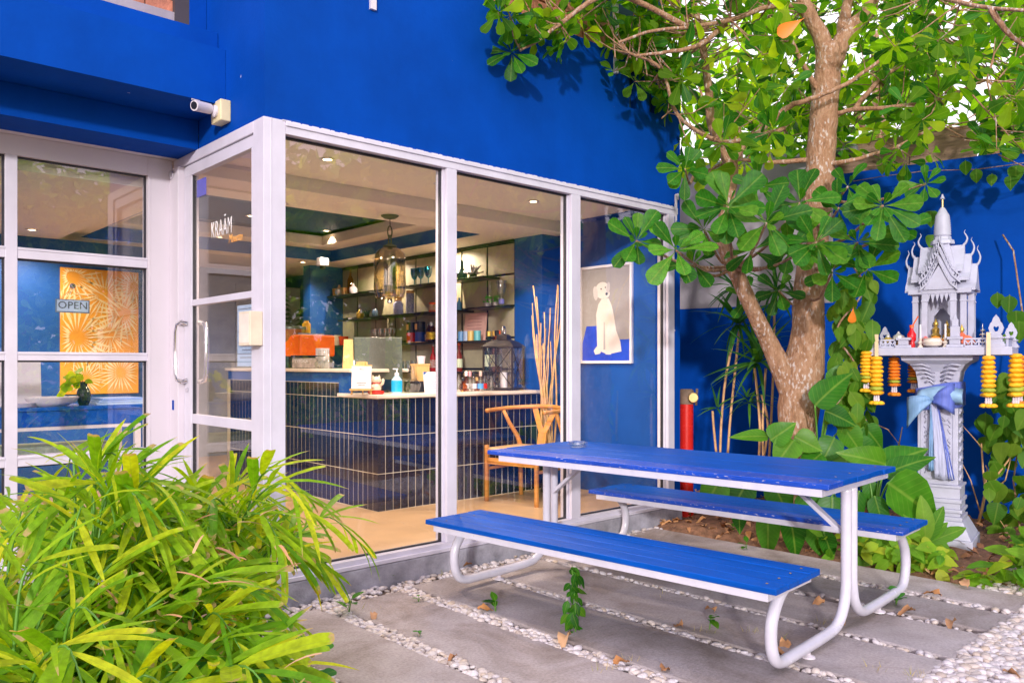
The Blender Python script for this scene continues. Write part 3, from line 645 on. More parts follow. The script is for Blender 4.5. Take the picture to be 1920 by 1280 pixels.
# ------------------------------------------------------------ gold starburst panel
ga = aty(112, 501, 8.6); gbm = aty(258, 736, 8.6)
gp = thing('starburst_panel', 'tall gold wall panel with cream starbursts in the left room', 'artwork', ((ga.x+gbm.x)/2, 8.6, gbm.z))
gw = (gbm.x-ga.x)/2; gh = ga.z-gbm.z
MB().box(-gw, gw, -.025, -.002, 0, gh).build('backing', pmat('marigold_panel', (.72, .32, .04), .5, var=.12, scale=5), gp)
stm = pmat('cream_ray', (.80, .64, .36), .5)
for (u, v, r) in [(.15, .93, .34), (.55, .80, .30), (.8, .66, .36), (.2, .45, .40), (.62, .48, .26), (.95, .88, .26), (.76, .17, .26), (.30, .12, .22), (.02, .72, .22), (.5, .30, .18)]:
    mb = MB(); cx, cz = -gw + u*2*gw, v*gh; nr = 26
    for k in range(nr):
        a = 2*math.pi*k/nr + RND.uniform(-.05, .05); rr = r*RND.uniform(.75, 1.05); r0 = r*.16
        d = (math.cos(a), math.sin(a)); pz = (-d[1], d[0]); wv = r*.028
        p0 = (cx+d[0]*r0, cz+d[1]*r0); p1 = (cx+d[0]*rr*.6, cz+d[1]*rr*.6); p2 = (cx+d[0]*rr, cz+d[1]*rr)
        # clip to the panel
        while not (-gw < p2[0] < gw and 0 < p2[1] < gh) and rr > r0*1.3:
            rr *= .85; p1 = (cx+d[0]*rr*.6, cz+d[1]*rr*.6); p2 = (cx+d[0]*rr, cz+d[1]*rr)
        if rr <= r0*1.3 or not (-gw < p0[0] < gw and 0 < p0[1] < gh): continue
        y = -.0275 - .0004*(k % 5)
        mb.add([(p0[0], y, p0[1]), (p1[0]+pz[0]*wv, y, p1[1]+pz[1]*wv), (p2[0], y, p2[1]), (p1[0]-pz[0]*wv, y, p1[1]-pz[1]*wv)], [(0, 1, 2, 3)])
    if mb.v: mb.build('starburst', stm, gp)
# ------------------------------------------------------------ blue console table in the left room with its things
lr = thing('console_table', 'long blue console table with white legs behind the left window', 'table', (1.2, 6.0, ZG))
MB().box(-3.0, .78, 0, .5, .905, .93).build('tabletop', M['tblue'], lr, bevel=.003)
MB().box(-2.98, .75, .015, .035, .80, .904).build('apron', M['tblue'], lr, bevel=.002)
for x in (.70, -.9, -2.6):
    for y in (.02, .44): MB().box(x, x+.04, y, y+.04, 0, .775).build('leg', M['white2'], lr, bevel=.002)
MB().box(-2.6, .74, .018, .05, .776, .799).build('rail', M['white2'], lr)
MB().box(-2.6, .74, .44, .46, .12, .15).build('rail', M['white2'], lr)
MB().box(-1.6, .62, .2, .5, .52, .66).build('shelf_box', pmat('grey_green_cushion', (.28, .33, .30), .8, var=.3, scale=20, bump=.4), lr, bevel=.02)
zt = ZG+.93
v = thing('vase', 'small dark blue vase with yellow green sprig on the console table', 'vase', (aty(157, 750, 6.15).x, 6.15, zt))
MB().lathe([(.03, 0), (.042, .03), (.046, .07), (.038, .11), (.022, .13), (.024, .165)], n=18).build('body', pmat('dark_blue_glaze', (.008, .015, .05), .15), v, smooth=True)
VASE = v
sb = thing('shell_bowl', 'white clam shell bowl on the console table left of the vase', 'bowl', (aty(97, 752, 6.12).x, 6.12, zt))
MB().lathe([(.08, 0), (.14, .025), (.16, .055), (.15, .06), (.12, .035), (.05, .02)], n=26, fn=lambda a, i: (1+.07*math.cos(9*a))*(1 if 0 else 1)).xf(Matrix.Diagonal((1, .6, 1.1, 1))).build('shell', M['white2'], sb, smooth=True)
ss = thing('menu_sheets', 'stack of pale blue menus on the right end of the console table', 'menus', (aty(222, 750, 6.2).x, 6.2, zt))
for k in range(3): MB().box(-.17+.01*k, .17-.02*k, -.12, .12, .001+.016*k, .015+.016*k).build('menu', pmat('menu_cover%d' % k, (.42-.1*k, .55-.1*k, .72), .5), ss, rot=(0, 0, .06*k-.05))
lt = thing('white_board', 'white upright panel standing on the console table by the frame bar', 'panel', (aty(28, 750, 6.25).x, 6.25, zt))
MB().box(-.18, .16, 0, .012, 0, .33).build('panel', M['white2'], lt, bevel=.004, rot=(rad(-6), 0, 0)); MB().box(-.1, .1, .01, .09, 0, .02).build('foot', M['white2'], lt)
bs = thing('boat_dish', 'little white boat shaped dish in front of the white panel', 'dish', (aty(44, 755, 6.1).x, 6.1, zt))
MB().lathe([(.05, 0), (.09, .03), (.085, .034), (.045, .01)], n=18).xf(Matrix.Diagonal((1.1, .5, 1, 1))).build('dish', M['white2'], bs, smooth=True)
# ------------------------------------------------------------ bar counter
cx0, cx1, cy0, cy1 = 3.67, 5.575, 5.62, 6.22
ct = thing('bar_counter', 'L shaped bar counter clad in dark navy upright tiles', 'counter', (0, 0, 0))
MB().box(cx0+.0035, cx1, cy0+.0035, cy1, ZG, 1.072).box(cx0+.0035, cx0+.6, cy1, 8.6, ZG, 1.072).box(cx0+.0035, cx0+.0135, 6.24, 8.6, 1.073, 1.195).build('carcass', M['grout'], ct)
tile = MB().box(.0, .0730, -.008, .0, 0, .3045).mesh('tile'); tile.materials.append(M['navy'])
tshort = MB().box(.0, .0730, -.008, .0, 0, .118).mesh('tile'); tshort.materials.append(M['navy'])
def tl(M4, me=tile):
    o = inst(me, 'tile', ct, M4 @ Matrix.Rotation(RND.uniform(-.004, .004), 4, 'Z') @ Matrix.Rotation(RND.uniform(-.004, .004), 4, 'X')); m = o.modifiers.new('b', 'BEVEL'); m.width = .002; m.segments = 1
for r in range(3):
    z = ZG + .004 + r*.3095
    for i in range(25): tl(Matrix.Translation((cx0 + .002 + i*.0762, cy0+.010, z)))
    for i in range(38): tl(Matrix.Translation((cx0+.010, cy0 + .002 + (i+1)*.0762, z)) @ Matrix.Rotation(-math.pi/2, 4, 'Z'))
for i in range(7, 38): tl(Matrix.Translation((cx0+.010, cy0 + .002 + (i+1)*.0762, ZG+.004+3*.3095)) @ Matrix.Rotation(-math.pi/2, 4, 'Z'), tshort)
MB().box(cx0-.02, cx1+.01, cy0-.02, cy1+.02, 1.0725, 1.104).build('countertop', M['counter'], ct, bevel=.006)
MB().box(cx0+.014, cx0+.58, 6.242, 8.6, 1.0725, 1.285).build('upstand', M['blue_in'], ct)
MB().box(cx0+.001, cx0+.013, 6.06, 6.24, 1.106, 1.285).build('upstand', M['blue_in'], ct)
MB().box(cx0-.02, cx0+.60, 6.03, 8.62, 1.286, 1.316).build('countertop', M['counter'], ct, bevel=.006)
# ------------------------------------------------------------ pendant lamp
pp = atz(731, 404, 2.64)
pl = thing('pendant_lamp', 'smoked glass bell pendant lamp hanging on a chain above the bar', 'pendant lamp', (pp.x, pp.y, 2.638))
iron = pmat('aged_green_iron', (.10, .11, .07), .5, metal=.4)
MB().lathe([(.015, -.032), (.05, -.024), (.075, -.008), (.078, 0)], n=24).build('ceiling_rose', iron, pl, smooth=True)
MB().tube([(0, 0, -.03), (.004, 0, -.1)], .004, 6).build('cord', iron, pl)
for k, z in enumerate((-.11, -.19)):
    pts = [((.022*math.cos(a)) * (1 if k == 0 else .0), (.022*math.cos(a)) * (0 if k == 0 else 1), z - .03 - .05*math.sin(a)) for a in [2*math.pi*i/16 for i in range(17)]]
    MB().tube(pts, .006, 6, cap=False).build('chain_link', iron, pl, smooth='all')
MB().lathe([(.03, -.275), (.058, -.27), (.06, -.26), (.03, -.25), (.012, -.235)], n=20).build('cap', iron, pl, smooth=True)
sg = glassmat('smoked_glass', (.52, .44, .30), gain=1.2, ior=2.2)
MB().lathe([(.05, -.272), (.09, -.29), (.125, -.33), (.136, -.39), (.138, -.60), (.135, -.66), (.120, -.71)], n=32, capb=False, capt=False).build('glass_bell', sg, pl, smooth='all')
MB().lathe([(.05, -.30), (.052, -.33), (.052, -.60), (.05, -.66), (.03, -.68)], n=22).build('inner_tube', pmat('silvered_tube', (.50, .52, .60), .10, metal=.9, stretch=(1, 1, .05), scale=30, var=.5), pl, smooth=True)
MB().lathe([(.02, -.70), (.07, -.69), (.075, -.685), (.05, -.675)], n=22).build('tray', M['brass'], pl, smooth=True)
MB().lathe([(.008, -.76), (.022, -.75), (.024, -.73), (.01, -.705)], n=14).build('finial', M['chrome'], pl, smooth=True)
# ------------------------------------------------------------ lantern on the counter
lnp = (5.28, 5.86, 1.105)
ln = thing('lantern', 'large dark metal lantern with crossed glass sides at the counter end', 'lantern', lnp, rad(25))
hw = .15; bk = pmat('bronze_metal', (.045, .035, .03), .4, metal=.5, var=.4)
MB().box(-hw, hw, -hw, hw, 0, .025).build('base', bk, ln, bevel=.003)
fr = MB()
for sx in (-1, 1):
    for sy in (-1, 1): fr.box(sx*hw-.008, sx*hw+.008, sy*hw-.008, sy*hw+.008, .0252, .41)
for s in (-1, 1):
    for a, b in (((-hw, .03), (0, .22)), ((0, .22), (-hw, .41)), ((hw, .03), (0, .22)), ((0, .22), (hw, .41)), ((-hw*.02, .03), (0, .41))):
        fr.tube([(a[0], s*hw, a[1]), (b[0], s*hw, b[1])], .004, 5); fr.tube([(s*hw, a[0], a[1]), (s*hw, b[0], b[1])], .004, 5)
fr.build('frame', bk, ln)
gm = MB()
for s in (-1, 1): gm.box(-hw+.009, hw-.009, s*(hw-.006), s*(hw-.009), .026, .41).box(s*(hw-.006), s*(hw-.009), -hw+.01, hw-.01, .026, .41)
gm.build('pane', M['glass'], ln)
MB().lathe([(.235, .41), (.235, .425), (.16, .47), (.08, .495), (.075, .53), (.05, .545), (.02, .55)], n=4).xf(Matrix.Rotation(rad(45), 4, 'Z')).build('roof', bk, ln)
MB().tube([(.035*math.cos(a), 0, .585+.035*math.sin(a)) for a in [2*math.pi*i/16 for i in range(17)]], .008, 8, cap=False).build('ring', M['chrome'], ln, smooth='all')
MB().lathe([(.035, .026), (.035, .17), (.03, .175)], n=18).build('candle', M['paper'], ln, smooth=True)
# ------------------------------------------------------------ wishbone chair
ch = thing('wishbone_chair', 'honey wood chair with curved armrest beside the bar', 'chair', (4.99, 5.22, ZG), rad(11))
WD = M['wood']
def limb(name, pts, r, **k): MB().tube(smooth_path(pts, 4), r if not isinstance(r, list) else r, 10).build(name, WD, ch, smooth='all', **k)
for sy in (-1, 1):
    limb('leg', [(-.25, sy*.27, 0), (-.25, sy*.27, .25), (-.25, sy*.27, .50)], .021)
    MB().tube([(.22, sy*.23, 0), (.24, sy*.25, .25), (.24, sy*.25, .45), (.20, sy*.26, .55), (.10, sy*.28, .68), (.03, sy*.29, .79)], [.02, .022, .024, .022, .018, .016], 10).build('leg', WD, ch, smooth='all')
    limb('rail', [(-.25, sy*.27, .29), (.24, sy*.25, .29)], .014)
    limb('rail', [(-.25, sy*.27, .455), (.24, sy*.25, .455)], .017)
for x, hz in ((-.25, .36), (.24, .33)): limb('rail', [(x, -.26, hz), (x, .26, hz)], .017)
MB().bar((-.25, -.27, .36), (-.25, .27, .36), .018, .055).build('rail', WD, ch)
arc = [(-.20, -.31, .80), (-.02, -.33, .805), (.16, -.28, .815), (.28, -.12, .825), (.30, 0, .828), (.28, .12, .825), (.16, .28, .815), (-.02, .33, .805), (-.20, .31, .80)]
limb('armrest', arc, .019)
MB().bar((.215, 0, .46), (.24, 0, .58), .02, .09, up=(0, 1, 0)).build('back_splat', WD, ch, bevel=.004)
for s in (-1, 1): MB().bar((.235, 0, .56), (.29, s*.12, .815), .014, .055, up=(0, 1, .2)).build('back_splat', WD, ch, bevel=.003)
seat = MB()
for i in range(9):
    for j in range(9):
        u, v = i/8-.5, j/8-.5; seat.v.append((-.005+u*.49, v*(.53-.03*u), .475-.03*(1-(2*u)**2)*(1-(2*v)**2)))
for i in range(8):
    for j in range(8): a = i*9+j; seat.f.append((a, a+1, a+10, a+9))
o = seat.build('seat', pmat('paper_cord', (.72, .46, .24), .7, var=.25, scale=60, stretch=(1, 12, 1), bump=.5), ch, smooth='all')
s_ = o.modifiers.new('s', 'SOLIDIFY'); s_.thickness = .02
# ------------------------------------------------------------ tall dry twigs in the corner
tw = thing('dry_branches', 'bundle of tall pale dry twigs standing between chair and pillar', 'branches', (5.46, 5.42, ZG))
R2 = random.Random(4)
for k in range(17):
    a = R2.uniform(0, 6.28); r0 = R2.uniform(0, .05); hgt = R2.uniform(1.25, 1.98); lean = R2.uniform(.04, .20)
    pts = []; ph = R2.uniform(0, 6)
    for i in range(9):
        t = i/8; pts.append((r0*math.cos(a+2)+lean*t*math.cos(a)+.032*math.sin(t*8+ph), r0*math.sin(a+2)+lean*t*math.sin(a)*.9+.032*math.cos(t*7+ph), .02+hgt*t))
    MB().tube(pts, [.012*(1-.55*i/8) for i in range(9)], 7).build('twig', M['twig'], tw, smooth='all')
MB().lathe([(.07, 0), (.09, .1), (.08, .3), (.06, .34), (.065, .38)], n=20, capt=False).build('pot', M['navy'], tw, smooth=True)
# ------------------------------------------------------------ dog picture
pa = atx(1090, 502, 5.832); pb = atx(1188, 681, 5.832)
pc = thing('dog_picture', 'framed picture of a white dog sitting on blue', 'picture', (5.831, (pa.y+pb.y)/2, (atx(1188, 491, 5.832).z+pb.z)/2), -math.pi/2)
pw = (pa.y-pb.y)/2; phh = (atx(1188, 491, 5.832).z-pb.z)/2
MB().box(-pw, pw, -.03, 0, phh-.025, phh).box(-pw, pw, -.03, 0, -phh, -phh+.025).box(-pw, -pw+.025, -.03, 0, -phh+.025, phh-.025).box(pw-.025, pw, -.03, 0, -phh+.025, phh-.025).build('frame', M['paper'], pc, bevel=.002)
MB().box(-pw+.025, pw-.025, -.015, -.001, -phh+.025, phh-.025).build('canvas', pmat('warm_grey_canvas', (.33, .31, .31), .7, var=.08), pc)
y = -.0155
def flat(name, poly, mat, dy=0, parent=None):
    mb = MB(); mb.add([(u*pw*2-pw, y-dy, v*phh*2-phh) for u, v in poly], [tuple(range(len(poly)))]); 
    o = mb.build(name, mat, parent or pc); return o
def ell(cx, cy, rx, ry, n=20, rot=0):
    return [(cx+rx*math.cos(a)*math.cos(rot)-ry*math.sin(a)*math.sin(rot), cy+rx*math.cos(a)*math.sin(rot)*.6+ry*math.sin(a)*math.cos(rot)) for a in [2*math.pi*i/n for i in range(n)]]
flat('blue_patch', [(.048, .027), (.952, .027), (.952, .24), (.62, .24), (.60, .385), (.13, .385), (.048, .21)], pmat('cobalt_print', (.01, .06, .55), .6), .0005)
fur = pmat('white_dog_print', (.66, .62, .60), .7, var=.05); shade = pmat('shade_dog_print', (.36, .35, .38), .7)
flat('dog_body', [(.33, .385), (.32, .50), (.36, .60), (.43, .66), (.56, .66), (.62, .58), (.66, .48), (.70, .33), (.78, .22), (.80, .12), (.62, .10), (.58, .09), (.50, .10), (.42, .12), (.30, .10), (.27, .13), (.34, .18)], fur, .001)
flat('dog_leg', [(.36, .45), (.46, .45), (.44, .16), (.40, .10), (.30, .09), (.28, .13), (.36, .17)], fur, .0016)
flat('dog_leg', [(.52, .45), (.62, .45), (.62, .16), (.60, .09), (.50, .09), (.53, .17)], fur, .0016)
flat('dog_line', [(.47, .42), (.485, .42), (.50, .14), (.46, .14)], shade, .0018)
flat('dog_head', ell(.44, .745, .135, .085), fur, .0022)
flat('dog_muzzle', ell(.50, .705, .085, .045), fur, .0026)
flat('dog_ear', ell(.31, .72, .045, .075, rot=.2), pmat('ear_print', (.55, .52, .52), .7), .003)
flat('dog_ear', ell(.555, .765, .035, .06, rot=-.2), pmat('ear_print2', (.5, .47, .48), .7), .003)
dk = pmat('dark_print', (.04, .05, .08), .6)
for (u, v, r) in ((.42, .76, .014), (.50, .772, .013), (.525, .705, .024)): flat('dog_feature', ell(u, v, r, r*.6, 10), dk, .0034)
# ------------------------------------------------------------ red standpipe
rp_ = atz(1287, 965, 0)
rp_ = Vector((6.02, 4.02, 0)); q = atd(1287, 960, 7.3)
sp = thing('standpipe', 'red standpipe with rusty cap and brass valve beside the blue end wall', 'standpipe', (q.x+.0, q.y, 0))
zc = CAMH-(757-HOR)*7.3/FPX
MB().lathe([(.075, -.05), (.075, .10), (.062, .11), (.062, zc)], n=24).build('pipe', M['red'], sp, smooth=True)
MB().lathe([(.066, zc), (.066, zc+.12), (.05, zc+.135)], n=20).build('cap', M['rust'], sp, smooth=True)
vv = MB().lathe([(.045, 0), (.048, .02), (.04, .03)], n=20); vv.xf(basis((-.01, -.075, zc+.06), RGT, (0, 0, 1))); vv.build('valve', M['brass'], sp, smooth=True)
MB().tube([(.02, -.09, zc-.01), (.02, -.10, zc+.14)], .011, 8).build('lever', M['rust'], sp, smooth='all')
# ------------------------------------------------------------ small things on shelves and counter
def prof(kind, s=1.0):
    k = {'glass': [(.022, 0), (.03, .004), (.036, .12), (.033, .12), (.026, .01)],
         'bottle': [(.034, 0), (.036, .01), (.036, .17), (.014, .22), (.013, .28), (.016, .285), (.016, .295)],
         'small_bottle': [(.024, 0), (.026, .01), (.026, .08), (.010, .11), (.010, .14)],
         'goblet': [(.035, 0), (.034, .006), (.006, .015), (.006, .07), (.03, .09), (.045, .15), (.046, .20), (.043, .20), (.03, .10)],
         'jar': [(.05, 0), (.055, .01), (.055, .12), (.03, .15), (.032, .165)],
         'vase': [(.04, 0), (.06, .03), (.065, .07), (.02, .12), (.015, .2), (.02, .205)],
         'tall_jar': [(.05, 0), (.052, .01), (.052, .25), (.045, .26)],
         'canister': [(.05, 0), (.05, .13), (.048, .135)],
         'cup': [(.04, 0), (.052, .09), (.048, .09), (.036, .01)],
         'bulb': [(.03, 0), (.05, .03), (.05, .07), (.02, .1), (.012, .13)]}[kind]
    return [(r*s, z*s) for r, z in k]
def item(name, kind, mat, p, label, cat, s=1.0, top=None, band=None, group=None, n=16, sy=1.0):
    t = thing(name, label, cat, p, 0, group)
    MB().lathe(prof(kind, s), n=n, capt=kind not in ('glass', 'goblet', 'cup')).xf(Matrix.Diagonal((1, sy, 1, 1))).build('body', mat, t, smooth=True)
    pr = prof(kind, s); zt = pr[-1][1]; rt = pr[-1][0]
    if top: MB().lathe([(rt+.004, zt-.012*s), (rt+.005, zt+.025*s), (rt*.6, zt+.03*s)], n=12).build('lid', top, t, smooth=True)
    if band:
        rb = max(r for r, z in pr[:4]) + .0012; z0 = pr[2][1]*.25; z1 = pr[2][1]*.8
        if kind in ('bottle', 'small_bottle', 'canister', 'tall_jar', 'jar'): MB().lathe([(rb, z0), (rb, z1)], n=n, capb=False, capt=False).build('paper_label', band, t, smooth='all')
    return t
SX = 5.47
amber = glassmat('amber_glass', (.75, .40, .10), ior=1.6); teal = glassmat('teal_glass', (.10, .45, .60), ior=1.7)
greenpl = leafmat('toy_green', (.05, .40, .02), (.08, .5, .03))
gold = M['gold']
# shelf boards: photo span on the wall plane
shp = {}
for nm, a, b in (('a', (848, 527), (920, 518)), ('b', (756, 538), (828, 531)), ('c', (612, 559), (706, 546)), ('d', (890, 577), (963, 573)), ('e', (797, 587), (872, 582)), ('f', (712, 593), (802, 587)), ('g', (647, 600), (710, 596)), ('h', (622, 648), (963, 637)), ('i', (650, 697), (963, 694))):
    p0 = atx(a[0], a[1], SX); p1 = atx(b[0], b[1], SX); z = (p0.z+p1.z)/2
    y0_, y1_ = min(p0.y, p1.y), min(max(p0.y, p1.y), 9.41); y0_ = max(y0_, 6.06)
    o = tag(MB().box(5.36, 5.598, y0_, y1_, z-.018, z).build('shelf_board', M['black'], bevel=.002),
        {'a': 'dark shelf board holding the white coral ornament', 'b': 'dark shelf board holding three teal goblets', 'c': 'highest dark shelf board at the far left holding copper cups', 'd': 'dark shelf board holding two small green plants', 'e': 'dark shelf board holding orange and blue tins', 'f': 'dark shelf board holding two patterned tall jars', 'g': 'short dark shelf board holding a gold ball', 'h': 'long dark shelf board holding black canisters and hanging glasses', 'i': 'lowest long dark shelf board holding bottles and tumblers'}[nm], 'shelf', 'dark shelf boards on the mirrored wall')
    shp[nm] = (y0_, y1_, z + .0008)
def on(nm, px, X=SX):   # a spot on a shelf under photo column px
    r = ray(px); Y = X / r.x * r.y; y0_, y1_, z = shp[nm]
    return (X, min(max(Y, y0_+.05), y1_-.05), z)
item('vase', 'vase', pmat('slate_glaze', (.02, .05, .09), .2), on('a', 866), 'slate blue narrow necked vase beside the white coral', 'vase', 1.0)
t = thing('coral_ornament', 'white coral ornament on the highest shelf at right', 'ornament', on('a', 887), 0)
mb = MB()
for k in range(26):
    a = R2.uniform(0, 6.28); e = R2.uniform(.2, 1.4); L = R2.uniform(.06, .13); mb.tube([(0, 0, .04), (L*math.cos(a)*math.cos(e), L*math.sin(a)*math.cos(e), .04+L*math.sin(e))], [.014, .008], 6)
mb.build('branches', M['white2'], t, smooth='all'); MB().lathe([(.04, 0), (.045, .02), (.03, .05)], n=12).build('base', M['black'], t, smooth=True)
for k, px in enumerate((777, 789, 803)): item('goblet', 'goblet', teal, on('b', px), ['left', 'middle', 'right'][k] + ' teal goblet of the three on the shelf', 'goblet', 1.0, group='teal goblets on the shelf')
for k, (px, kd, mt, lb) in enumerate([(627, 'cup', M['wood'], 'copper tumbler at the far left of the top shelf'), (636, 'bulb', M['silver'], 'small silver round pot among the copper cups'), (646, 'cup', M['brass'], 'brass beaker next to the copper bottle'), (657, 'bottle', amber, 'tall amber decanter on the top left shelf'), (662, 'bulb', M['white2'], 'small white bud vase beside the amber decanter')]): item('ornament', kd, mt, on('c', px, SX-.02*(k % 2)), lb, 'ornament', 1.1)
t = item('gold_ball', 'bulb', gold, on('g', 675), 'round gold ball ornament on the short shelf', 'ornament', 1.0)
tag(MB().box(-.05, .05, -.04, .04, 0, .02).build('white_dish', M['white2'], loc=on('g', 662)), 'small flat white dish left of the gold ball', 'dish')
t = item('succulent', 'cup', M['black'], on('g', 688), 'little dark spiky succulent in a black cup', 'plant', .6); mb = MB()
for k in range(14):
    a = k*2.4; mb.tube([(0, 0, .05), (.06*math.cos(a), .06*math.sin(a), .05+.06*(k % 3+1)/2)], [.008, .001], 4)
mb.build('leaf_tuft', pmat('dark_succulent', (.02, .06, .04), .5), t)
item('jar', 'jar', pmat('slate_glass2', (.04, .07, .12), .2), on('g', 703), 'dark glass jar at the right end of the short shelf', 'jar', .7)
blw = pmat('blue_white_pattern', (.62, .62, .75), .3, scale=90, var=.1, dark=(.02, .06, .35))
item('patterned_jar', 'jar', blw, on('f', 747), 'shorter blue and white patterned jar behind the pendant lamp', 'jar', 1.1, top=M['palewood'])
item('patterned_jar', 'tall_jar', blw, on('f', 769), 'tall blue and white patterned jar right of the pendant lamp', 'jar', .95, top=M['palewood'])
item('tin', 'canister', M['orange'], on('e', 811), 'orange tin at the left of the tin shelf', 'tin', .85, band=pmat('cream_band', (.7, .5, .3), .5))
item('tin', 'canister', pmat('blue_tin', (.01, .06, .4), .4), on('e', 824), 'bright blue tin with orange lid right of the orange tin', 'tin', .85, top=M['orange'])
item('bottle', 'small_bottle', pmat('pale_blue_b', (.1, .35, .65), .3), on('e', 861), 'light blue bottle just right of the first mullion', 'bottle', 1.0)
for k, px in enumerate((913, 929)):
    t = item('potted_plant', 'cup', M['white2'], on('d', px), ['left', 'right'][k] + ' bright green potted plant on the dark shelf', 'potted plant', .5, group='bright green potted plants'); mb = MB()
    for i in range(34):
        a = R2.uniform(0, 6.28); r = R2.uniform(.0, .05); z = R2.uniform(.04, .11); c = Vector((r*math.cos(a), r*math.sin(a), z)); d = Vector((R2.uniform(-1, 1), R2.uniform(-1, 1), R2.uniform(-.3, 1))).normalized()*.03; s2 = d.cross(Vector((0, 0, 1)))*.5
        mb.add([c, c+d*.5+s2, c+d, c+d*.5-s2], [(0, 1, 2, 3)])
    mb.build('leaves', greenpl, t)
item('vase', 'small_bottle', M['cglass'], on('d', 940), 'clear bottle with violet base right of the green plants', 'bottle', 1.1, band=pmat('violet_band', (.25, .25, .75), .4))
item('candlestick', 'goblet', M['cglass'], on('d', 957), 'clear glass candlestick at the end of the plant shelf', 'candlestick', 1.3)
item('vase', 'bottle', M['cglass'], on('d', 919, SX+.06), 'tall thin clear bottle behind the green plants', 'bottle', .9)
item('cup', 'cup', M['cglass'], on('h', 628), 'clear tumbler at the left end of the long shelf', 'cup', 1.2)
item('tin', 'canister', pmat('cream_tin', (.72, .58, .42), .4), on('h', 633), 'cream canister beside the red cup', 'tin', 1.0)
item('cup', 'cup', M['red'], on('h', 644, SX-.06), 'red enamel cup on the long shelf', 'cup', 1.25)
def blackcan(px, lb, low):
    t = thing('canister', lb, 'canister', on('h', px)); MB().lathe([(.062, 0), (.062, .012)], n=20).build('base', M['palewood'], t); MB().lathe([(.06, .0125), (.06, .12)], n=20).build('lower_tin', low, t, smooth=True)
    MB().lathe([(.058, .121), (.058, .235), (.05, .24)], n=20).build('upper_tin', M['black'], t, smooth=True); MB().box(-.0605, -.0595, -.02, .025, .15, .215).build('paper_label', M['palewood'], t)
blackcan(772, 'left black canister with red lower half and paper label', M['red']); blackcan(788, 'right black canister with blue lower half and paper label', pmat('blue_tin2', (.01, .05, .35), .4))
item('jar', 'jar', amber, on('h', 809, SX-.05), 'clear jar filled with gold sweets', 'jar', 1.15, band=pmat('gold_sweets', (.7, .45, .03), .2, metal=.7, scale=60, var=.6, bump=1), top=M['cglass'])
item('jar', 'small_bottle', M['cglass'], on('h', 802, SX+.06), 'clear bottle with a cream label beside the sweet jar', 'bottle', 1.5, band=pmat('cream_label', (.75, .6, .5), .5))
bk1 = thing('pink_book', 'pink printed card standing on the long shelf', 'card', on('h', 889, 5.54), rad(0)); MB().box(-.012, .012, -.17, .17, 0, .30).build('cover', pmat('pink_card', (.72, .42, .36), .5, var=.1), bk1, rot=(0, rad(6), 0))
for k in range(6): MB().box(-.0135, -.0125, -.12, .12, .06+.035*k, .068+.035*k).build('print_line', pmat('card_ink', (.5, .25, .22), .6), bk1, rot=(0, rad(6), 0))
for k, (px, mt, lb) in enumerate([(865, pmat('steelblue_t', (.10, .25, .5), .4), 'steel blue tin in front of the pink card'), (875, pmat('mix_tin', (.3, .4, .6), .4), 'grey blue tin second from the left before the pink card'), (883, pmat('ochre_tin', (.6, .4, .12), .4), 'ochre tin in front of the pink card'), (895, pmat('teal_tin', (.10, .38, .45), .4), 'turquoise tin in front of the pink card')]): item('tin', 'canister', mt, on('h', px, SX-.08), lb, 'tin', .75)
ORD = ['first', 'second', 'third', 'fourth', 'fifth', 'sixth', 'seventh', 'eighth', 'ninth', 'tenth', 'eleventh', 'twelfth', 'thirteenth', 'fourteenth']
# hanging stem glasses under the middle shelf and tumblers
for k in range(14):
    px = 698 + 3.1*k*1.0; p = on('h', px, SX - .06*(k % 3))
    item('wine_glass', 'goblet', M['cglass'], p, 'clear stem glass, ' + ORD[k] + ' from the left in the group beside the black canisters', 'glass', .9, group='clear stem glasses on the long shelf', n=12)
for k in range(6):
    item('tumbler', 'glass', M['cglass'], on('i', 731+9*k), 'clear tumbler, ' + ORD[k] + ' from the left in the row above the sanitiser', 'glass', 1.0, group='clear tumblers on the lowest shelf', n=12)
wl2 = pmat('pale_label', (.6, .68, .5), .5)
item('bottle', 'bottle', M['red'], on('i', 812, SX-.03), 'red and white printed bottle left of the first mullion', 'bottle', .95, band=pmat('red_white_print', (.75, .7, .7), .4, scale=40, dark=(.5, .02, .02)), top=M['cglass'])
item('bottle', 'bottle', pmat('dark_red_b', (.18, .02, .01), .15), on('i', 861, SX-.03), 'dark red bottle with pale label right of the first mullion', 'bottle', 1.0, band=wl2, top=M['orange'])
for k, (px, mt, lb) in enumerate([(917, pmat('green_black_b', (.01, .03, .02), .12), 'dark sparkling bottle with green round label'), (927, amber, 'amber wine bottle with cream label'), (941, M['cglass'], 'frosted tall clear bottle'), (948, pmat('brown_b', (.22, .07, .015), .15), 'brown bottle beside the lantern')]):
    item('bottle', 'bottle', mt, on('i', px, SX-.02*k), lb + ' on the lowest shelf', 'bottle', 1.3, band=wl2 if k != 2 else None, top=[gold, gold, M['orange'], M['black']][k])
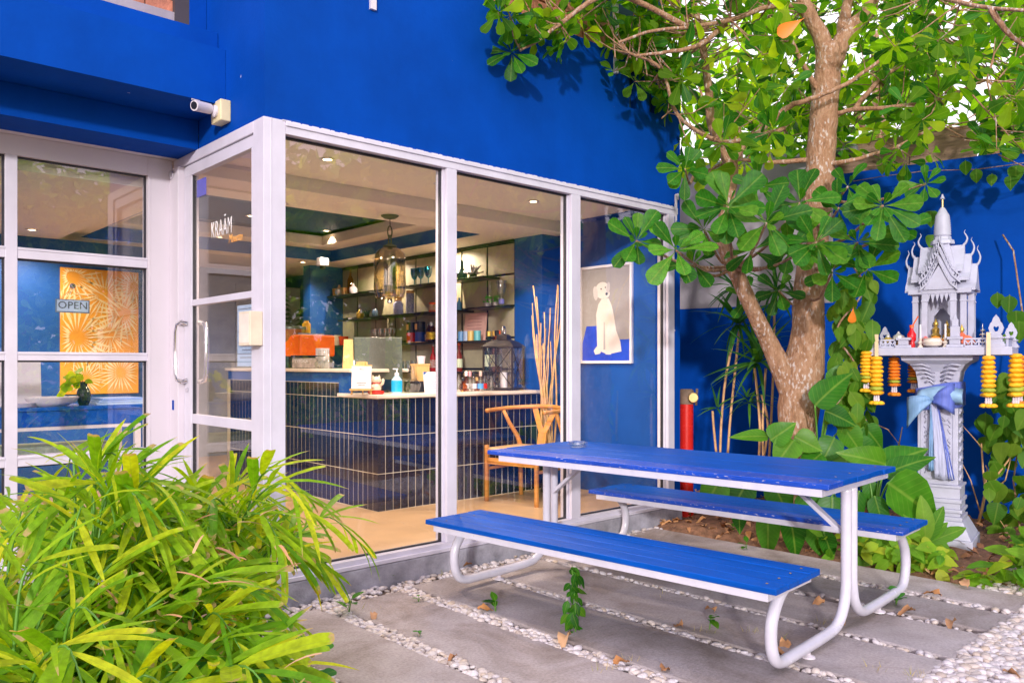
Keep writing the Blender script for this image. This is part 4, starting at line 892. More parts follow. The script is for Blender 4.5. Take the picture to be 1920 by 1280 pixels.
# on the counter
def oc(px, Y=5.95): p = aty(px, 740, Y); return (p.x, Y, 1.1045)
def oc2(px, X=3.85): r = ray(px); return (X, X/r.x*r.y, 1.3165)
cnt = [(860, 'small_bottle', 'clear narrow miniature bottle nearest the mullion', M['cglass'], None, None), (868, 'bulb', 'gold filled miniature with black band', amber, None, M['black']), (874, 'small_bottle', 'yellow liqueur miniature beside the black banded one', amber, M['paper'], M['paper']), (881, 'small_bottle', 'tallest clear miniature with pink cap', M['cglass'], None, pmat('pink_cap', (.7, .3, .35), .4)),
       (888, 'small_bottle', 'clear miniature with white printed label', M['cglass'], M['paper'], M['black']), (894, 'bulb', 'round yellow miniature in the middle of the row', amber, None, M['palewood']), (901, 'small_bottle', 'miniature with pale pink cap and blue label', M['cglass'], pmat('blue_label', (.1, .35, .8), .4), pmat('pale_pink_cap', (.7, .5, .45), .4)), (908, 'small_bottle', 'miniature with red label', M['cglass'], M['red'], M['black']),
       (914, 'small_bottle', 'plain clear miniature right of the red label one', M['cglass'], None, M['black']), (921, 'small_bottle', 'slim clear miniature with black stopper', M['cglass'], None, M['black']), (931, 'bulb', 'squat clear jar with black lid', M['cglass'], None, M['black']), (941, 'bulb', 'squat clear jar next to the lantern', M['cglass'], None, M['black'])]
for k, (px, kd, lb, mt, bd, tp) in enumerate(cnt): item('miniature_bottle', kd, mt, oc(px, 5.80+.05*(k % 3)), lb + ' on the counter', 'bottle', 1.1 if kd != 'bulb' else .8, band=bd, top=tp, group='miniature bottles on the counter', n=12)
# counter props at the corner
ez = thing('easel_sign', 'small wooden easel with a white card at the counter corner', 'sign', (*oc(678, 5.80)[:2], 1.1045), rad(-38))
wh = .085
for s in (-1, 1): MB().bar((s*wh*.95, -.03, .001), (s*.035, .03, .27), .014, .012).build('leg', M['palewood'], ez)
MB().bar((0, .10, .001), (0, .035, .25), .012, .012).build('leg', M['palewood'], ez)
MB().box(-wh-.01, wh+.01, -.045, -.015, .032, .048).build('ledge', M['palewood'], ez)
MB().box(-.03, .03, .018, .03, .245, .275).build('crest', M['palewood'], ez); MB().box(-wh, wh, .012, .026, .232, .246).build('top_bar', M['palewood'], ez)
cd = MB().box(-wh+.004, wh-.004, -.002, .003, 0, .19); cdo = cd.build('card', M['paper'], ez, loc=(0, -.03, .049), rot=(rad(-13), 0, 0))
text('MENU', 'lettering', M['ink'], ez, Matrix.Translation((0, -.0, 0)) @ basis((0, .0005, .21), (1, 0, 0), (0, .22, .97)), size=.018, ext=.0003)
for k in range(2): MB().box(-.04+.01*k, .04-.01*k, -.0035, -.0025, .045-.018*k, .049-.018*k).build('print_line', M['ink'], cdo)
# beckoning cat
ca = thing('cat_figurine', 'white beckoning cat figurine on a red cushion at the counter corner', 'figurine', (*oc(705, 5.76)[:2], 1.1045), rad(-40))
MB().lathe([(.05, 0), (.062, .012), (.058, .026), (.03, .032)], n=22).xf(Matrix.Diagonal((1.15, .8, 1, 1))).build('cushion', M['red'], ca, smooth=True)
wf = pmat('ivory_glaze', (.78, .68, .55), .2)
MB().lathe([(.02, .028), (.042, .035), (.045, .06), (.034, .088), (.02, .098)], n=20).build('body', wf, ca, smooth=True)
MB().lathe([(.005, .085), (.028, .09), (.04, .108), (.038, .128), (.022, .145), (.004, .15)], n=20).xf(Matrix.Diagonal((1.1, .9, 1, 1))).build('head', wf, ca, smooth=True)
for s in (-1, 1): MB().lathe([(.013, 0), (.002, .024)], (s*.026, 0, .138), 8).build('ear', wf, ca)
MB().tube([(.035, -.01, .075), (.058, -.015, .09), (.062, -.018, .118), (.055, -.02, .128)], [.013, .012, .012, .01], 10).build('arm', wf, ca, smooth='all')
MB().tube([(-.03, -.03, .075), (-.02, -.045, .055)], [.013, .01], 8).build('arm', wf, ca, smooth='all')
MB().tube([(.034*math.cos(a), .032*math.sin(a), .092) for a in [2*math.pi*i/16 for i in range(17)]], .005, 6, cap=False).build('collar', M['red'], ca, smooth='all')
for s in (-1, 1): MB().lathe([(.003, 0), (.001, .003)], (s*.014, -.036, .12), 6).build('eye', M['black'], ca)
cg = thing('doll_figurine', 'tiny black capped doll beside the beckoning cat', 'figurine', (*oc(695, 5.78)[:2], 1.1045)); MB().lathe([(.014, 0), (.018, .02), (.010, .05)], n=12).build('body', M['red'], cg, smooth=True); MB().lathe([(.008, .05), (.014, .06), (.012, .078), (.003, .084)], n=12).build('head', wf, cg, smooth=True); MB().lathe([(.0145, .072), (.012, .088), (.002, .092)], n=12).build('cap', M['black'], cg, smooth=True)
# sanitiser
sa = thing('sanitiser_bottle', 'clear pump bottle of blue hand sanitiser on the counter', 'pump bottle', (*oc(744, 5.85)[:2], 1.1045), rad(-35))
MB().lathe([(.044, 0), (.047, .008), (.047, .115), (.02, .15), (.018, .155)], n=20).xf(Matrix.Diagonal((1, .7, 1, 1))).build('bottle', pmat('clear_blue', (.35, .55, .7), .15), sa, smooth=True)
MB().lathe([(.048, .012), (.048, .11)], n=20, capb=False, capt=False).xf(Matrix.Diagonal((1, .7, 1, 1))).build('label_wrap', pmat('cyan_label', (.01, .35, .75), .3), sa, smooth='all')
MB().lathe([(.019, .156), (.019, .175), (.006, .18), (.006, .205)], n=14).build('pump', M['paper'], sa, smooth=True); MB().box(-.035, .012, -.009, .009, .205, .215).build('nozzle', M['paper'], sa, bevel=.003)
# decanter, wooden boxes, notice
item('decanter', 'vase', M['cglass'], oc(774, 5.9), 'clear round glass decanter before the wooden box', 'decanter', 1.15)
wb = thing('wooden_box', 'orange wooden box behind the glass decanter on the counter', 'box', (*oc(788, 6.06)[:2], 1.1045)); MB().box(-.07, .07, -.05, .05, 0, .24).build('body', M['palewood'], wb, bevel=.003); MB().box(-.075, .075, -.055, .055, .2405, .255).build('lid', M['palewood'], wb, bevel=.003)
item('filter_cup', 'cup', M['white2'], (wb.location.x+.01, wb.location.y, 1.1045+.2565), 'small white dripper cup on top of the wooden box', 'cup', .8)
no = thing('counter_notice', 'white printed notice with a blue corner standing on the counter', 'notice', (*oc(811, 5.86)[:2], 1.1045)); MB().box(-.085, .085, 0, .006, 0, .185).build('sheet', M['paper'], no, rot=(rad(-8), 0, 0))
for k in range(7): MB().box(-.06, .06-.01*(k % 3), -.0015, -.0005, .14-.018*k, .146-.018*k).build('print_line', pmat('violet_ink', (.25, .22, .5), .6), no, rot=(rad(-8), 0, 0))
MB().add([(-.085, -.001, .185), (-.085, -.001, .155), (-.04, -.001, .185)], [(0, 1, 2)]).build('blue_corner', M['blue_in'], no, rot=(rad(-8), 0, 0))
item('flower_jar', 'small_bottle', M['cglass'], oc(822, 5.78), 'tiny clear vase in front of the printed notice', 'vase', .7)
# screen, boards, box, grinder, machine
sc_ = thing('till_screen', 'large grey till screen tilted on the bar behind the easel', 'screen', (4.02, atx(683, 700, 4.02).y-.25, 1.1045), rad(50))
MB().box(-.02, .0, -.21, .21, .12, .50).build('screen_back', pmat('dark_screen', (.10, .115, .11), .25), sc_, bevel=.004, rot=(0, rad(-10), 0)); MB().box(-.022, .004, .2105, .22, .11, .51).build('edge', M['chrome'], sc_, rot=(0, rad(-10), 0)); MB().box(.0, .1, -.08, .08, 0, .02).build('stand', M['black'], sc_); MB().box(.02, .05, -.03, .03, .02, .3).build('stem', M['black'], sc_)
wbd = thing('menu_board', 'tall wooden clipboard leaning beside the till screen', 'board', oc2(660, 3.86), rad(-50)); MB().box(-.09, .09, 0, .012, 0, .27).build('board', M['palewood'], wbd, bevel=.003, rot=(rad(-8), 0, 0))
tb = thing('card_box', 'clear box of printed cards on the raised bar', 'box', oc2(577, 3.84), rad(-60))
MB().box(-.15, .15, -.06, .06, 0, .115).build('case', M['glass'], tb); MB().box(-.14, .14, -.05, -.045, .005, .10).build('card', pmat('grey_card', (.40, .33, .32), .6, var=.5, scale=30), tb); text('TYPOCA', 'lettering', M['paper'], tb, basis((-.04, -.0515, .07), (1, 0, 0), (0, 0, 1)), size=.038, ext=.0005)
MB().box(-.152, .152, -.062, .062, .1155, .125).build('lid', M['chrome'], tb)
for k in range(3): item('carafe', 'vase', M['cglass'], oc2(600+8*k, 3.86), ['left', 'middle', 'right'][k] + ' clear glass carafe beside the card box', 'carafe', .85, group='clear carafes on the raised bar')
gr = thing('coffee_grinder', 'coffee grinder with a brown bean hopper on the raised bar', 'grinder', oc2(548, 3.98))
MB().lathe([(.07, 0), (.07, .16), (.05, .18), (.03, .20)], n=20).build('body', pmat('dark_teal', (.03, .06, .07), .3), gr, smooth=True); MB().lathe([(.028, .2005), (.03, .215)], n=16).build('collar', M['chrome'], gr, smooth=True)
MB().lathe([(.03, .216), (.14, .33), (.15, .40)], n=24).build('hopper', pmat('brown_hopper', (.22, .075, .03), .25), gr, smooth=True); MB().lathe([(.152, .401), (.152, .425), (.14, .43)], n=24).build('lid', pmat('smoke_lid', (.06, .08, .05), .3), gr, smooth=True)
em_ = thing('espresso_machine', 'orange espresso machine standing behind the grinder', 'espresso machine', (4.10, 7.72, 1.3165)); MB().box(-.2, .2, -.34, .24, .12, .34).build('housing', M['orange'], em_, bevel=.02); MB().box(-.18, .18, -.32, .22, .0, .119).build('base', M['black'], em_, bevel=.01); MB().box(-.15, .15, -.2, .1, .341, .36).build('cup_tray', M['chrome'], em_)
item('yellow_cup', 'jar', pmat('yellow_glaze', (.75, .38, .03), .3), (4.1, 7.62, 1.3165+.362), 'yellow jar on top of the espresso machine', 'jar', .8)
it_ = tag(MB().box(-.05, .05, -.05, .05, 0, .20).build('napkin_box', M['paper'], loc=(4.05, 7.2, 1.3165), bevel=.004), 'white dispenser right of the espresso machine', 'dispenser')
tag(MB().box(-.06, .06, -.09, .09, 0, .10).build('register', M['black'], loc=(4.3, 5.98, 1.1045), bevel=.01), 'black receipt printer behind the beckoning cat', 'printer')
# indoor camera, wall mural
icp = (5.2, 9.38, 2.60)
ic = thing('indoor_camera', 'small white dome camera under the ceiling at the rear of the bar', 'security camera', (atd(605, 505, 9.7).x, atd(605, 505, 9.7).y, 2.639)); MB().box(-.06, .06, -.05, .05, -.10, -.001).build('case', M['white2'], ic, bevel=.012); MB().lathe([(.028, -.135), (.035, -.12), (.035, -.101)], n=16).build('lens', M['black'], ic, smooth=True)
pm = thing('palm_print', 'tall pale print of dark palm fronds on the rear wall', 'artwork', (atd(548, 700, 11).x, 10.59, 1.3)); MB().box(-.6, .35, -.02, 0, 0, 1.15).build('panel', pmat('pale_grey_print', (.40, .42, .42), .6, var=.15, scale=3), pm)
for k in range(7):
    mb = MB(); bx, bz = -.45+.12*k, .1+.1*(k % 3); n = 12
    for i in range(n):
        t_ = i/n; cx_, cz_ = bx+.15*t_*math.sin(k), bz+.75*t_
        for s in (-1, 1):
            mb.add([(cx_, -.022-.0003*k, cz_), (cx_+s*.10, -.022-.0003*k, cz_+.06), (cx_+s*.16, -.022-.0003*k, cz_+.02), (cx_+s*.09, -.022-.0003*k, cz_+.03)], [(0, 1, 2, 3)])
    mb.build('frond_print', pmat('dark_green_print%d' % k, (.05, .10, .07), .6), pm)
# ------------------------------------------------------------ leaf shapes
def leafshape(L, W, prof, fold=.18, droop=.15, wave=0.0, curl=0.0):
    """blade along +Y with a midrib; prof = [(t, halfwidth)]"""
    v = []; uv = []; f = []
    n = len(prof)
    for i, (t, hw) in enumerate(prof):
        z0 = -droop*L*t*t
        for s in (-1, 0, 1):
            x = s*hw*W/2; z = z0 + abs(s)*hw*W/2*fold + (wave*W*math.sin(i*2.1+s) if s else 0)
            v.append((x, t*L, z)); uv.append((.5+.5*s*hw, t))
    for i in range(n-1):
        a = 3*i; f += [(a, a+1, a+4, a+3), (a+1, a+2, a+5, a+4)]
    return v, f, uv
OBOV = [(0, .03), (.10, .05), (.25, .22), (.45, .55), (.65, .88), (.82, 1.0), (.93, .82), (1, .22)]
OVATE = [(0, .04), (.06, .1), (.16, .62), (.32, .95), (.5, .98), (.7, .74), (.88, .35), (1, .02)]
HEART = [(0, .05), (.03, .55), (.10, .85), (.25, 1.0), (.45, .92), (.65, .68), (.85, .32), (1, .02)]
BLADE = [(0, .25), (.12, .62), (.3, .95), (.5, 1.0), (.7, .85), (.86, .55), (1, .08)]
BLUNT = [(0, .3), (.15, .6), (.35, .85), (.6, 1.0), (.85, 1.0), (.97, .85), (1, .6)]
SWORD = [(0, .8), (.2, 1.0), (.45, .9), (.7, .6), (.88, .3), (1, .02)]
ROUND = [(0, .1), (.1, .5), (.28, .9), (.5, 1.0), (.72, .92), (.9, .55), (1, .1)]
def lmesh(name, shape, mat):
    v, f, uv = shape
    me = bpy.data.meshes.new(name); me.from_pydata(v, [], f)
    lay = me.uv_layers.new(name='uv'); 
    for p in me.polygons:
        for li in p.loop_indices: lay.data[li].uv = uv[me.loops[li].vertex_index]
    me.polygons.foreach_set('use_smooth', [True]*len(me.polygons)); me.materials.append(mat); return me
def orient(pos, d, up, s=1.0, sx=None):
    """matrix with +Y along d and +Z near up"""
    y = Vector(d).normalized(); u = Vector(up); x = y.cross(u)
    if x.length < 1e-4: x = y.cross(Vector((1, .3, 0)))
    x.normalize(); z = x.cross(y)
    Mx = Matrix((x, y, z)).transposed().to_4x4() @ Matrix.Diagonal(((sx or s), s, s, 1)); Mx.translation = Vector(pos); return Mx
def rosette(R, pos, axis, n, L0, cone=(55, 85), jit=.25):
    axis = Vector(axis).normalized(); x = axis.cross(Vector((0, 0, 1)))
    if x.length < .05: x = Vector((1, 0, 0))
    x.normalize(); y = axis.cross(x); out = []; ph = R.uniform(0, 6.28)
    for k in range(n):
        a = ph + k*2*math.pi/n + R.uniform(-jit, jit)*1.4; c = rad(R.uniform(*cone))
        d = (x*math.cos(a) + y*math.sin(a))*math.sin(c) + axis*math.cos(c)
        d.z -= .12
        out.append(orient(Vector(pos) + d.normalized()*.012, d, axis + Vector((R.uniform(-.25, .25),)*3), L0*R.uniform(.75, 1.12)))
    return out
toCam = lambda p: (Vector((0, 0, CAMH)) - Vector(p)).normalized()
LM = {'tree': leafmat('tree_leaf', (.012, .095, .006), (.03, .17, .008), (.08, .22, .012), rough=.30, transl=.30, vein=.4),
      'treeback': leafmat('canopy_leaf', (.03, .12, .006), (.11, .24, .010), (.26, .36, .015), rough=.4, transl=.58, vein=.3, tcol=(4.5, 4, 1)),
      'palm': leafmat('palm_leaflet', (.09, .25, .006), (.26, .41, .008), (.50, .50, .015), tip=(.42, .30, .14), rough=.35, transl=.32, vein=.25),
      'pothos': leafmat('pothos_leaf', (.015, .10, .008), (.035, .17, .010), (.08, .22, .012), rough=.22, transl=.22, vein=.45),
      'ground': leafmat('creeper_leaf', (.06, .20, .012), (.16, .32, .015), (.36, .40, .03), rough=.35, transl=.3, vein=.3),
      'clover': leafmat('round_leaflet', (.03, .18, .03), (.06, .26, .035), None, rough=.5, transl=.25, vein=.2),
      'dracaena': leafmat('dracaena_leaf', (.01, .07, .015), (.025, .13, .02), (.06, .19, .02), rough=.3, transl=.25, vein=.2),
      'vine': leafmat('vine_leaf', (.05, .17, .012), (.11, .26, .02), (.18, .30, .03), rough=.4, transl=.35),
      'spot': leafmat('spotted_leaf', (.05, .22, .012), (.07, .26, .015), None, rough=.3, transl=.3, spots=1.0)}
dead = fleckmat('dry_leaf', [(.42, .18, .06), (.55, .28, .12), (.30, .13, .06), (.60, .36, .2)], .7)
# bark
def barkmat():
    m, nt, out = _m('bark'); lk = nt.links.new
    tc = _n(nt, 'ShaderNodeTexCoord'); mp = _n(nt, 'ShaderNodeMapping'); mp.inputs['Scale'].default_value = (1, 1, .42); lk(tc.outputs['Object'], mp.inputs[0])
    n1 = _n(nt, 'ShaderNodeTexNoise'); n1.inputs['Scale'].default_value = 26; n1.inputs['Detail'].default_value = 8; n1.inputs['Roughness'].default_value = .7; lk(mp.outputs[0], n1.inputs['Vector'])
    r1 = _ramp(nt, [(.28, (.17, .085, .045)), (.45, (.34, .18, .10)), (.66, (.46, .28, .18)), (.8, (.46, .35, .27))]); lk(n1.outputs[0], r1.inputs[0])
    v1 = _n(nt, 'ShaderNodeTexNoise'); v1.inputs['Scale'].default_value = 52; v1.inputs['Detail'].default_value = 2; lk(mp.outputs[0], v1.inputs['Vector'])
    n2 = _n(nt, 'ShaderNodeTexNoise'); n2.inputs['Scale'].default_value = 5; lk(tc.outputs['Object'], n2.inputs['Vector'])
    r2 = _ramp(nt, [(.56, (0, 0, 0)), (.64, (1, 1, 1))]); lk(v1.outputs[0], r2.inputs[0])
    r3 = _ramp(nt, [(.40, (0, 0, 0)), (.60, (1, 1, 1))]); lk(n2.outputs[0], r3.inputs[0])
    mm = _n(nt, 'ShaderNodeMath', operation='MULTIPLY'); lk(r2.outputs[0], mm.inputs[0]); lk(r3.outputs[0], mm.inputs[1])
    m2 = _n(nt, 'ShaderNodeMath', operation='MULTIPLY'); lk(mm.outputs[0], m2.inputs[0]); m2.inputs[1].default_value = .75
    mx = _n(nt, 'ShaderNodeMixRGB'); lk(m2.outputs[0], mx.inputs[0]); lk(r1.outputs[0], mx.inputs[1]); mx.inputs[2].default_value = (.62, .56, .55, 1)
    b = _n(nt, 'ShaderNodeBsdfPrincipled'); b.inputs['Roughness'].default_value = .8; lk(mx.outputs[0], b.inputs['Base Color'])
    vv = _n(nt, 'ShaderNodeTexVoronoi', feature='DISTANCE_TO_EDGE'); vv.inputs['Scale'].default_value = 38; lk(mp.outputs[0], vv.inputs['Vector'])
    ms = _n(nt, 'ShaderNodeMath', operation='ADD'); lk(vv.outputs[0], ms.inputs[0]); lk(n1.outputs[0], ms.inputs[1])
    bp = _n(nt, 'ShaderNodeBump'); bp.inputs['Strength'].default_value = .7; bp.inputs['Distance'].default_value = .02; lk(ms.outputs[0], bp.inputs['Height']); lk(bp.outputs[0], b.inputs['Normal'])
    lk(b.outputs[0], out.inputs[0]); return m
M['bark'] = barkmat()
# ------------------------------------------------------------ the big tree
base = atz(1500, 975, 0); 
tree = thing('almond_tree', 'large broad leaved tree with forked pale brown trunk beside the blue wall', 'tree', (0, 0, 0))
def T(*pts): return [atd(x, y, d) for x, y, d in pts]
def wob(pts, n, R, amp): 
    q = smooth_path(pts, n); return [p + Vector((R.uniform(-amp, amp),)*3) for p in q]
RT = random.Random(21)
def trunk(name, pts, r0, r1, n=16, amp=.008, rs=None):
    q = wob(pts, 5, RT, amp); k = len(q)
    if rs:
        xs = np.linspace(0, 1, len(rs)); rr = list(np.interp(np.linspace(0, 1, k), xs, rs))
    else: rr = [r0+(r1-r0)*i/(k-1) for i in range(k)]
    rr = [r*RT.uniform(.965, 1.035) for r in rr]
    MB().tube(q, rr, n).build(name, M['bark'], tree, smooth='all'); return q
D0 = 6.45
tk = trunk('trunk', T((1497, 1010, D0), (1494, 900, D0), (1495, 800, D0), (1503, 710, D0), (1514, 640, D0), (1516, 560, D0), (1524, 460, D0), (1535, 350, D0), (1542, 250, D0), (1550, 160, D0), (1556, 90, D0)), .2, .1, 20,
      rs=[.21, .175, .15, .17, .135, .118, .115, .112, .108, .105, .10])
trunk('limb', T((1497, 765, D0), (1470, 700, D0-.02), (1436, 630, D0-.05), (1404, 565, D0-.1), (1376, 500, D0-.12), (1357, 455, D0-.1), (1360, 400, D0), (1372, 340, D0), (1371, 303, D0)), .1, .06, 14, rs=[.12, .088, .066, .060, .062, .058, .052, .048, .05])
trunk('limb', T((1371, 308, D0), (1350, 275, D0), (1333, 226, D0+.05), (1328, 165, D0+.1), (1318, 90, D0+.15), (1300, 0, D0+.2), (1280, -90, D0+.2)), .042, .022, 12)
trunk('limb', T((1373, 308, D0), (1396, 272, D0-.05), (1442, 232, D0-.16), (1480, 200, D0-.2), (1530, 182, D0-.25), (1600, 150, D0-.3), (1680, 90, D0-.35)), .030, .012, 10)
trunk('limb', T((1550, 120, D0), (1540, 70, D0), (1518, 30, D0), (1500, -20, D0), (1490, -120, D0)), .075, .04, 14)
trunk('limb', T((1556, 130, D0), (1575, 85, D0), (1600, 50, D0), (1630, 20, D0), (1650, -60, D0)), .082, .045, 14)
trunk('limb', T((1580, 80, D0), (1582, 40, D0+.05), (1590, 0, D0+.1), (1600, -90, D0+.1)), .055, .03, 12)
brs = [T((1510, 10, D0), (1440, 14, D0-.2), (1370, 38, D0-.4), (1290, 52, D0-.6), (1225, 58, D0-.75), (1160, 80, D0-.9)),
       T((1360, 45, D0-.35), (1310, 85, D0-.5), (1250, 98, D0-.6), (1190, 105, D0-.7)),
       T((1290, 52, D0-.6), (1150, -10, D0-.8), (1050, 45, D0-.85), (1020, 70, D0-.85), (975, 95, D0-.86)),
       T((1556, 218, D0), (1600, 206, D0-.1), (1680, 200, D0-.3), (1760, 185, D0-.5), (1850, 150, D0-.8)),
       T((1600, 206, D0-.1), (1650, 150, D0-.1), (1700, 110, D0-.1), (1740, 30, D0)),
       T((1640, -30, D0), (1740, -10, D0-.6), (1800, 5, D0-1), (1860, 16, D0-1.3), (1960, 22, D0-1.6)),
       T((1858, 18, D0-1.3), (1880, 50, D0-1.3), (1905, 75, D0-1.3), (1960, 110, D0-1.4)),
       T((1545, 190, D0), (1500, 110, D0-.1), (1480, 70, D0-.15), (1440, 30, D0-.2)),
       T((1470, 240, D0+.1), (1400, 262, D0), (1340, 262, D0-.1), (1270, 215, D0-.3), (1240, 130, D0-.4), (1180, 100, D0-.45)),
       T((1535, 310, D0), (1600, 300, D0-.2), (1680, 275, D0-.2), (1760, 232, D0-.3)),
       T((1525, 300, D0), (1440, 305, D0+.1), (1380, 300, D0+.2), (1300, 330, D0))]
for b in brs: trunk('branch', b, .022, .009, 8, .006)
# the low front shoots that carry the big rosettes
big = [((960, 100), 5.60, 8, .26), ((1193, 452), 5.5, 9, .25), ((1268, 470), 5.4, 9, .29), ((1365, 388), 5.35, 10, .31), ((1437, 418), 5.5, 9, .33), ((1530, 455), 5.35, 10, .29),
       ((1500, 380), 5.7, 7, .28), ((1572, 390), 5.8, 6, .26), ((1655, 386), 5.2, 10, .27), ((1735, 345), 5.4, 7, .17), ((1284, 318), 5.6, 9, .22), ((1608, 455), 5.5, 8, .29), ((1625, 505), 5.6, 6, .26),
       ((1420, 350), 5.9, 6, .27), ((1320, 430), 5.7, 7, .27), ((1480, 470), 5.8, 7, .26), ((1410, 470), 5.9, 6, .24), ((1300, 495), 5.8, 5, .24), ((1560, 510), 5.6, 7, .27), ((1685, 430), 5.4, 5, .22),
       ((1590, 350), 6.0, 5, .22), ((1460, 545), 6.4, 6, .22), ((1400, 560), 6.6, 5, .2)]
LMB = [lmesh('leaf', leafshape(1, .46, OBOV, .22, .12, .03), LM['tree']), lmesh('leaf', leafshape(1, .40, OBOV, .10, .25, .05), LM['tree']), lmesh('leaf', leafshape(1, .50, OBOV, .30, .05, .02), LM['tree'])]
LSP = lmesh('leaf', leafshape(1, .48, OBOV, .12, .2, .03), LM['spot'])
nleaf = 0
fork = {0: None}
for i, ((px, py), d, n, L) in enumerate(big):
    p = atd(px, py, d); ax = toCam(p)*.9 + Vector((RT.uniform(-.25, .25), RT.uniform(-.25, .25), RT.uniform(.25, .6)))
    for M4 in rosette(RT, p, ax, n, L*.86, (50, 98)):
        me = LSP if i == 2 and RT.random() < .6 else RT.choice(LMB)
        inst(me, 'leaf', tree, M4); nleaf += 1
    for M4 in rosette(RT, p, ax, 4, L*.45, (15, 40)):
        inst(RT.choice(LMB), 'leaf', tree, M4); nleaf += 1
    if i:
        # nearest wood
        cand = tk + [q for q in brs[-1]] + T((1376, 500, D0-.12), (1360, 400, D0)) + T((1535, 350, D0), (1524, 460, D0))
        q = min(cand, key=lambda c: (c-p).length); mid = (p+q)/2 + Vector((0, 0, -.08))
        MB().tube(smooth_path([q, mid, p], 5), [.014-.0006*k for k in range(11)], 7).build('twig', M['bark'], tree, smooth='all')
# canopy: rosettes of small leaves on twigs
SM = leafshape(1, .50, OBOV, .2, .15, .03); SM2 = leafshape(1, .42, OBOV, .3, .25, .05)
mats = []; mats_near = []; twigs = MB()
nodes = [p for b in brs for p in b]
def facade_depth(px): return Y0 / ray(px).y
cnt = 0; tries = 0
while cnt < 1040 and tries < 20000:
    tries += 1
    px = RT.uniform(930, 1290) if RT.random() < .17 else RT.uniform(1180, 2150); py = RT.uniform(-260, 330)
    if px < 1275:
        lim = (px-915)*.55 + 22
        if py > lim: continue
    elif py > 300 + 25*math.sin(px*.02): continue
    # holes
    h = math.sin(px*.021+1)*math.sin(py*.034+2) + .5*math.sin(px*.05+py*.03)
    if h > .75 and RT.random() < .8: continue
    if 1270 < px < 1330 and py > 190 and RT.random() < .8: continue
    if 1790 < px < 1900 and 190 < py < 285 and RT.random() < .8: continue
    if px > 1275: d = RT.uniform(5.6, 8.8)
    elif py > -60: fdp = facade_depth(px); d = RT.uniform(fdp-.42, fdp-.12)
    else: d = RT.uniform(5.3, 6.6)
    if 1490 < px < 1610 and d < D0+.25 and py < 330: d += 1.0
    p = atd(px, py, d)
    if p.z < 2.5: continue
    # stay off the walls
    if p.x > 7.5-.2084*(p.y-4.23) - .15 and p.z < 3.4: continue
    cnt += 1
    L = RT.uniform(.14, .20)*(.85 if px < 1275 else 1); ax = Vector((RT.uniform(-1, 1), RT.uniform(-1, 1), RT.uniform(-.2, 1.1)))
    ms = rosette(RT, p, ax, RT.choice((5, 6, 7, 8)), L, (50, 95), .25)
    (mats_near if (d < 6.0 and len(mats_near) < 60 and 0 < py < 300 and px < 1920) else mats).extend(ms)
    q = min(nodes, key=lambda c: (c-p).length)
    dv = (q-p)
    if dv.length > .55: q = p + dv.normalized()*.55 + Vector((RT.uniform(-.1, .1), RT.uniform(-.1, .1), -.05))
    twigs.tube([p, (p+q)/2+Vector((RT.uniform(-.05, .05), RT.uniform(-.05, .05), -.04)), q], [.003, .0045, .006], 5, cap=False)
nx = 300 - nleaf
for m4 in mats_near[:max(0, nx)]: inst(RT.choice(LMB), 'leaf', tree, m4)
mats += mats_near[max(0, nx):]
RT.shuffle(mats); h = int(len(mats)*.72)
f1 = batch('foliage', SM[0], SM[1], mats[:h], LM['treeback'], tree, SM[2]); f1['kind'] = 'stuff'
f2 = batch('foliage', SM2[0], SM2[1], mats[h:], LM['tree'], tree, SM2[2]); f2['kind'] = 'stuff'
tw_ = twigs.build('twigs', M['bark'], tree, smooth='all'); tw_['kind'] = 'stuff'
om = lmesh('withered_leaf', leafshape(.20, .10, OBOV, .2, .2), pmat('orange_dead_leaf', (.80, .22, .01), .5, var=.2))
o = inst(om, 'withered_leaf', tree, orient(atd(1508, 34, 5.6), RGT*-.8+Vector((0, 0, -.5)), toCam((5, 4, 3)), 1)); o['label'] = 'orange withered leaf'
# ------------------------------------------------------------ vine on the trunk's right side
vt = thing('climbing_vine', 'yellow green vine hanging beside the tree trunk left of the shrine', 'vine', (0, 0, 0))
LV = [lmesh('leaf', leafshape(.17, .10, OVATE, .15, .3), LM['vine']), lmesh('leaf', leafshape(.14, .085, ROUND, .1, .2), LM['vine'])]
stem = []
for k in range(11): stem.append(atd(1600+22*math.sin(k*1.1)-k*2, 500+28*k, 6.2))
MB().tube(smooth_path(stem, 3), .008, 6).build('stem', M['bark'], vt, smooth='all')
for k in range(130):
    t = RT.uniform(0, 1); c = atd(1602+RT.uniform(-38, 38)*(1-.2*t), 510+290*t, 6.2+RT.uniform(-.15, .2))
    inst(RT.choice(LV), 'leaf', vt, orient(c, Vector((RT.uniform(-.6, .6), RT.uniform(-.6, .6), -1)), toCam(c)+Vector((RT.uniform(-.6, .6),)*3), RT.uniform(.7, 1.2)))
inst(om, 'leaf', vt, orient(atd(1600, 575, 6.0), (0, .1, -1), toCam(c), .6))
wlp = lambda px, py, off=.06: (lambda d: atd(px, py, d))( (8.381/(ray(px).x+.2084*ray(px).y)) - off)
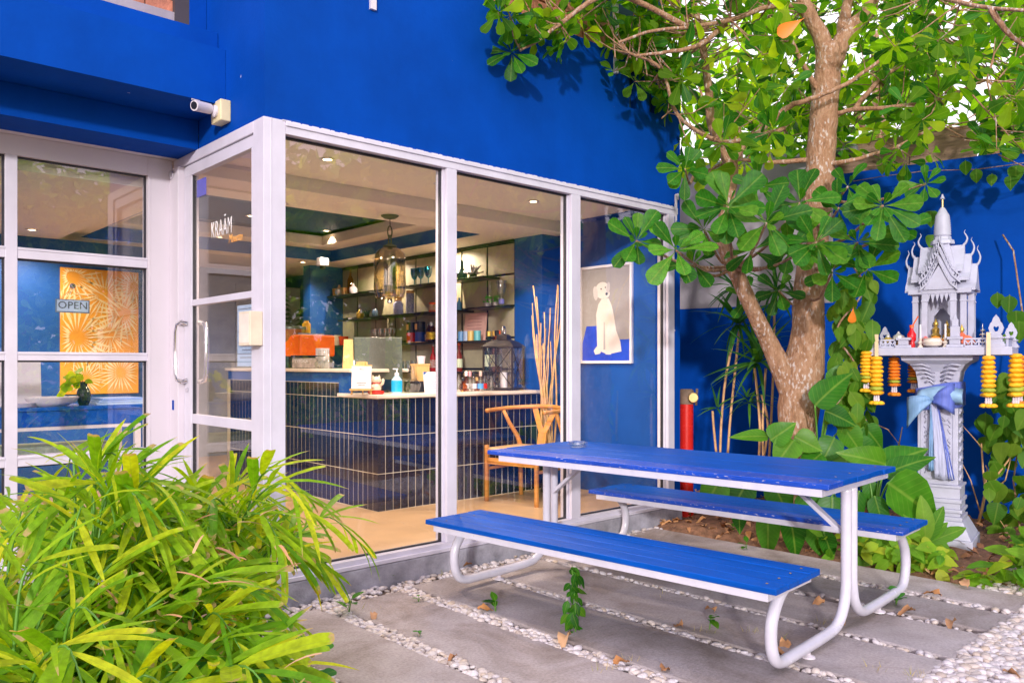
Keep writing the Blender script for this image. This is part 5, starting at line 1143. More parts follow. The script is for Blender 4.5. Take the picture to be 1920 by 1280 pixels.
# right hand edge vine
vr = thing('leafy_climber', 'tall climber with heart leaves at the right edge of the blue wall', 'vine', (0, 0, 0))
LV2 = [lmesh('leaf', leafshape(.16, .13, HEART, .12, .25), LM['vine']), lmesh('leaf', leafshape(.13, .10, OVATE, .12, .2), LM['vine'])]
MB().tube([wlp(1915, 1010, .5), wlp(1900, 900, .45), wlp(1918, 780, .35), wlp(1925, 640, .3), wlp(1900, 470, .15), wlp(1880, 440, .1)], .007, 6).build('stem', M['bark'], vr, smooth='all')
for k in range(120):
    t = RT.random(); py = 690+330*t; px = 1900+RT.uniform(-55, 70)*(.5+.6*t)
    if py < 780: px = max(px, 1880)
    c = wlp(px, py, RT.uniform(.3, .8)); inst(RT.choice(LV2), 'leaf', vr, orient(c, Vector((RT.uniform(-.8, .8), RT.uniform(-.5, .5), -1)), toCam(c)+Vector((RT.uniform(-.6, .6),)*3), RT.uniform(.8, 1.25)))
for (px, py) in ((1843, 800), (1862, 812), (1885, 805), (1905, 815), (1850, 835), (1875, 840), (1895, 845), (1848, 790), (1925, 800), (1870, 565), (1893, 570), (1910, 620), (1890, 640), (1905, 600)):
    c = wlp(px, py-18, .45); inst(RT.choice(LV2), 'leaf', vr, orient(c, Vector((RT.uniform(-.3, .3), 0, -1)), toCam(c), RT.uniform(.9, 1.25)))
for (px, py) in ((1655, 300), (1685, 345), (1690, 320), (1830, 315), (1860, 325), (1895, 330), (1905, 310), (1810, 300), (1745, 395), (1748, 440), (1740, 465)):
    c = wlp(px, py, .3); inst(RT.choice(LV2), 'leaf', vr, orient(c, Vector((RT.uniform(-.3, .3), 0, -1)), toCam(c), RT.uniform(.7, 1.0)))
MB().tube([wlp(1600, 340, .2), wlp(1660, 330, .2), wlp(1740, 320, .2), wlp(1830, 318, .2), wlp(1925, 305, .25)], .004, 5).build('stem', M['bark'], vr, smooth='all')
# bare twig shrub
bt = thing('bare_shrub', 'nearly leafless brown shrub right of the shrine pillar', 'shrub', (0, 0, 0))
def tw3(pts, r): MB().tube([atd(x, y, d) for x, y, d in pts], [r*(1-.6*i/(len(pts)-1)) for i in range(len(pts))], 7).build('stem', M['twig'], bt, smooth='all')
tw3([(1834, 985, 6.6), (1842, 950, 6.6), (1848, 920, 6.6), (1843, 880, 6.6), (1840, 830, 6.6)], .014); tw3([(1848, 930, 6.6), (1870, 890, 6.55), (1900, 850, 6.5), (1906, 840, 6.5)], .010); tw3([(1850, 930, 6.6), (1885, 900, 6.5), (1895, 860, 6.5)], .008); tw3([(1846, 915, 6.6), (1852, 880, 6.65), (1848, 872, 6.65)], .009); tw3([(1838, 960, 6.6), (1820, 900, 6.6), (1800, 860, 6.7)], .006); tw3([(1852, 935, 6.6), (1862, 955, 6.5), (1885, 990, 6.4)], .006); tw3([(1842, 840, 6.6), (1825, 820, 6.6), (1798, 790, 6.7)], .005)
sk = thing('bare_sticks', 'bare crooked brown sticks between the tree base and the shrine', 'sticks', (0, 0, 0))
def tw4(pts, r): MB().tube([atd(x, y, 6.7) for x, y in pts], [r*(1-.5*i/(len(pts)-1)) for i in range(len(pts))], 7).build('stem', M['twig'], sk, smooth='all')
tw4([(1648, 870), (1630, 820), (1615, 780), (1604, 745)], .012); tw4([(1645, 850), (1610, 800), (1598, 770), (1600, 745)], .007); tw4([(1584, 770), (1620, 785), (1665, 805), (1692, 840), (1685, 852)], .005); tw4([(1680, 858), (1688, 820), (1692, 800)], .007); tw4([(1618, 845), (1606, 800), (1604, 780)], .005); tw4([(1620, 815), (1634, 818), (1650, 822)], .005)
# ------------------------------------------------------------ dracaenas
LD = [lmesh('leaf', leafshape(.34, .032, SWORD, .2, .25), LM['dracaena']), lmesh('leaf', leafshape(.30, .028, SWORD, .2, .55), LM['dracaena'])]
def dracaena(label, stems, heads):
    t = thing('dracaena', label, 'plant', (0, 0, 0), 0, 'slender dracaenas by the blue wall')
    for s in stems: MB().tube(smooth_path([atd(x, y, d) for x, y, d in s], 3), .011, 7).build('stem', M['twig'], t, smooth='all')
    for (px, py, d, n, L) in heads:
        p = atd(px, py, d); 
        for M4 in rosette(RT, p, Vector((0, 0, 1))+toCam(p)*.3, n, L, (15, 115), .5): inst(RT.choice(LD), 'leaf', t, M4)
    return t
dracaena('tall dracaena with two slender stems nearest the red standpipe', [[(1350, 900, 7.2), (1352, 800, 7.2), (1362, 700, 7.2), (1382, 610, 7.2)], [(1362, 900, 7.2), (1368, 800, 7.2), (1378, 700, 7.2), (1386, 620, 7.2)], [(1344, 860, 7.2), (1338, 800, 7.2), (1336, 770, 7.2)]], [(1384, 608, 7.1, 30, 1.25), (1378, 540, 7.2, 20, 1.1), (1405, 755, 7.1, 12, .8), (1345, 765, 7.1, 7, .7)])
dracaena('dracaena with reddish stems directly left of the tree trunk', [[(1420, 900, 7.0), (1425, 800, 7.0), (1415, 690, 7.0)], [(1432, 900, 7.0), (1430, 790, 7.0), (1436, 690, 7.0)], [(1424, 900, 7.0), (1440, 800, 7.0), (1428, 740, 7.0)]], [(1420, 680, 6.9, 28, 1.3), (1438, 640, 7.0, 18, 1.1), (1400, 745, 7.0, 10, .8)])
dracaena('small dark dracaena crown behind the forked limb', [[(1440, 900, 7.3), (1450, 700, 7.3), (1452, 560, 7.3)]], [(1455, 545, 7.2, 24, 1.2), (1490, 560, 7.3, 14, 1.0)])
# ------------------------------------------------------------ broad leaved pothos round the trunk
def bigleaf(t, px, py, d, dirpx, L, W=.75, mat='pothos', shape=HEART, tilt=.5, stemto=None, name='leaf'):
    p = atd(px, py, d); q = atd(dirpx[0], dirpx[1], d - .05); dd = (q-p)
    me = lmesh(name, leafshape(L, W*L, shape, RT.uniform(.05, .3), RT.uniform(.1, .4), .03), LM[mat])
    inst(me, name, t, orient(p, dd, toCam(p)*(1-tilt*.4)+Vector((RT.uniform(-.25, .25), RT.uniform(-.25, .25), .7*tilt)), 1))
    if stemto: s = atd(*stemto); MB().tube(smooth_path([s, (s+p)/2+Vector((0, 0, .05)), p], 4), .007, 6).build('stem', M['greenstem'], t, smooth='all')
M['greenstem'] = pmat('green_stem', (.10, .26, .03), .4)
po = thing('pothos', 'broad leaved pothos growing at the foot of the tree trunk', 'plant', (0, 0, 0))
for (a, d, b, L, W) in [((1440, 818), 6.0, (1370, 815), .30, .36), ((1445, 825), 5.95, (1480, 800), .22, .85), ((1488, 825), 5.9, (1460, 860), .24, .9), ((1490, 818), 6.0, (1530, 838), .22, .85), ((1528, 760), 6.0, (1570, 715), .36, .62), ((1548, 770), 6.0, (1585, 785), .24, .7),
        ((1560, 760), 6.1, (1580, 800), .2, .8), ((1580, 800), 6.1, (1605, 830), .24, .85), ((1565, 820), 6.05, (1545, 860), .24, .8), ((1600, 830), 6.1, (1640, 850), .24, .8), ((1620, 800), 6.2, (1650, 830), .22, .8), ((1590, 850), 6.0, (1580, 890), .24, .8),
        ((1540, 850), 6.0, (1500, 880), .24, .8), ((1640, 860), 6.0, (1620, 900), .24, .8), ((1560, 720), 6.2, (1580, 690), .2, .8)]:
    bigleaf(po, *a, d, b, L, W, stemto=(1535, 880, 6.2))
fx_ = [((1440, 965), 5.7, (1440, 1040), .32, .55), ((1480, 965), 5.6, (1500, 1045), .34, .55), ((1520, 970), 5.6, (1545, 1040), .32, .6), ((1385, 950), 5.8, (1388, 1000), .2, .6), ((1460, 940), 5.8, (1430, 990), .26, .6), ((1545, 1000), 5.5, (1565, 1045), .2, .7), ((1350, 900), 5.9, (1330, 935), .28, .8), ((1400, 905), 5.9, (1380, 940), .28, .8), ((1450, 905), 5.8, (1470, 945), .28, .8), ((1510, 920), 5.7, (1530, 960), .30, .8), ((1560, 930), 5.6, (1560, 980), .26, .8)]
po2 = thing('pothos', 'low pothos with drooping glossy leaves behind the rear bench', 'plant', (0, 0, 0))
for (a, d, b, L, W) in fx_: bigleaf(po2, *a, d+.25, b, L, W, stemto=(a[0]+10, 950, 6.1))
ph_ = thing('philodendron', 'big arrow leaved philodendron between table and shrine pillar', 'plant', (0, 0, 0))
for (a, d, b, L, W) in [((1655, 890), 5.7, (1740, 850), .40, .42), ((1665, 905), 5.55, (1750, 960), .46, .75), ((1660, 870), 5.7, (1600, 850), .34, .6), ((1650, 880), 5.8, (1700, 850), .36, .7), ((1640, 930), 5.6, (1660, 1000), .30, .45), ((1610, 920), 5.7, (1600, 990), .3, .4), ((1630, 900), 5.8, (1640, 960), .3, .4)]:
    bigleaf(ph_, *a, d, b, L, W, stemto=(1640, 985, 5.75))
tb_ = thing('spathe_plant', 'pale upright leafed plant growing at the left foot of the shrine', 'plant', (0, 0, 0))
for (a, b, L, W) in [((1735, 1015), (1735, 945), .30, .4), ((1738, 1018), (1790, 995), .27, .36), ((1732, 1016), (1700, 975), .22, .4), ((1738, 1015), (1765, 955), .26, .36), ((1735, 1018), (1780, 970), .2, .35)]: bigleaf(tb_, *a, 5.45, b, L, W, mat='vine', shape=BLADE, tilt=.2)
# ------------------------------------------------------------ creepers on the ground round the shrine (countless)
GS = leafshape(1, .55, OVATE, .15, .3, .04); mats = []; my = []
for k in range(900):
    px = RT.uniform(1540, 1990); 
    c0 = 1010+.0*px; py = RT.uniform(985, 1120)
    lo = 1035+(px-1540)*.16
    if py > lo + 8*math.sin(px*.05): continue
    if 1770 < px < 1900 and py < 1040 + (px-1770)*.05: continue
    if 1690 < px < 1850 and py < 1045: continue
    p = atz(px, py+20, RT.uniform(.01, .16)); d = Vector((RT.uniform(-1, 1), RT.uniform(-1, 1), RT.uniform(-.6, .8)))
    if p.x < 5.42 or p.y > 3.2: continue
    mats.append(orient(p, d, toCam(p)*.5+Vector((RT.uniform(-.5, .5), RT.uniform(-.5, .5), 1)), RT.uniform(.09, .2)))
for k in range(300):
    px = RT.uniform(1620, 1780); py = RT.uniform(965, 1060); p = atz(px, py+15, RT.uniform(.03, .2)); 
    if p.x > 5.42: mats.append(orient(p, Vector((RT.uniform(-1, .3), RT.uniform(-1, 1), RT.uniform(-1, .3))), toCam(p)+Vector((RT.uniform(-.5, .5), 0, .5)), RT.uniform(.08, .15)))
gc = batch('creeping_plants', GS[0], GS[1], mats, LM['ground'], None, GS[2]); tag(gc, 'yellow green creeping plants covering the ground round the shrine', 'ground cover', kind='stuff')
# litter of dry leaves (loose ones on slabs are things, the bed's litter is stuff)
DL = leafshape(1, .5, OVATE, .5, .5, .12); mats = []
for k in range(620):
    x = RT.uniform(5.45, 7.9); y = RT.uniform(.4, 5.0)
    if x > 7.5-.2084*(y-4.23)-.05: continue
    p = Vector((x, y, .015+RT.uniform(0, .03))); mats.append(orient(p, (RT.uniform(-1, 1), RT.uniform(-1, 1), RT.uniform(-.2, .3)), (RT.uniform(-.6, .6), RT.uniform(-.6, .6), 1), RT.uniform(.04, .11)))
tag(batch('dry_leaf_litter', DL[0], DL[1], mats, dead, None, DL[2]), 'brown dry leaf litter on the soil bed', 'leaf litter', kind='stuff')
DM = lmesh('dry_leaf', leafshape(.085, .05, OVATE, .6, .6, .2), dead)
for i, (px, py, s, lb) in enumerate([(1572, 1180, 1.3, 'dry leaf under the near bench leg'), (1790, 1168, 1.1, 'folded dry leaf right of the curved bench leg'), (1716, 1148, 1.2, 'upright dry leaf touching the curved rear leg'), (1545, 1128, 1.0, 'curled dry leaf by the bench end'), (1065, 1195, 1.4, 'large pale dry leaf beside the upright weed'), (1340, 1150, 1.0, 'dry leaf by the small weed in the slab gap'), (895, 1145, .9, 'small dry leaf standing in the pebbles by the foot'), (925, 1040, 1.0, 'brown leaf leaning at the concrete plinth'), (975, 1030, .9, 'curled brown leaf near the plinth below the bench'), (857, 1232, .8, 'dry leaf lying on the pebble strip'), (1815, 1105, 1.2, 'crumpled dry leaf on the far right slab'), (1765, 1120, 1.1, 'crumpled dry leaf on the rear slab gap'), (1475, 1205, 1.1, 'dry leaf in the gap before the near leg'), (1440, 1230, 1.3, 'long dry leaf along the slab gap'), (1880, 1262, 1.1, 'dry leaf on the white gravel at lower right'), (700, 1152, .8, 'dry leaf in the pebbles near the palm'), (1150, 1250, 1.0, 'dry leaf in the pebbles at the bottom'), (1240, 1262, .9, 'small dry leaf at the bottom pebbles'), (885, 1060, .9, 'dry leaf beside the bench tube at the plinth'), (1280, 1178, 1.0, 'dry leaf in the gap left of the weed')]):
    p = atz(px, py, .0); o = inst(DM, 'dry_leaf', None, orient(p+Vector((0, 0, .012)), (RT.uniform(-1, 1), RT.uniform(-1, 1), RT.uniform(0, .5)), (RT.uniform(-.5, .5), RT.uniform(-.5, .5), 1), s)); tag(o, lb, 'dry leaf', 'loose dry leaves on the paving')
# ------------------------------------------------------------ pebbles (countless)
phi = (1+5**.5)/2
import bmesh
bm = bmesh.new(); bmesh.ops.create_icosphere(bm, subdivisions=1, radius=1)
bmesh.ops.subdivide_edges(bm, edges=bm.edges, cuts=1, use_grid_fill=True, smooth=1.0)
bm.verts.ensure_lookup_table(); PVn = [v.co.normalized() for v in bm.verts]; PF = [tuple(v.index for v in f.verts) for f in bm.faces]; bm.free()
pmats = fleckmat('white_pebble', [(.54, .50, .55), (.60, .54, .55), (.44, .38, .36), (.62, .58, .63), (.50, .40, .33), (.58, .54, .60), (.36, .29, .26)], .45, .3, 60)
RP = np.random.RandomState(5)
def pebbles(regions, name, dens, zbase, smin=.010, smax=.022):
    mats = []
    for (x0, x1, y0, y1) in regions:
        n = int((x1-x0)*(y1-y0)*dens)
        for _ in range(n):
            x, y = RP.uniform(x0, x1), RP.uniform(y0, y1); s = RP.uniform(smin, smax)
            e = Euler((RP.uniform(-.35, .35), RP.uniform(-.35, .35), RP.uniform(0, 6.28))).to_matrix().to_4x4()
            m4 = Matrix.Translation((x, y, zbase+RP.uniform(0, .022))) @ e @ Matrix.Diagonal((s*RP.uniform(1, 1.5), s, s*RP.uniform(.5, .8), 1)); mats.append(m4)
    return mats
gaps = [(SLABS[i][1]-.005, SLABS[i+1][0]+.005, 1.36, 4.08) for i in range(1, len(SLABS)-1)]
pm_ = []
for i, (a, b, c, d) in enumerate(gaps):
    dn = [3300, 3300, 3300, 2000, 1100, 900, 1300, 500][i] if i < 8 else 800
    n3 = pebbles([(a, b, c, d)], '', dn, -.030); pm_ += [m for m in n3 if RP.rand() < (1 if i < 4 else .8)]
pm_ += pebbles([(1.7, 5.46, 4.06, 4.20)], '', 1300, -.03) + pebbles([(3.2, 6.2, .55, 1.37)], '', 3800, -.028, .011, .027) + pebbles([(5.40, 6.2, .6, 1.7)], '', 1800, -.02, .011, .024) + pebbles([(1.3, 3.2, 1.9, 2.05)], '', 1, -.03) + pebbles([(1.05, 1.2, 2.0, 4.2)], '', 3000, -.03)
vj = [tuple(Vector(v)*(1+.0)) for v in PVn]
gpb = batch('pebbles', vj, PF, pm_, pmats); tag(gpb, 'white rounded pebbles filling the gaps between slabs', 'gravel', kind='stuff')
# small debris & grass in gaps
GR = leafshape(1, .05, SWORD, .1, .35); mats = []
for (px, py, n) in ((1640, 1262, 40), (1720, 1275, 60), (1185, 1245, 60), (1545, 1172, 40), (690, 1148, 25), (785, 1192, 20), (1410, 1192, 60), (1320, 1190, 30), (1470, 1205, 30), (840, 1078, 30), (1240, 1122, 25), (1130, 1262, 40), (880, 1060, 25)):
    for k in range(n//3):
        p = atz(px+RT.gauss(0, 12), py+RT.gauss(0, 3), -.02); mats.append(orient(p, (RT.uniform(-.6, .6), RT.uniform(-.6, .6), 1), (RT.uniform(-1, 1), RT.uniform(-1, 1), .1), RT.uniform(.02, .06)))
tag(batch('gap_grass', GR[0], GR[1], mats, leafmat('dry_grass', (.20, .26, .05), (.42, .32, .15), (.5, .4, .22), transl=.2), None, GR[2]), 'thin tufts of dry grass in the slab gaps', 'grass', kind='stuff')
# weeds
CM = [lmesh('leaf', leafshape(.055, .035, OVATE, .15, .25), LM['tree']), lmesh('leaf', leafshape(.045, .034, ROUND, .1, .15), LM['clover'])]
wd = thing('upright_weed', 'leafy green weed standing upright in the pebble gap before the front bench', 'weed', (0, 0, 0))
w0 = atz(1079, 1192, -.02); w1 = atd(1072, 1062, (w0.x*FWD.x+w0.y*FWD.y)-.02)
MB().tube(smooth_path([w0, (w0+w1)/2+Vector((.01, 0, 0)), w1], 5), .003, 6).build('stem', M['greenstem'], wd, smooth='all')
me5 = lmesh('leaf', leafshape(.085, .045, OVATE, .2, .35), LM['tree'])
for k in range(34):
    t = .08+.92*k/33; p = w0.lerp(w1, t)+Vector((RT.uniform(-.03, .03), RT.uniform(-.03, .03), RT.uniform(-.01, .01))); a = RT.uniform(0, 6.28)
    inst(me5, 'leaf', wd, orient(p, RGT*math.cos(a)*.7 + FWD*math.sin(a)*.4 + Vector((0, 0, -.75)), toCam(p)+Vector((RT.uniform(-.7, .7), RT.uniform(-.7, .7), .4)), RT.uniform(.5, 1.05)))
def weed(px, py, n, s, lb, me=CM[0]):
    t = thing('small_weed', lb, 'weed', atz(px, py, -.01), 0, 'small weeds in the paving')
    for k in range(n):
        a = RT.uniform(0, 6.28); e = RT.uniform(.2, 1.1); dd = Vector((math.cos(a)*math.cos(e), math.sin(a)*math.cos(e), math.sin(e))); hgt = Vector((0, 0, RT.uniform(.01, .05)*s))
        MB().tube([(0, 0, 0), hgt+dd*.015*s], .0015, 4).build('stem', M['greenstem'], t)
        inst(me, 'leaf', t, orient(hgt+dd*.015*s, dd+Vector((0, 0, -.3)), (0, 0, 1), s*RT.uniform(.8, 1.2)))
weed(930, 1150, 6, 1.1, 'small weed with yellow green leaves in the gap below the front bench leg'); weed(1330, 1182, 5, 1.3, 'small weed with four green leaves in the middle slab gap'); weed(1680, 1135, 6, 1.4, 'bright green clover weed beside the curved rear leg', CM[1]); weed(710, 1092, 8, 1.3, 'yellow green weed at the plinth by the palm'); weed(795, 1075, 3, .8, 'tiny seedling at the plinth foot'); weed(655, 1150, 6, 1.3, 'dark green weed at the slab corner beside the palm'); weed(788, 1190, 3, .7, 'tiny bright sprout on the pebble strip', CM[1]); weed(785, 1128, 3, .6, 'pair of small weeds in the first pebble strip'); weed(1400, 1030, 4, 1.0, 'small weed on the soil edge behind the front bench'); weed(1375, 998, 4, 1.0, 'low weed on the soil under the rear bench')
# ------------------------------------------------------------ palm clump in the foreground
LP = [lmesh('leaflet', leafshape(1, .095, BLADE, .30, .22, .02), LM['palm']), lmesh('leaflet', leafshape(1, .12, BLUNT, .35, .28, .02), LM['palm']), lmesh('leaflet', leafshape(1, .065, BLADE, .25, .5, .02), LM['palm']), lmesh('leaflet', leafshape(1, .20, BLUNT, .25, .12, .03), LM['palm'])]
LPb = LP[1]
RL = random.Random(77)
def palm(label, base, H, nf, seed, spread=.45, Ls=.245):
    R = random.Random(seed); t = thing('palm', label, 'palm', base, 0, 'young palms in the left foreground')
    for i in range(nf):
        a = R.uniform(0, 6.28); lean = R.uniform(.15, 1.0)*spread; hh = H*R.uniform(.62, 1.0)
        b0 = Vector((R.uniform(-.08, .08), R.uniform(-.08, .08), 0)); dirv = Vector((math.cos(a), math.sin(a), 0))
        tip = b0 + dirv*lean*1.25 + Vector((0, 0, hh)); knee = b0 + dirv*lean*.35 + Vector((0, 0, hh*.72)); end = tip + dirv*.16 + Vector((0, 0, -.05-.12*R.random()))
        path = smooth_path([b0, knee, tip, end], 6)
        fr_ = MB().tube(path, [.007*(1-.75*k/(len(path)-1)) for k in range(len(path))], 6).build('frond', M['greenstem'], t, smooth='all')
        n = R.randint(12, 18); L = Ls*R.uniform(.75, 1.15)
        for k in range(n):
            u = .34+.66*k/(n-1); idx = u*(len(path)-1); i0 = min(int(idx), len(path)-2); p = path[i0].lerp(path[i0+1], idx-i0); tg = (path[i0+1]-path[i0]).normalized()
            side = tg.cross(Vector((0, 0, 1))); side = side.normalized() if side.length > .1 else Vector((1, 0, 0)); s = 1 if k % 2 else -1
            dd = tg*(.55+.6*u) + side*s*R.uniform(.55, 1.0)*(1.1-.55*u) + Vector((0, 0, R.uniform(-.05, .35)))
            inst(R.choice(LP[:3] if R.random() < .9 else LP[3:]), 'leaflet', fr_, orient(p, dd, Vector((R.uniform(-.4, .4), R.uniform(-.4, .4), 1))+toCam(Vector(base))*.5, L*(1-.35*abs(u-.6))))
    return t
def pb(px, d): p = ray(px)*d; return (p.x, p.y, -.05)
palm('front palm at the lower left corner of the yard', pb(40, 2.25), .84, 17, 1, .34); palm('palm second from the left with the tallest upright blades', pb(190, 2.75), 1.10, 14, 2, .20); palm('palm in front of the left window mullion', pb(130, 3.4), .84, 16, 3, .40)
palm('palm before the door handle side', pb(330, 3.3), .93, 15, 4, .36); palm('palm in front of the door glass', pb(440, 3.3), .97, 15, 5, .32); palm('low palm spreading over the first slab', pb(320, 2.6), .66, 17, 6, .34, .25); palm('low palm at the bottom edge centre left', pb(200, 2.2), .62, 17, 7, .32); palm('palm leaning over the pebbles beside the glass corner', pb(435, 3.6), .92, 14, 8, .25)
palm('low palm between the two front palms', pb(290, 2.8), .78, 15, 9, .42)
palm('palm at the extreme left edge of the yard', pb(-30, 2.6), .88, 14, 10, .34)
# undergrowth of round leaflets
CS = leafshape(1, .8, ROUND, .1, .15); mats = []
for k in range(430):
    px = RL.uniform(-40, 600); d = RL.uniform(1.9, 3.3); zz = RL.uniform(.05, .42); p = ray(px)*d; c = Vector((p.x, p.y, zz*(1 if px < 520 else .7)))
    for j in range(3):
        a = RL.uniform(0, 6.28); mats.append(orient(c+Vector((.012*math.cos(a+j*2.1), .012*math.sin(a+j*2.1), 0)), (math.cos(a+j*2.1), math.sin(a+j*2.1), .1), Vector((0, 0, 1))+toCam(c)*.7, RL.uniform(.035, .055)))
for k in range(110):
    px = RL.uniform(470, 640); d = RL.uniform(2.75, 3.15); p = ray(px)*d; c = Vector((p.x, p.y, RL.uniform(.03, .30)*(1-(px-470)/260)))
    for j in range(3): a = RL.uniform(0, 6.28); mats.append(orient(c+Vector((.012*math.cos(a+j*2.1), .012*math.sin(a+j*2.1), 0)), (math.cos(a+j*2.1), math.sin(a+j*2.1), .1), Vector((0, 0, 1))+toCam(c)*.7, RL.uniform(.04, .065)))
tag(batch('undergrowth', CS[0], CS[1], mats, LM['clover'], None, CS[2]), 'round leafed green undergrowth beneath the palms', 'ground cover', kind='stuff')
mats = []
for k in range(520):
    px = RL.uniform(-80, 480); d = RL.uniform(1.9, 3.4); z1 = RL.uniform(.02, .45); p = ray(px)*d; c = Vector((p.x, p.y, z1)); a = RL.uniform(0, 6.28)
    mats.append(orient(c, (math.cos(a), math.sin(a), RL.uniform(-.2, 1.4)), Vector((0, 0, 1))+toCam(c), RL.uniform(.16, .32)))
UB = leafshape(1, .10, BLADE, .2, .5); tag(batch('undergrowth', UB[0], UB[1], mats, LM['palm'], None, UB[2]), 'dense tangle of long green blades low among the palms', 'ground cover', kind='stuff')
# broken dry blades among the palms
mats = []
for k in range(70):
    px = RL.uniform(0, 560); d = RL.uniform(2.1, 3.2); p = ray(px)*d; c = Vector((p.x, p.y, RL.uniform(.3, .85))); a = RL.uniform(0, 6.28)
    mats.append(orient(c, (math.cos(a), math.sin(a), RL.uniform(-.6, .9)), (0, 0, 1), RL.uniform(.05, .12)))
DB = leafshape(1, .14, BLUNT, .3, .3); tag(batch('dry_blades', DB[0], DB[1], mats, dead, None, DB[2]), 'broken tan dry blades caught among the palms', 'dry leaves', kind='stuff')

sprig_m = lmesh('sprig_leaf', leafshape(.075, .055, OVATE, .1, .3), LM['palm'])
for k in range(16):
    a = RL.uniform(0, 6.28); q = Vector((.05*math.cos(a)-.02*(k % 3), .03*math.sin(a), .17+RL.uniform(-.05, .07)))
    inst(sprig_m, 'sprig_leaf', VASE, orient(q, (math.cos(a)-.5, math.sin(a)*.5, RL.uniform(-.6, .4)), (0, -1, .5), RL.uniform(.7, 1.1)))
MB().tube([(0, 0, .15), (-.02, -.01, .2), (-.08, -.02, .2), (-.12, -.03, .14)], .002, 5).build('stem', M['greenstem'], VASE)
for k in range(5): inst(sprig_m, 'sprig_leaf', VASE, orient((-.09-.012*k, -.03, .17-.02*k), (-.6, -.2, -.7), (0, -1, .4), .8))
# ------------------------------------------------------------ the boundary wall
WA = math.atan2(-.979, .204)            # direction of the wall to the right
bw = thing('boundary_wall', 'tall bright blue wall with a grey rendered upper part on the left', 'wall', (7.5, 4.23, 0), WA)
# local x runs right along the wall, local -y is towards the camera... check sign below
def wl(px):  # local x of the photo column on the wall
    r = ray(px); d = 8.381/(r.x+.2084*r.y); p = r*d - Vector((7.5, 4.23, 0)); return p.x*math.cos(WA)+p.y*math.sin(WA)
xg, xr = wl(1562), 9.0
MB().box(-6, xg, 0, .2, -.1, 1.957).box(xg, xr, 0, .2, -.1, 3.2).build('blue_wall', M['blue'], bw)
MB().box(-6, xg-.002, -.0, .19, 1.958, 3.42).build('grey_wall', M['greywall'], bw)
MB().box(-6, wl(1600), -.02, .22, 3.421, 3.5).build('coping', M['plinth'], bw, bevel=.01)
MB().box(wl(1400), wl(1826), .205, .26, 3.24, 3.52).build('plank', pmat('weathered_plank', (.30, .19, .13), .8, var=.35, scale=14, stretch=(.6, 3, 3), bump=.4), bw)
MB().box(wl(1300), wl(1826), .262, .31, 3.34, 3.545).build('plank', pmat('weathered_plank2', (.22, .15, .11), .8, var=.35, scale=14, stretch=(.6, 3, 3), bump=.4), bw)
# ------------------------------------------------------------ spirit shrine
sc0 = ray(1763)*6.12
sh = thing('spirit_shrine', 'pale lilac spirit shrine with tiered roof and spire on a carved pillar', 'shrine', (sc0.x, sc0.y, .0), WA)
S = M['shrine']
def SB(name, mb, mat=S, **k): return mb.build(name, mat, sh, **k)
# stepped base
SB('base_step', MB().box(-.24, .24, -.24, .24, -.02, .075), bevel=.006)
SB('base_step', MB().add([(-.23, -.23, .0755), (.23, -.23, .0755), (.23, .23, .0755), (-.23, .23, .0755), (-.17, -.17, .20), (.17, -.17, .20), (.17, .17, .20), (-.17, .17, .20)], [(0, 3, 2, 1), (4, 5, 6, 7), (0, 1, 5, 4), (1, 2, 6, 5), (2, 3, 7, 6), (3, 0, 4, 7)]), bevel=.006)
for i, (r, z0, z1) in enumerate([(.165, .2005, .23), (.15, .2305, .26), (.165, .2605, .285), (.15, .2855, .33), (.16, .3305, .36), (.148, .3605, .44), (.158, .4405, .46)]): SB('moulding', MB().box(-r, r, -r, r, z0, z1), bevel=.005)
SB('pillar', MB().box(-.135, .135, -.135, .135, .4605, 1.16), bevel=.006)
SB('panel_border', MB().box(-.115, -.10, -.142, -.1355, .50, 1.12).box(.10, .115, -.142, -.1355, .50, 1.12).box(-.10, .10, -.142, -.1355, .50, .515).box(-.10, .10, -.142, -.1355, 1.105, 1.12), bevel=.002)
rel = MB()
for k in range(7):
    z = .56+.075*k; s = 1 if k % 2 else -1
    pts = [(s*(.055*math.cos(a)*(1-a/9)) , -.139, z + .045*math.sin(a)*(1-a/9)) for a in [i*.45 for i in range(16)]]
    rel.tube(pts, [.0085-.00035*i for i in range(16)], 6)
    rel.tube([(s*.05, -.138, z), (-s*.02, -.139, z+.05), (-s*.07, -.138, z+.055), (-s*.085, -.138, z+.03)], .006, 5)
    for ss in (-1, 1): rel.tube([(ss*.085, -.137, z-.02), (ss*.07, -.139, z+.01), (ss*.09, -.137, z+.03)], .005, 5)
SB('carved_relief', rel, smooth='all')
rel2 = MB()
for k in range(9):
    z = .50+.07*k; rel2.tube([(.138, -.1, z), (.141, 0, z+.035), (.138, .1, z)], .009, 6); rel2.tube([(.139, -.06, z+.03), (.143, .0, z), (.139, .06, z+.05)], .007, 6)
SB('carved_relief', rel2, smooth='all')
# flaring capital
cap = []
for (r, z) in [(.135, 1.1605), (.137, 1.22), (.15, 1.30), (.185, 1.355), (.235, 1.385), (.24, 1.42)]: cap.append((r, z))
mb = MB()
for r, z in cap: mb.v += [(-r, -.9*r, z), (r, -.9*r, z), (r, .9*r, z), (-r, .9*r, z)]
for i in range(len(cap)-1):
    for k in range(4): a = 4*i+k; b = 4*i+(k+1) % 4; mb.f.append((a, b, b+4, a+4))
mb.f.append((3, 2, 1, 0)); mb.f.append(tuple(4*(len(cap)-1)+k for k in range(4)))
SB('capital', mb, bevel=.004)
rel3 = MB()
for k in range(5):
    for s in (-1, 1): rel3.tube([(s*.02, -.128-.0*k, 1.20+.03*k), (s*(.05+.012*k), -.14-.012*k, 1.235+.03*k), (s*(.08+.02*k), -.135-.014*k, 1.22+.032*k)], .008, 6)
SB('carved_relief', rel3, smooth='all')
PZ = 1.455
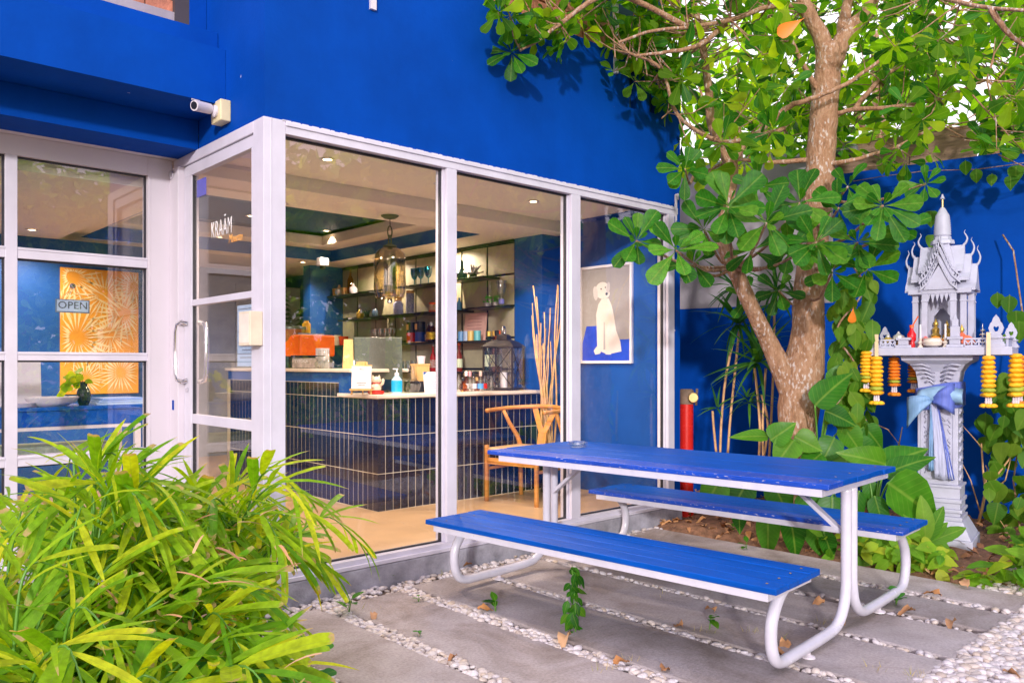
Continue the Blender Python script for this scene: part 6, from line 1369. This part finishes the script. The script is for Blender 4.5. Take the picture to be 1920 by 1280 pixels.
SB('platform', MB().box(-.485, .485, -.30, .30, 1.4205, 1.4205+.058), bevel=.004)
PZ = 1.479
# balustrade with finial posts
def finial(x, y, s=1.0):
    mb = MB()
    for (r, z0, z1) in [(.052, 0, .018), (.044, .0185, .03), (.036, .0305, .052), (.046, .0525, .06), (.034, .0605, .072), (.028, .0725, .078)]: mb.box(x-r*s, x+r*s, y-r*s, y+r*s, PZ+z0*s, PZ+z1*s)
    z = PZ+.078*s; th = .022*s
    outer = [(-.03, 0), (.03, 0), (.042, .04), (.03, .075), (.016, .085), (.018, .10), (.006, .125), (-.006, .125), (-.018, .10), (-.016, .085), (-.03, .075), (-.042, .04)]
    inner = [(-.008, .018), (.008, .018), (.016, .04), (.012, .055), (.004, .048), (0, .045), (-.004, .048), (-.012, .055), (-.016, .04)]
    n = 24
    def at_ang(poly, a):
        best = None
        for i in range(len(poly)):
            x1, y1 = poly[i]; x2, y2 = poly[(i+1) % len(poly)]; cx, cy = 0, .04
            dx, dy = math.cos(a), math.sin(a); ex, ey = x2-x1, y2-y1; det = dx*(-ey)+ex*dy
            if abs(det) < 1e-9: continue
            t = ((x1-cx)*(-ey)+ex*(y1-cy))/det; u = (dx*(y1-cy)-dy*(x1-cx))/det
            if t > 0 and -1e-6 <= u <= 1+1e-6 and (best is None or t > best): best = t
        return (cx_ + math.cos(a)*(best or .01), .04+math.sin(a)*(best or .01)) if False else (math.cos(a)*(best or .01), .04+math.sin(a)*(best or .01))
    b = len(mb.v)
    for yy in (-th/2, th/2):
        for poly in (outer, inner):
            for i in range(n): px_, pz_ = at_ang(poly, 2*math.pi*i/n); mb.v.append((x+px_*s, y+yy, z+pz_*s))
    for i in range(n):
        j = (i+1) % n; o0, i0, o1, i1 = b, b+n, b+2*n, b+3*n
        mb.f += [(o0+i, o0+j, i0+j, i0+i), (o1+i, i1+i, i1+j, o1+j), (o0+i, o1+i, o1+j, o0+j), (i0+i, i0+j, i1+j, i1+i)]
    return mb
for (x, y, s) in [(-.425, -.24, 1.0), (.385, -.24, 1.12), (.445, .22, .95), (-.43, .22, .9)]: SB('finial', finial(x, y, s))
for (x, y) in ((-.21, -.255), (.13, -.255)):
    SB('post', MB().box(x-.055, x+.055, y-.03, y+.03, PZ, PZ+.02).box(x-.035, x+.035, y-.025, y+.025, PZ+.0205, PZ+.055).box(x-.05, x+.05, y-.03, y+.03, PZ+.0555, PZ+.075), bevel=.003)
SB('post', MB().box(.10, .16, -.27, -.22, PZ+.076, PZ+.15).box(.11, .15, -.262, -.228, PZ+.1505, PZ+.20).add([(.115, -.26, PZ+.2005), (.145, -.26, PZ+.2005), (.145, -.23, PZ+.2005), (.115, -.23, PZ+.2005), (.13, -.245, PZ+.25)], [(0, 1, 4), (1, 2, 4), (2, 3, 4), (3, 0, 4), (3, 2, 1, 0)]), bevel=.003)
for (x0, x1) in ((-.37, -.27), (.19, .325)):
    mb = MB().box(x0, x1, -.262, -.248, PZ+.001, PZ+.013).box(x0, x1, -.262, -.248, PZ+.052, PZ+.064); n = 3
    for k in range(n+1):
        xx = x0+(x1-x0)*k/n; mb.box(xx-.005, xx+.005, -.26, -.25, PZ+.0135, PZ+.0515)
        if k < n: w2 = (x1-x0)/n; mb.bar((xx, -.255, PZ+.05), (xx+w2/2, -.255, PZ+.022), .008, .008); mb.bar((xx+w2/2, -.255, PZ+.022), (xx+w2, -.255, PZ+.05), .008, .008)
    SB('balustrade', mb)
SB('balustrade', MB().box(.44, .455, -.18, .16, PZ+.001, PZ+.06).box(.43, .465, -.2, .18, PZ+.0605, PZ+.072))
# shrine house
_n0 = len(sh.children)
_before = set(o.name for o in sh.children)
hx0, hx1, hy0, hy1 = -.215, .235, -.10, .22
hc = .01
SB('house_floor', MB().box(-.20, .22, -.12, .22, PZ, PZ+.02), bevel=.003)
for (x, y) in [(-.155, -.085), (-.065-.02, -.135), (.105, -.135), (.165, -.085), (.195, .18), (-.175, .18), (.205, -.0)]: SB('column', MB().box(x-.02, x+.02, y-.02, y+.02, PZ+.0205, PZ+.315).box(x-.025, x+.025, y-.025, y+.025, PZ+.0205, PZ+.045).box(x-.024, x+.024, y-.024, y+.024, PZ+.27, PZ+.28), bevel=.002)
SB('house_wall', MB().box(-.14, -.045, .02, .04, PZ+.0205, PZ+.315).box(.065, .16, .02, .04, PZ+.0205, PZ+.315).box(-.045, .065, .02, .04, PZ+.235, PZ+.315).add([(-.045, .02, PZ+.19), (-.045, .04, PZ+.19), (-.045, .04, PZ+.235), (-.045, .02, PZ+.235), (.0, .02, PZ+.235), (.0, .04, PZ+.235)], [(0, 3, 4), (1, 5, 2), (0, 4, 5, 1)]).add([(.065, .02, PZ+.19), (.065, .04, PZ+.19), (.065, .04, PZ+.235), (.065, .02, PZ+.235), (.02, .02, PZ+.235), (.02, .04, PZ+.235)], [(0, 4, 3), (1, 2, 5), (0, 1, 5, 4)]).box(-.14, .16, .16, .18, PZ+.0205, PZ+.315))
SB('cornice', MB().box(-.20, .22, -.15, .21, PZ+.3155, PZ+.345), bevel=.004)
mb = MB()
for k in range(6): x = -.06+.03*k; mb.add([(x-.015, -.152, PZ+.3152), (x+.015, -.152, PZ+.3152), (x, -.152, PZ+.27-.01*(k % 2)), (x-.015, -.140, PZ+.3152), (x+.015, -.140, PZ+.3152), (x, -.140, PZ+.27-.01*(k % 2))], [(0, 1, 2), (3, 5, 4), (0, 2, 5, 3), (1, 4, 5, 2)])
SB('valance', mb)
# tiered gables: front facing and side facing pairs
def gable(w, y0, y1, z0, hgt, th=.014, cx=hc):
    mb = MB(); out = [(-w, 0), (-w*.62, hgt*.22), (-w*.3, hgt*.6), (0, hgt), (w*.3, hgt*.6), (w*.62, hgt*.22), (w, 0)]
    for i in range(6):
        (xa, za), (xb, zb) = out[i], out[i+1]
        mb.add([(cx+xa, y0, z0+za), (cx+xb, y0, z0+zb), (cx+xb, y1, z0+zb), (cx+xa, y1, z0+za), (cx+xa, y0, z0+za-th), (cx+xb, y0, z0+zb-th), (cx+xb, y1, z0+zb-th), (cx+xa, y1, z0+za-th)], [(0, 1, 2, 3), (4, 7, 6, 5), (0, 4, 5, 1), (3, 2, 6, 7)] + ([(0, 3, 7, 4)] if i == 0 else []) + ([(1, 5, 6, 2)] if i == 5 else []))
        for q in (.2, .5, .8):
            tx, tz = xa+(xb-xa)*q, za+(zb-za)*q
            mb.add([(cx+tx-.006, y0+.001, z0+tz), (cx+tx+.006, y0+.001, z0+tz), (cx+tx+(.006 if tx > 0 else -.006), y0+.004, z0+tz+.026), (cx+tx, y0+.010, z0+tz)], [(0, 1, 2), (1, 3, 2), (3, 0, 2)])
    return mb
def tymp(w, y, z0, hgt, cx=hc):
    return MB().add([(cx-w*.9, y, z0), (cx+w*.9, y, z0), (cx, y, z0+hgt*.93), (cx-w*.9, y+.01, z0), (cx+w*.9, y+.01, z0), (cx, y+.01, z0+hgt*.93)], [(0, 1, 2), (3, 5, 4), (0, 3, 4, 1), (1, 4, 5, 2), (2, 5, 3, 0)])
def rot90(mb): mb.v = [(hc + (v[1]-.035)*1.0, .035 + (v[0]-hc)*1.0, v[2]) for v in mb.v]; return mb
ZR = PZ+.345
for i, (w, yf, z, hh) in enumerate([(.125, -.175, 0, .17), (.135, -.145, .045, .19), (.125, -.115, .09, .20)]):
    SB('roof', gable(w, yf, .24-.03*i, ZR+z, hh), smooth=False); SB('pediment', tymp(w-.01, yf+.012, ZR+z-.005, hh-.02), S)
for i, (w, xl, z, hh) in enumerate([(.15, .235, 0, .15), (.14, .195, .06, .15), (.12, .15, .115, .15)]):
    mb = gable(w, .035-xl, .035+xl, ZR+z-.0, hh); SB('roof', rot90(mb))
    for s in (-1, 1): SB('pediment', rot90(tymp(w-.01, .035+s*(xl-.012), ZR+z-.005, hh-.015)), S)
SB('roof_core', MB().lathe([(.16, ZR), (.15, ZR+.1), (.10, ZR+.22), (.07, ZR+.28)], (hc, .035, 0), 4).xf(Matrix.Translation((hc, .035, 0)) @ Matrix.Rotation(rad(45), 4, 'Z') @ Matrix.Translation((-hc, -.035, 0))))
# chofa horns
for s in (-1, 1):
    for (x, z) in [(.235, .15), (.195, .21), (.15, .275)]:
        b = (hc+s*x, .035, ZR+z)
        pts = [(b[0]-s*.030, b[1], b[2]-.03), (b[0]+s*.004, b[1], b[2]+.0), (b[0]+s*.016, b[1], b[2]+.035), (b[0]+s*.006, b[1], b[2]+.065), (b[0]-s*.004, b[1], b[2]+.085), (b[0]+s*.004, b[1], b[2]+.105)]
        SB('horn', MB().tube(smooth_path(pts, 3), [.010*(1-.88*k/15) for k in range(16)], 7), smooth='all')
for (yf, z) in [(-.178, .165), (-.148, .23), (-.118, .285)]: SB('horn', MB().tube(smooth_path([(hc, yf+.01, ZR+z-.01), (hc, yf-.015, ZR+z+.01), (hc, yf-.012, ZR+z+.04)], 3), [.009, .008, .007, .006, .005, .004, .002], 6), smooth='all')
# spire
ZS = ZR+.275
SB('spire_base', MB().lathe([(.085, 0), (.08, .03), (.062, .04), (.06, .06), (.05, .065)], (hc, .035, ZS), 8), bevel=.002)
pr = [(.05, .062), (.058, .07)]
for k in range(9): z = .08+.018*k; r = .060*(1-.003*k*k*.9); pr += [(r, z), (r*.95, z+.009)]
pr += [(.034, .258), (.022, .285), (.01, .30)]
SB('spire', MB().lathe(pr, (hc, .035, ZS), 20), smooth=True)
SB('spire_rod', MB().tube([(hc, .035, ZS+.295), (hc, .035, ZS+.37)], .005, 8), M['gold'])
SB('umbrella_tip', MB().lathe([(.02, 0), (.014, .006), (.016, .008), (.009, .022), (.004, .04)], (hc, .035, ZS+.365), 12), smooth=True)
for _o in sh.children:
    if _o.name in _before: continue
    for _v in _o.data.vertices:
        t = _v.co.z - PZ
        if t > 0: _v.co.z = PZ + (t*1.27 if t < .62 else .787 + (t-.62)*.95)
# sash
shf = thing('ribbon_bow', 'sheer blue and white ribbon bow tied round the shrine pillar', 'ribbon', (sc0.x, sc0.y, 0), WA)
def cloth(name, rows, mat, parent=shf):
    n = len(rows[0]); mb = MB()
    for r in rows: mb.v += [tuple(p) for p in r]
    for i in range(len(rows)-1):
        for k in range(n-1): a = i*n+k; mb.f.append((a, a+1, a+n+1, a+n))
    o = mb.build(name, mat, parent, smooth='all'); s = o.modifiers.new('s', 'SOLIDIFY'); s.thickness = .003; return o
def tulle(name, c, al):
    m = pmat(name, c, .6, var=.2, scale=12, stretch=(6, 1, .5)); nt = m.node_tree; 
    return m
TW_, TBl, TTeal = tulle('white_tulle', (.45, .47, .66), 1), tulle('blue_tulle', (.11, .16, .55), 1), tulle('teal_tulle', (.20, .36, .60), 1)
rows = []
for i in range(5):
    z = 1.02+.045*i; rr = []
    for k in range(25):
        a = 2*math.pi*k/24; r = .19 + .008*math.sin(k*2.3+i); q = max(abs(math.cos(a)), abs(math.sin(a))); rr.append((r*.86*math.cos(a)/q**.6, r*.86*math.sin(a)/q**.6, z+.02*math.sin(a*2+i)*(.4)+.03*math.cos(a)))
    rows.append(rr)
cloth('band', rows, TBl)
for s, mt, L in ((-1, TTeal, .17), (1, TBl, .15)):
    rows = []
    for i in range(9):
        t = i/8; rr = []
        for k in range(6):
            u = k/5-.5; sp = .03+.14*t*(1-.1*t); rr.append((s*(.0+L*t)-.03, -.185-.05*math.sin(t*3.1)-.01*math.sin(k*2.1), 1.09+u*sp*1.5-.05*t*t+(.06*t if s > 0 else -.05*t)))
        rows.append(rr)
    cloth('loop', rows, mt)
for (x0, x1, z1, wd_, mt) in ((-.03, .03, .52, .07, TW_), (-.04, -.035, .56, .03, TTeal), (0, .10, .50, .03, TBl), (-.02, .05, .50, .10, TW_)):
    rows = []
    for i in range(14):
        t = i/13; rr = []
        for k in range(7): u = k/6-.5; rr.append((x0+(x1-x0)*t+u*wd_*(.3+.9*t), -.165-.02*math.sin(t*2.2)-.008*math.cos(k*2.2+i*.5), 1.08+(z1-1.08)*t+.02*abs(u)))
        rows.append(rr)
    cloth('tail', rows, mt)
rows = [[(-.13+.30*k/10, -.165-.05*math.sin(i*.75), 1.06+.022*i+.05*math.sin(k*.3)*math.sin(i*.5)) for k in range(11)] for i in range(6)]
cloth('wrap', rows, pmat('pale_teal_tulle', (.25, .42, .62), .6, var=.35, scale=7))
# garlands
yl = fleckmat('marigold', [(.90, .48, .01), (.88, .42, .01), (.95, .56, .02)], .6, .6, 120); og = fleckmat('deep_marigold', [(.85, .26, .01), (.80, .20, .01)], .6, .6, 120)
gl = [(-.46, -.315, 1.455, .9, yl, 'yellow garland at the far left corner of the shrine platform', 0), (-.385, -.325, 1.415, 1.1, yl, 'long yellow garland on a cream ribbon, second from the left', 1), (-.30, -.12, 1.41, .85, og, 'deep orange garland with a cream ribbon, third from the left', 2), (-.19, .05, 1.42, .8, og, 'short orange garland just left of the pillar capital', 2),
      (.345, -.325, 1.415, 1.1, yl, 'long yellow garland on a cream ribbon just right of the pillar', 1), (.50, -.20, 1.43, 1.15, yl, 'yellow garland at the right corner of the platform', 2), (.50, .16, 1.42, 1.1, og, 'orange garland at the far right end of the platform', 2)]
rib = pmat('cream_ribbon', (.80, .60, .36), .6)
for i, (x, y, z1, s, mt, lb, k0) in enumerate(gl):
    c, sn = math.cos(WA), math.sin(WA); wx = sc0.x + x*c - y*sn; wy = sc0.y + x*sn + y*c
    t = thing('flower_garland', lb, 'garland', (wx, wy, z1), WA+RND.uniform(-.2, .2), 'marigold garlands hanging from the shrine')
    top = 1.48
    MB().box(-.013 if k0 else -.004, .013 if k0 else .004, -.002, .002, .0, (top+.10 if k0 == 1 else 1.425)-z1).build('ribbon', rib, t)
    z = 0
    for k in range(9):
        r = (.030+.0015*min(k, 3))*(.85+.3*s)*1.08; hh = .030*s
        green = (k == 7)
        MB().lathe([(r*.55, z-hh), (r*.98, z-hh*.8), (r*1.05, z-hh*.45), (r*.85, z-.1*hh), (r*.5, z)], n=18, fn=lambda a, j, k=k: 1+.12*math.sin(a*5+k*2+j)+.08*math.sin(a*9+k*3)).build('blossom', mt if not green else fleckmat('green_calyx%d' % i, [(.35, .42, .04), (.5, .5, .05)]), t, smooth='all')
        z -= hh*.98
    for a in (-1, 0, 1):
        MB().lathe([(.003, z), (.008, z-.012), (.006, z-.02), (.010, z-.035), (.005, z-.05)], (a*.014, 0, 0), 8).build('white_bud', M['white2'], t, smooth=True)
    for a in (-1, 0, 1):
        MB().lathe([(.01, z-.075), (.024, z-.07), (.026, z-.058), (.016, z-.047), (.005, z-.045)], (a*.027*s, .0 if a else -.012, 0), 14, fn=lambda b, j: 1+.1*math.sin(b*6+j)).build('blossom', mt, t, smooth='all')
# offerings on the platform
def onp(x, y): c, sn = math.cos(WA), math.sin(WA); return (sc0.x + x*c - y*sn, sc0.y + x*sn + y*c, PZ+.0005)
def of(name, lb, cat, x, y, profs, z=0):
    p = onp(x, y); t = thing(name, lb, cat, (p[0], p[1], p[2]+z), WA)
    for nm, pr, mt in profs: MB().lathe(pr, n=18).build(nm, mt, t, smooth=True)
    return t
of('brass_pot', 'small brass tea pot on the left of the shrine platform', 'pot', -.33, -.20, [('body', [(.02, 0), (.035, .015), (.036, .035), (.02, .05)], M['gold']), ('lid', [(.02, .051), (.015, .06), (.004, .075)], M['silver'])], .03)
of('brass_tray', 'brass offering tray beside the little tea pot', 'tray', -.26, -.17, [('foot', [(.03, 0), (.015, .02), (.015, .03), (.055, .045)], M['gold']), ('dome', [(.045, .0455), (.04, .07), (.015, .085), (.004, .105)], M['silver'])], .02)
of('gold_cup', 'tiny gold cup at the edge of the left balustrade', 'cup', -.36, -.15, [('body', [(.012, 0), (.022, .04)], M['gold'])], .03)
rb = of('red_bottle', 'red glass drink bottle with straw on the shrine platform', 'bottle', -.165, -.20, [('body', [(.02, 0), (.027, .01), (.018, .04), (.03, .055), (.032, .10), (.014, .13), (.013, .15)], pmat('red_drink', (.70, .01, .02), .08, coat=.5)), ('cap', [(.016, .151), (.016, .17)], M['orange'])])
MB().tube([(0, 0, .15), (.02, 0, .19), (.045, 0, .235)], .005, 6).build('straw', M['orange'], rb)
of('red_bottle', 'second short red bottle in front of the tall red one', 'bottle', -.15, -.26, [('body', [(.014, 0), (.02, .02), (.012, .05), (.01, .06)], pmat('red_drink2', (.6, .01, .02), .08, coat=.5))])
of('incense_bowl', 'pearl white incense bowl at the front centre of the shrine', 'bowl', -.02, -.235, [('bowl', [(.03, 0), (.06, .015), (.07, .04), (.06, .06), (.066, .068), (.05, .066)], pmat('pearl', (.74, .66, .58), .15, coat=.6)), ('sand', [(.05, .062), (.05, .064)], M['soil'])])
for x, lb in ((-.10, 'left white candlestick beside the incense bowl'), (.065, 'right white candlestick beside the incense bowl')):
    of('candlestick', lb, 'candlestick', x, -.235, [('stick', [(.022, 0), (.01, .02), (.02, .035), (.008, .05), (.016, .07)], pmat('pearl2', (.74, .66, .58), .15, coat=.6)), ('candle', [(.007, .071), (.007, .17)], M['paper'])])
def figure(lb, x, y, z, m1, m2, s=1.0):
    t = of('seated_figure', lb, 'figurine', x, y, [('base', [(.026*s, 0), (.032*s, .01*s), (.024*s, .018*s)], m2), ('body', [(.026*s, .0185*s), (.03*s, .03*s), (.018*s, .045*s), (.021*s, .07*s), (.008*s, .085*s)], m1), ('head', [(.006*s, .0855*s), (.013*s, .095*s), (.013*s, .108*s), (.006*s, .118*s), (.001, .135*s)], M['gold'])], z)
    return t
figure('left gold seated figure inside the shrine doorway', -.03, .0, .055, M['gold'], M['gold'], 1.25); figure('right gold seated figure inside the shrine doorway', .045, .0, .055, M['gold'], M['gold'], 1.15)
figure('figure wrapped in coral orange cloth right of the doorway', .165, -.19, .0, pmat('coral_cloth', (.80, .14, .06), .6), pmat('coral_cloth2', (.8, .17, .07), .6), 1.25)
def heap(lb, x, y, mt, sx): 
    p = onp(x, y); t = thing('cloth_heap', lb, 'cloth', (p[0], p[1], p[2]+.02), WA); R = random.Random(int(x*1000)+9)
    MB().lathe([(.05, 0), (.055, .015), (.04, .04), (.02, .055), (.004, .06)], n=16, fn=lambda a, j: 1+.18*math.sin(a*3+j)+.1*math.sin(a*5)).xf(Matrix.Diagonal((sx, .6, 1.1, 1))).build('cloth', mt, t, smooth='all')
heap('orange cloth offering before the golden figures', -.01, -.165, pmat('saffron', (.85, .25, .01), .6), 1.1); heap('pink offering at the left of the saffron cloth', -.075, -.175, pmat('pink_cl', (.80, .16, .16), .6), .5); heap('coral cloth spread beside the right balustrade', .20, -.22, pmat('coral3', (.75, .16, .08), .6), .9)
tr = of('silver_tree', 'small silver tiered tree ornament right of the shrine house', 'ornament', .29, -.12, [('stem', [(.004, 0), (.004, .15), (.001, .17)], M['silver'])])
for k in range(4): MB().lathe([(.04-.009*k, .03+.028*k), (.012, .045+.028*k)], n=10, fn=lambda a, j: 1+.25*math.cos(5*a)).build('tier', M['silver'], tr, smooth='all')
of('gold_pile', 'cluster of small gold cups behind the right balustrade', 'cups', .345, -.17, [('body', [(.03, 0), (.04, .03), (.02, .05), (.03, .08)], M['gold'])])
# pink patch of flowers on the right finial
# ------------------------------------------------------------ trees and palms beyond the wall
def farpalm(px, py, d, lb):
    t = thing('fan_palm', lb, 'palm', (0, 0, 0)); p = atd(px, py, d); MB().tube([(p.x, p.y, 0), (p.x+.1, p.y, p.z*.6), p], [.16, .13, .10], 10).build('trunk', M['bark'], t, smooth='all')
    R = random.Random(int(px)); me = lmesh('frond', leafshape(1, .16, SWORD, .5, .5), LM['dracaena'])
    for k in range(34): a = R.uniform(0, 6.28); e = R.uniform(-.5, 1.3); inst(me, 'frond', t, orient(p, (math.cos(a)*math.cos(e), math.sin(a)*math.cos(e), math.sin(e)), (0, 0, 1), R.uniform(1.1, 1.6)))
farpalm(1862, 262, 15, 'distant fan palm seen above the blue wall at right')
def fartree(px, py, d, R_, lb, seed, mat, n=900, H=None, leaf=.30):
    R = random.Random(seed); c = atd(px, py, d); t = thing('garden_tree', lb, 'tree', (0, 0, 0)); MB().tube([(c.x, c.y, -.05), (c.x+.1, c.y-.1, c.z*.5), (c.x, c.y, c.z)], [.18, .13, .07], 9).build('trunk', M['bark'], t, smooth='all')
    for k in range(5): a = k*1.25; MB().tube([(c.x, c.y, c.z*.7), (c.x+R_*.5*math.cos(a), c.y+R_*.5*math.sin(a), c.z+.2*k)], [.05, .02], 6).build('branch', M['bark'], t, smooth='all')
    ms = []; cl = [(Vector((R.gauss(0, .5), R.gauss(0, .5), R.gauss(0, .33)))*R_, R.uniform(.25, .5)*R_) for _ in range(16)]
    for _ in range(n):
        o, r = R.choice(cl); v = Vector((R.gauss(0, 1), R.gauss(0, 1), R.gauss(0, 1))).normalized()*r*R.uniform(.5, 1.05)
        ms.append(orient(c+o+v, (R.uniform(-1, 1), R.uniform(-1, 1), R.uniform(-1, .4)), v+Vector((0, 0, .5)), R.uniform(.7, 1.2)*leaf))
    o = batch('foliage', SM[0], SM[1], ms, mat, t, SM[2]); o['kind'] = 'stuff'
fartree(1700, 268, 11, .7, 'yellow flecked bushy tree just above the blue wall', 5, LM['ground'], 500, leaf=.16); fartree(1480, 268, 12, 1.0, 'green tree behind the grey wall left of the trunk', 6, LM['vine'], 420, leaf=.2)
fartree(1380, 190, 16, 1.6, 'sparse tree far behind the grey wall', 7, LM['treeback'], 330, leaf=.32)
fartree(1640, 60, 14, 2.2, 'high spreading tree behind the almond canopy', 8, LM['treeback'], 380, leaf=.32)
# unseen trees and hedges added so the panes mirror less bright sky
for (x, y, z, r, s) in ((7.2, -2.6, 3.6, 1.5, 31), (10.5, -3.6, 4.6, 2.2, 32), (6.5, -6.5, 4.2, 2.0, 33), (3.9, -8.5, 4.0, 1.9, 34), (12, 1.5, 5, 2, 35), (1.4, -9.5, 4.2, 2, 36)):
    R = random.Random(s); t = thing('garden_tree', {31: 'dense tree added outside the frame at right for the reflections', 32: 'tall tree added unseen beyond the wall for the reflections', 33: 'tree added unseen behind the yard for the reflections', 34: 'rounded tree added outside the frame for the reflections', 35: 'tree added unseen far beyond the wall for the reflections', 36: 'farthest tree added outside the frame for the reflections'}[s], 'tree', (x, y, 0)); MB().tube([(0, 0, -.1), (.1, 0, z*.6), (0, 0, z)], [.16, .12, .06], 8).build('trunk', M['bark'], t, smooth='all')
    ms = []
    for _ in range(2600): v = Vector((R.gauss(0, 1), R.gauss(0, 1), R.gauss(0, .8))).normalized()*r*R.uniform(.3, 1.05); ms.append(orient(Vector((0, 0, z))+v, (R.uniform(-1, 1), R.uniform(-1, 1), R.uniform(-1, .4)), v+Vector((0, 0, .5)), R.uniform(.26, .42)))
    o = batch('foliage', SM[0], SM[1], ms, LM['treeback'], t, SM[2]); o['kind'] = 'stuff'
hg = thing('hedge', 'dark green hedge added unseen behind the yard to darken the reflections', 'hedge', (2.5, -6, 0)); R = random.Random(9); ms = []  # added out of view as a dark backdrop for the mirrored panes
for _ in range(2600): ms.append(orient(Vector((R.uniform(-1, 9), R.uniform(-.5, .5), R.uniform(0, 2.4))), (R.uniform(-1, 1), R.uniform(-1, 1), R.uniform(-1, .4)), (0, 1, .5), R.uniform(.18, .3)))
o = batch('foliage', SM[0], SM[1], ms, LM['treeback'], hg, SM[2]); o['kind'] = 'stuff'

hg2 = thing('hedge', 'tall dark green screen of trees added unseen far behind the yard to close reflected sky gaps', 'hedge', (3, -10.5, 0)); ms = []  # added taller screen, covers bright sky holes mirrored in the glass
for _ in range(5200): ms.append(orient(Vector((R.uniform(-3, 15), R.uniform(-.6, .6), R.uniform(0, 1)**.8*6.2)), (R.uniform(-1, 1), R.uniform(-1, 1), R.uniform(-1, .4)), (0, 1, .5), R.uniform(.35, .6)))
o = batch('foliage', SM[0], SM[1], ms, LM['treeback'], hg2, SM[2]); o['kind'] = 'stuff'
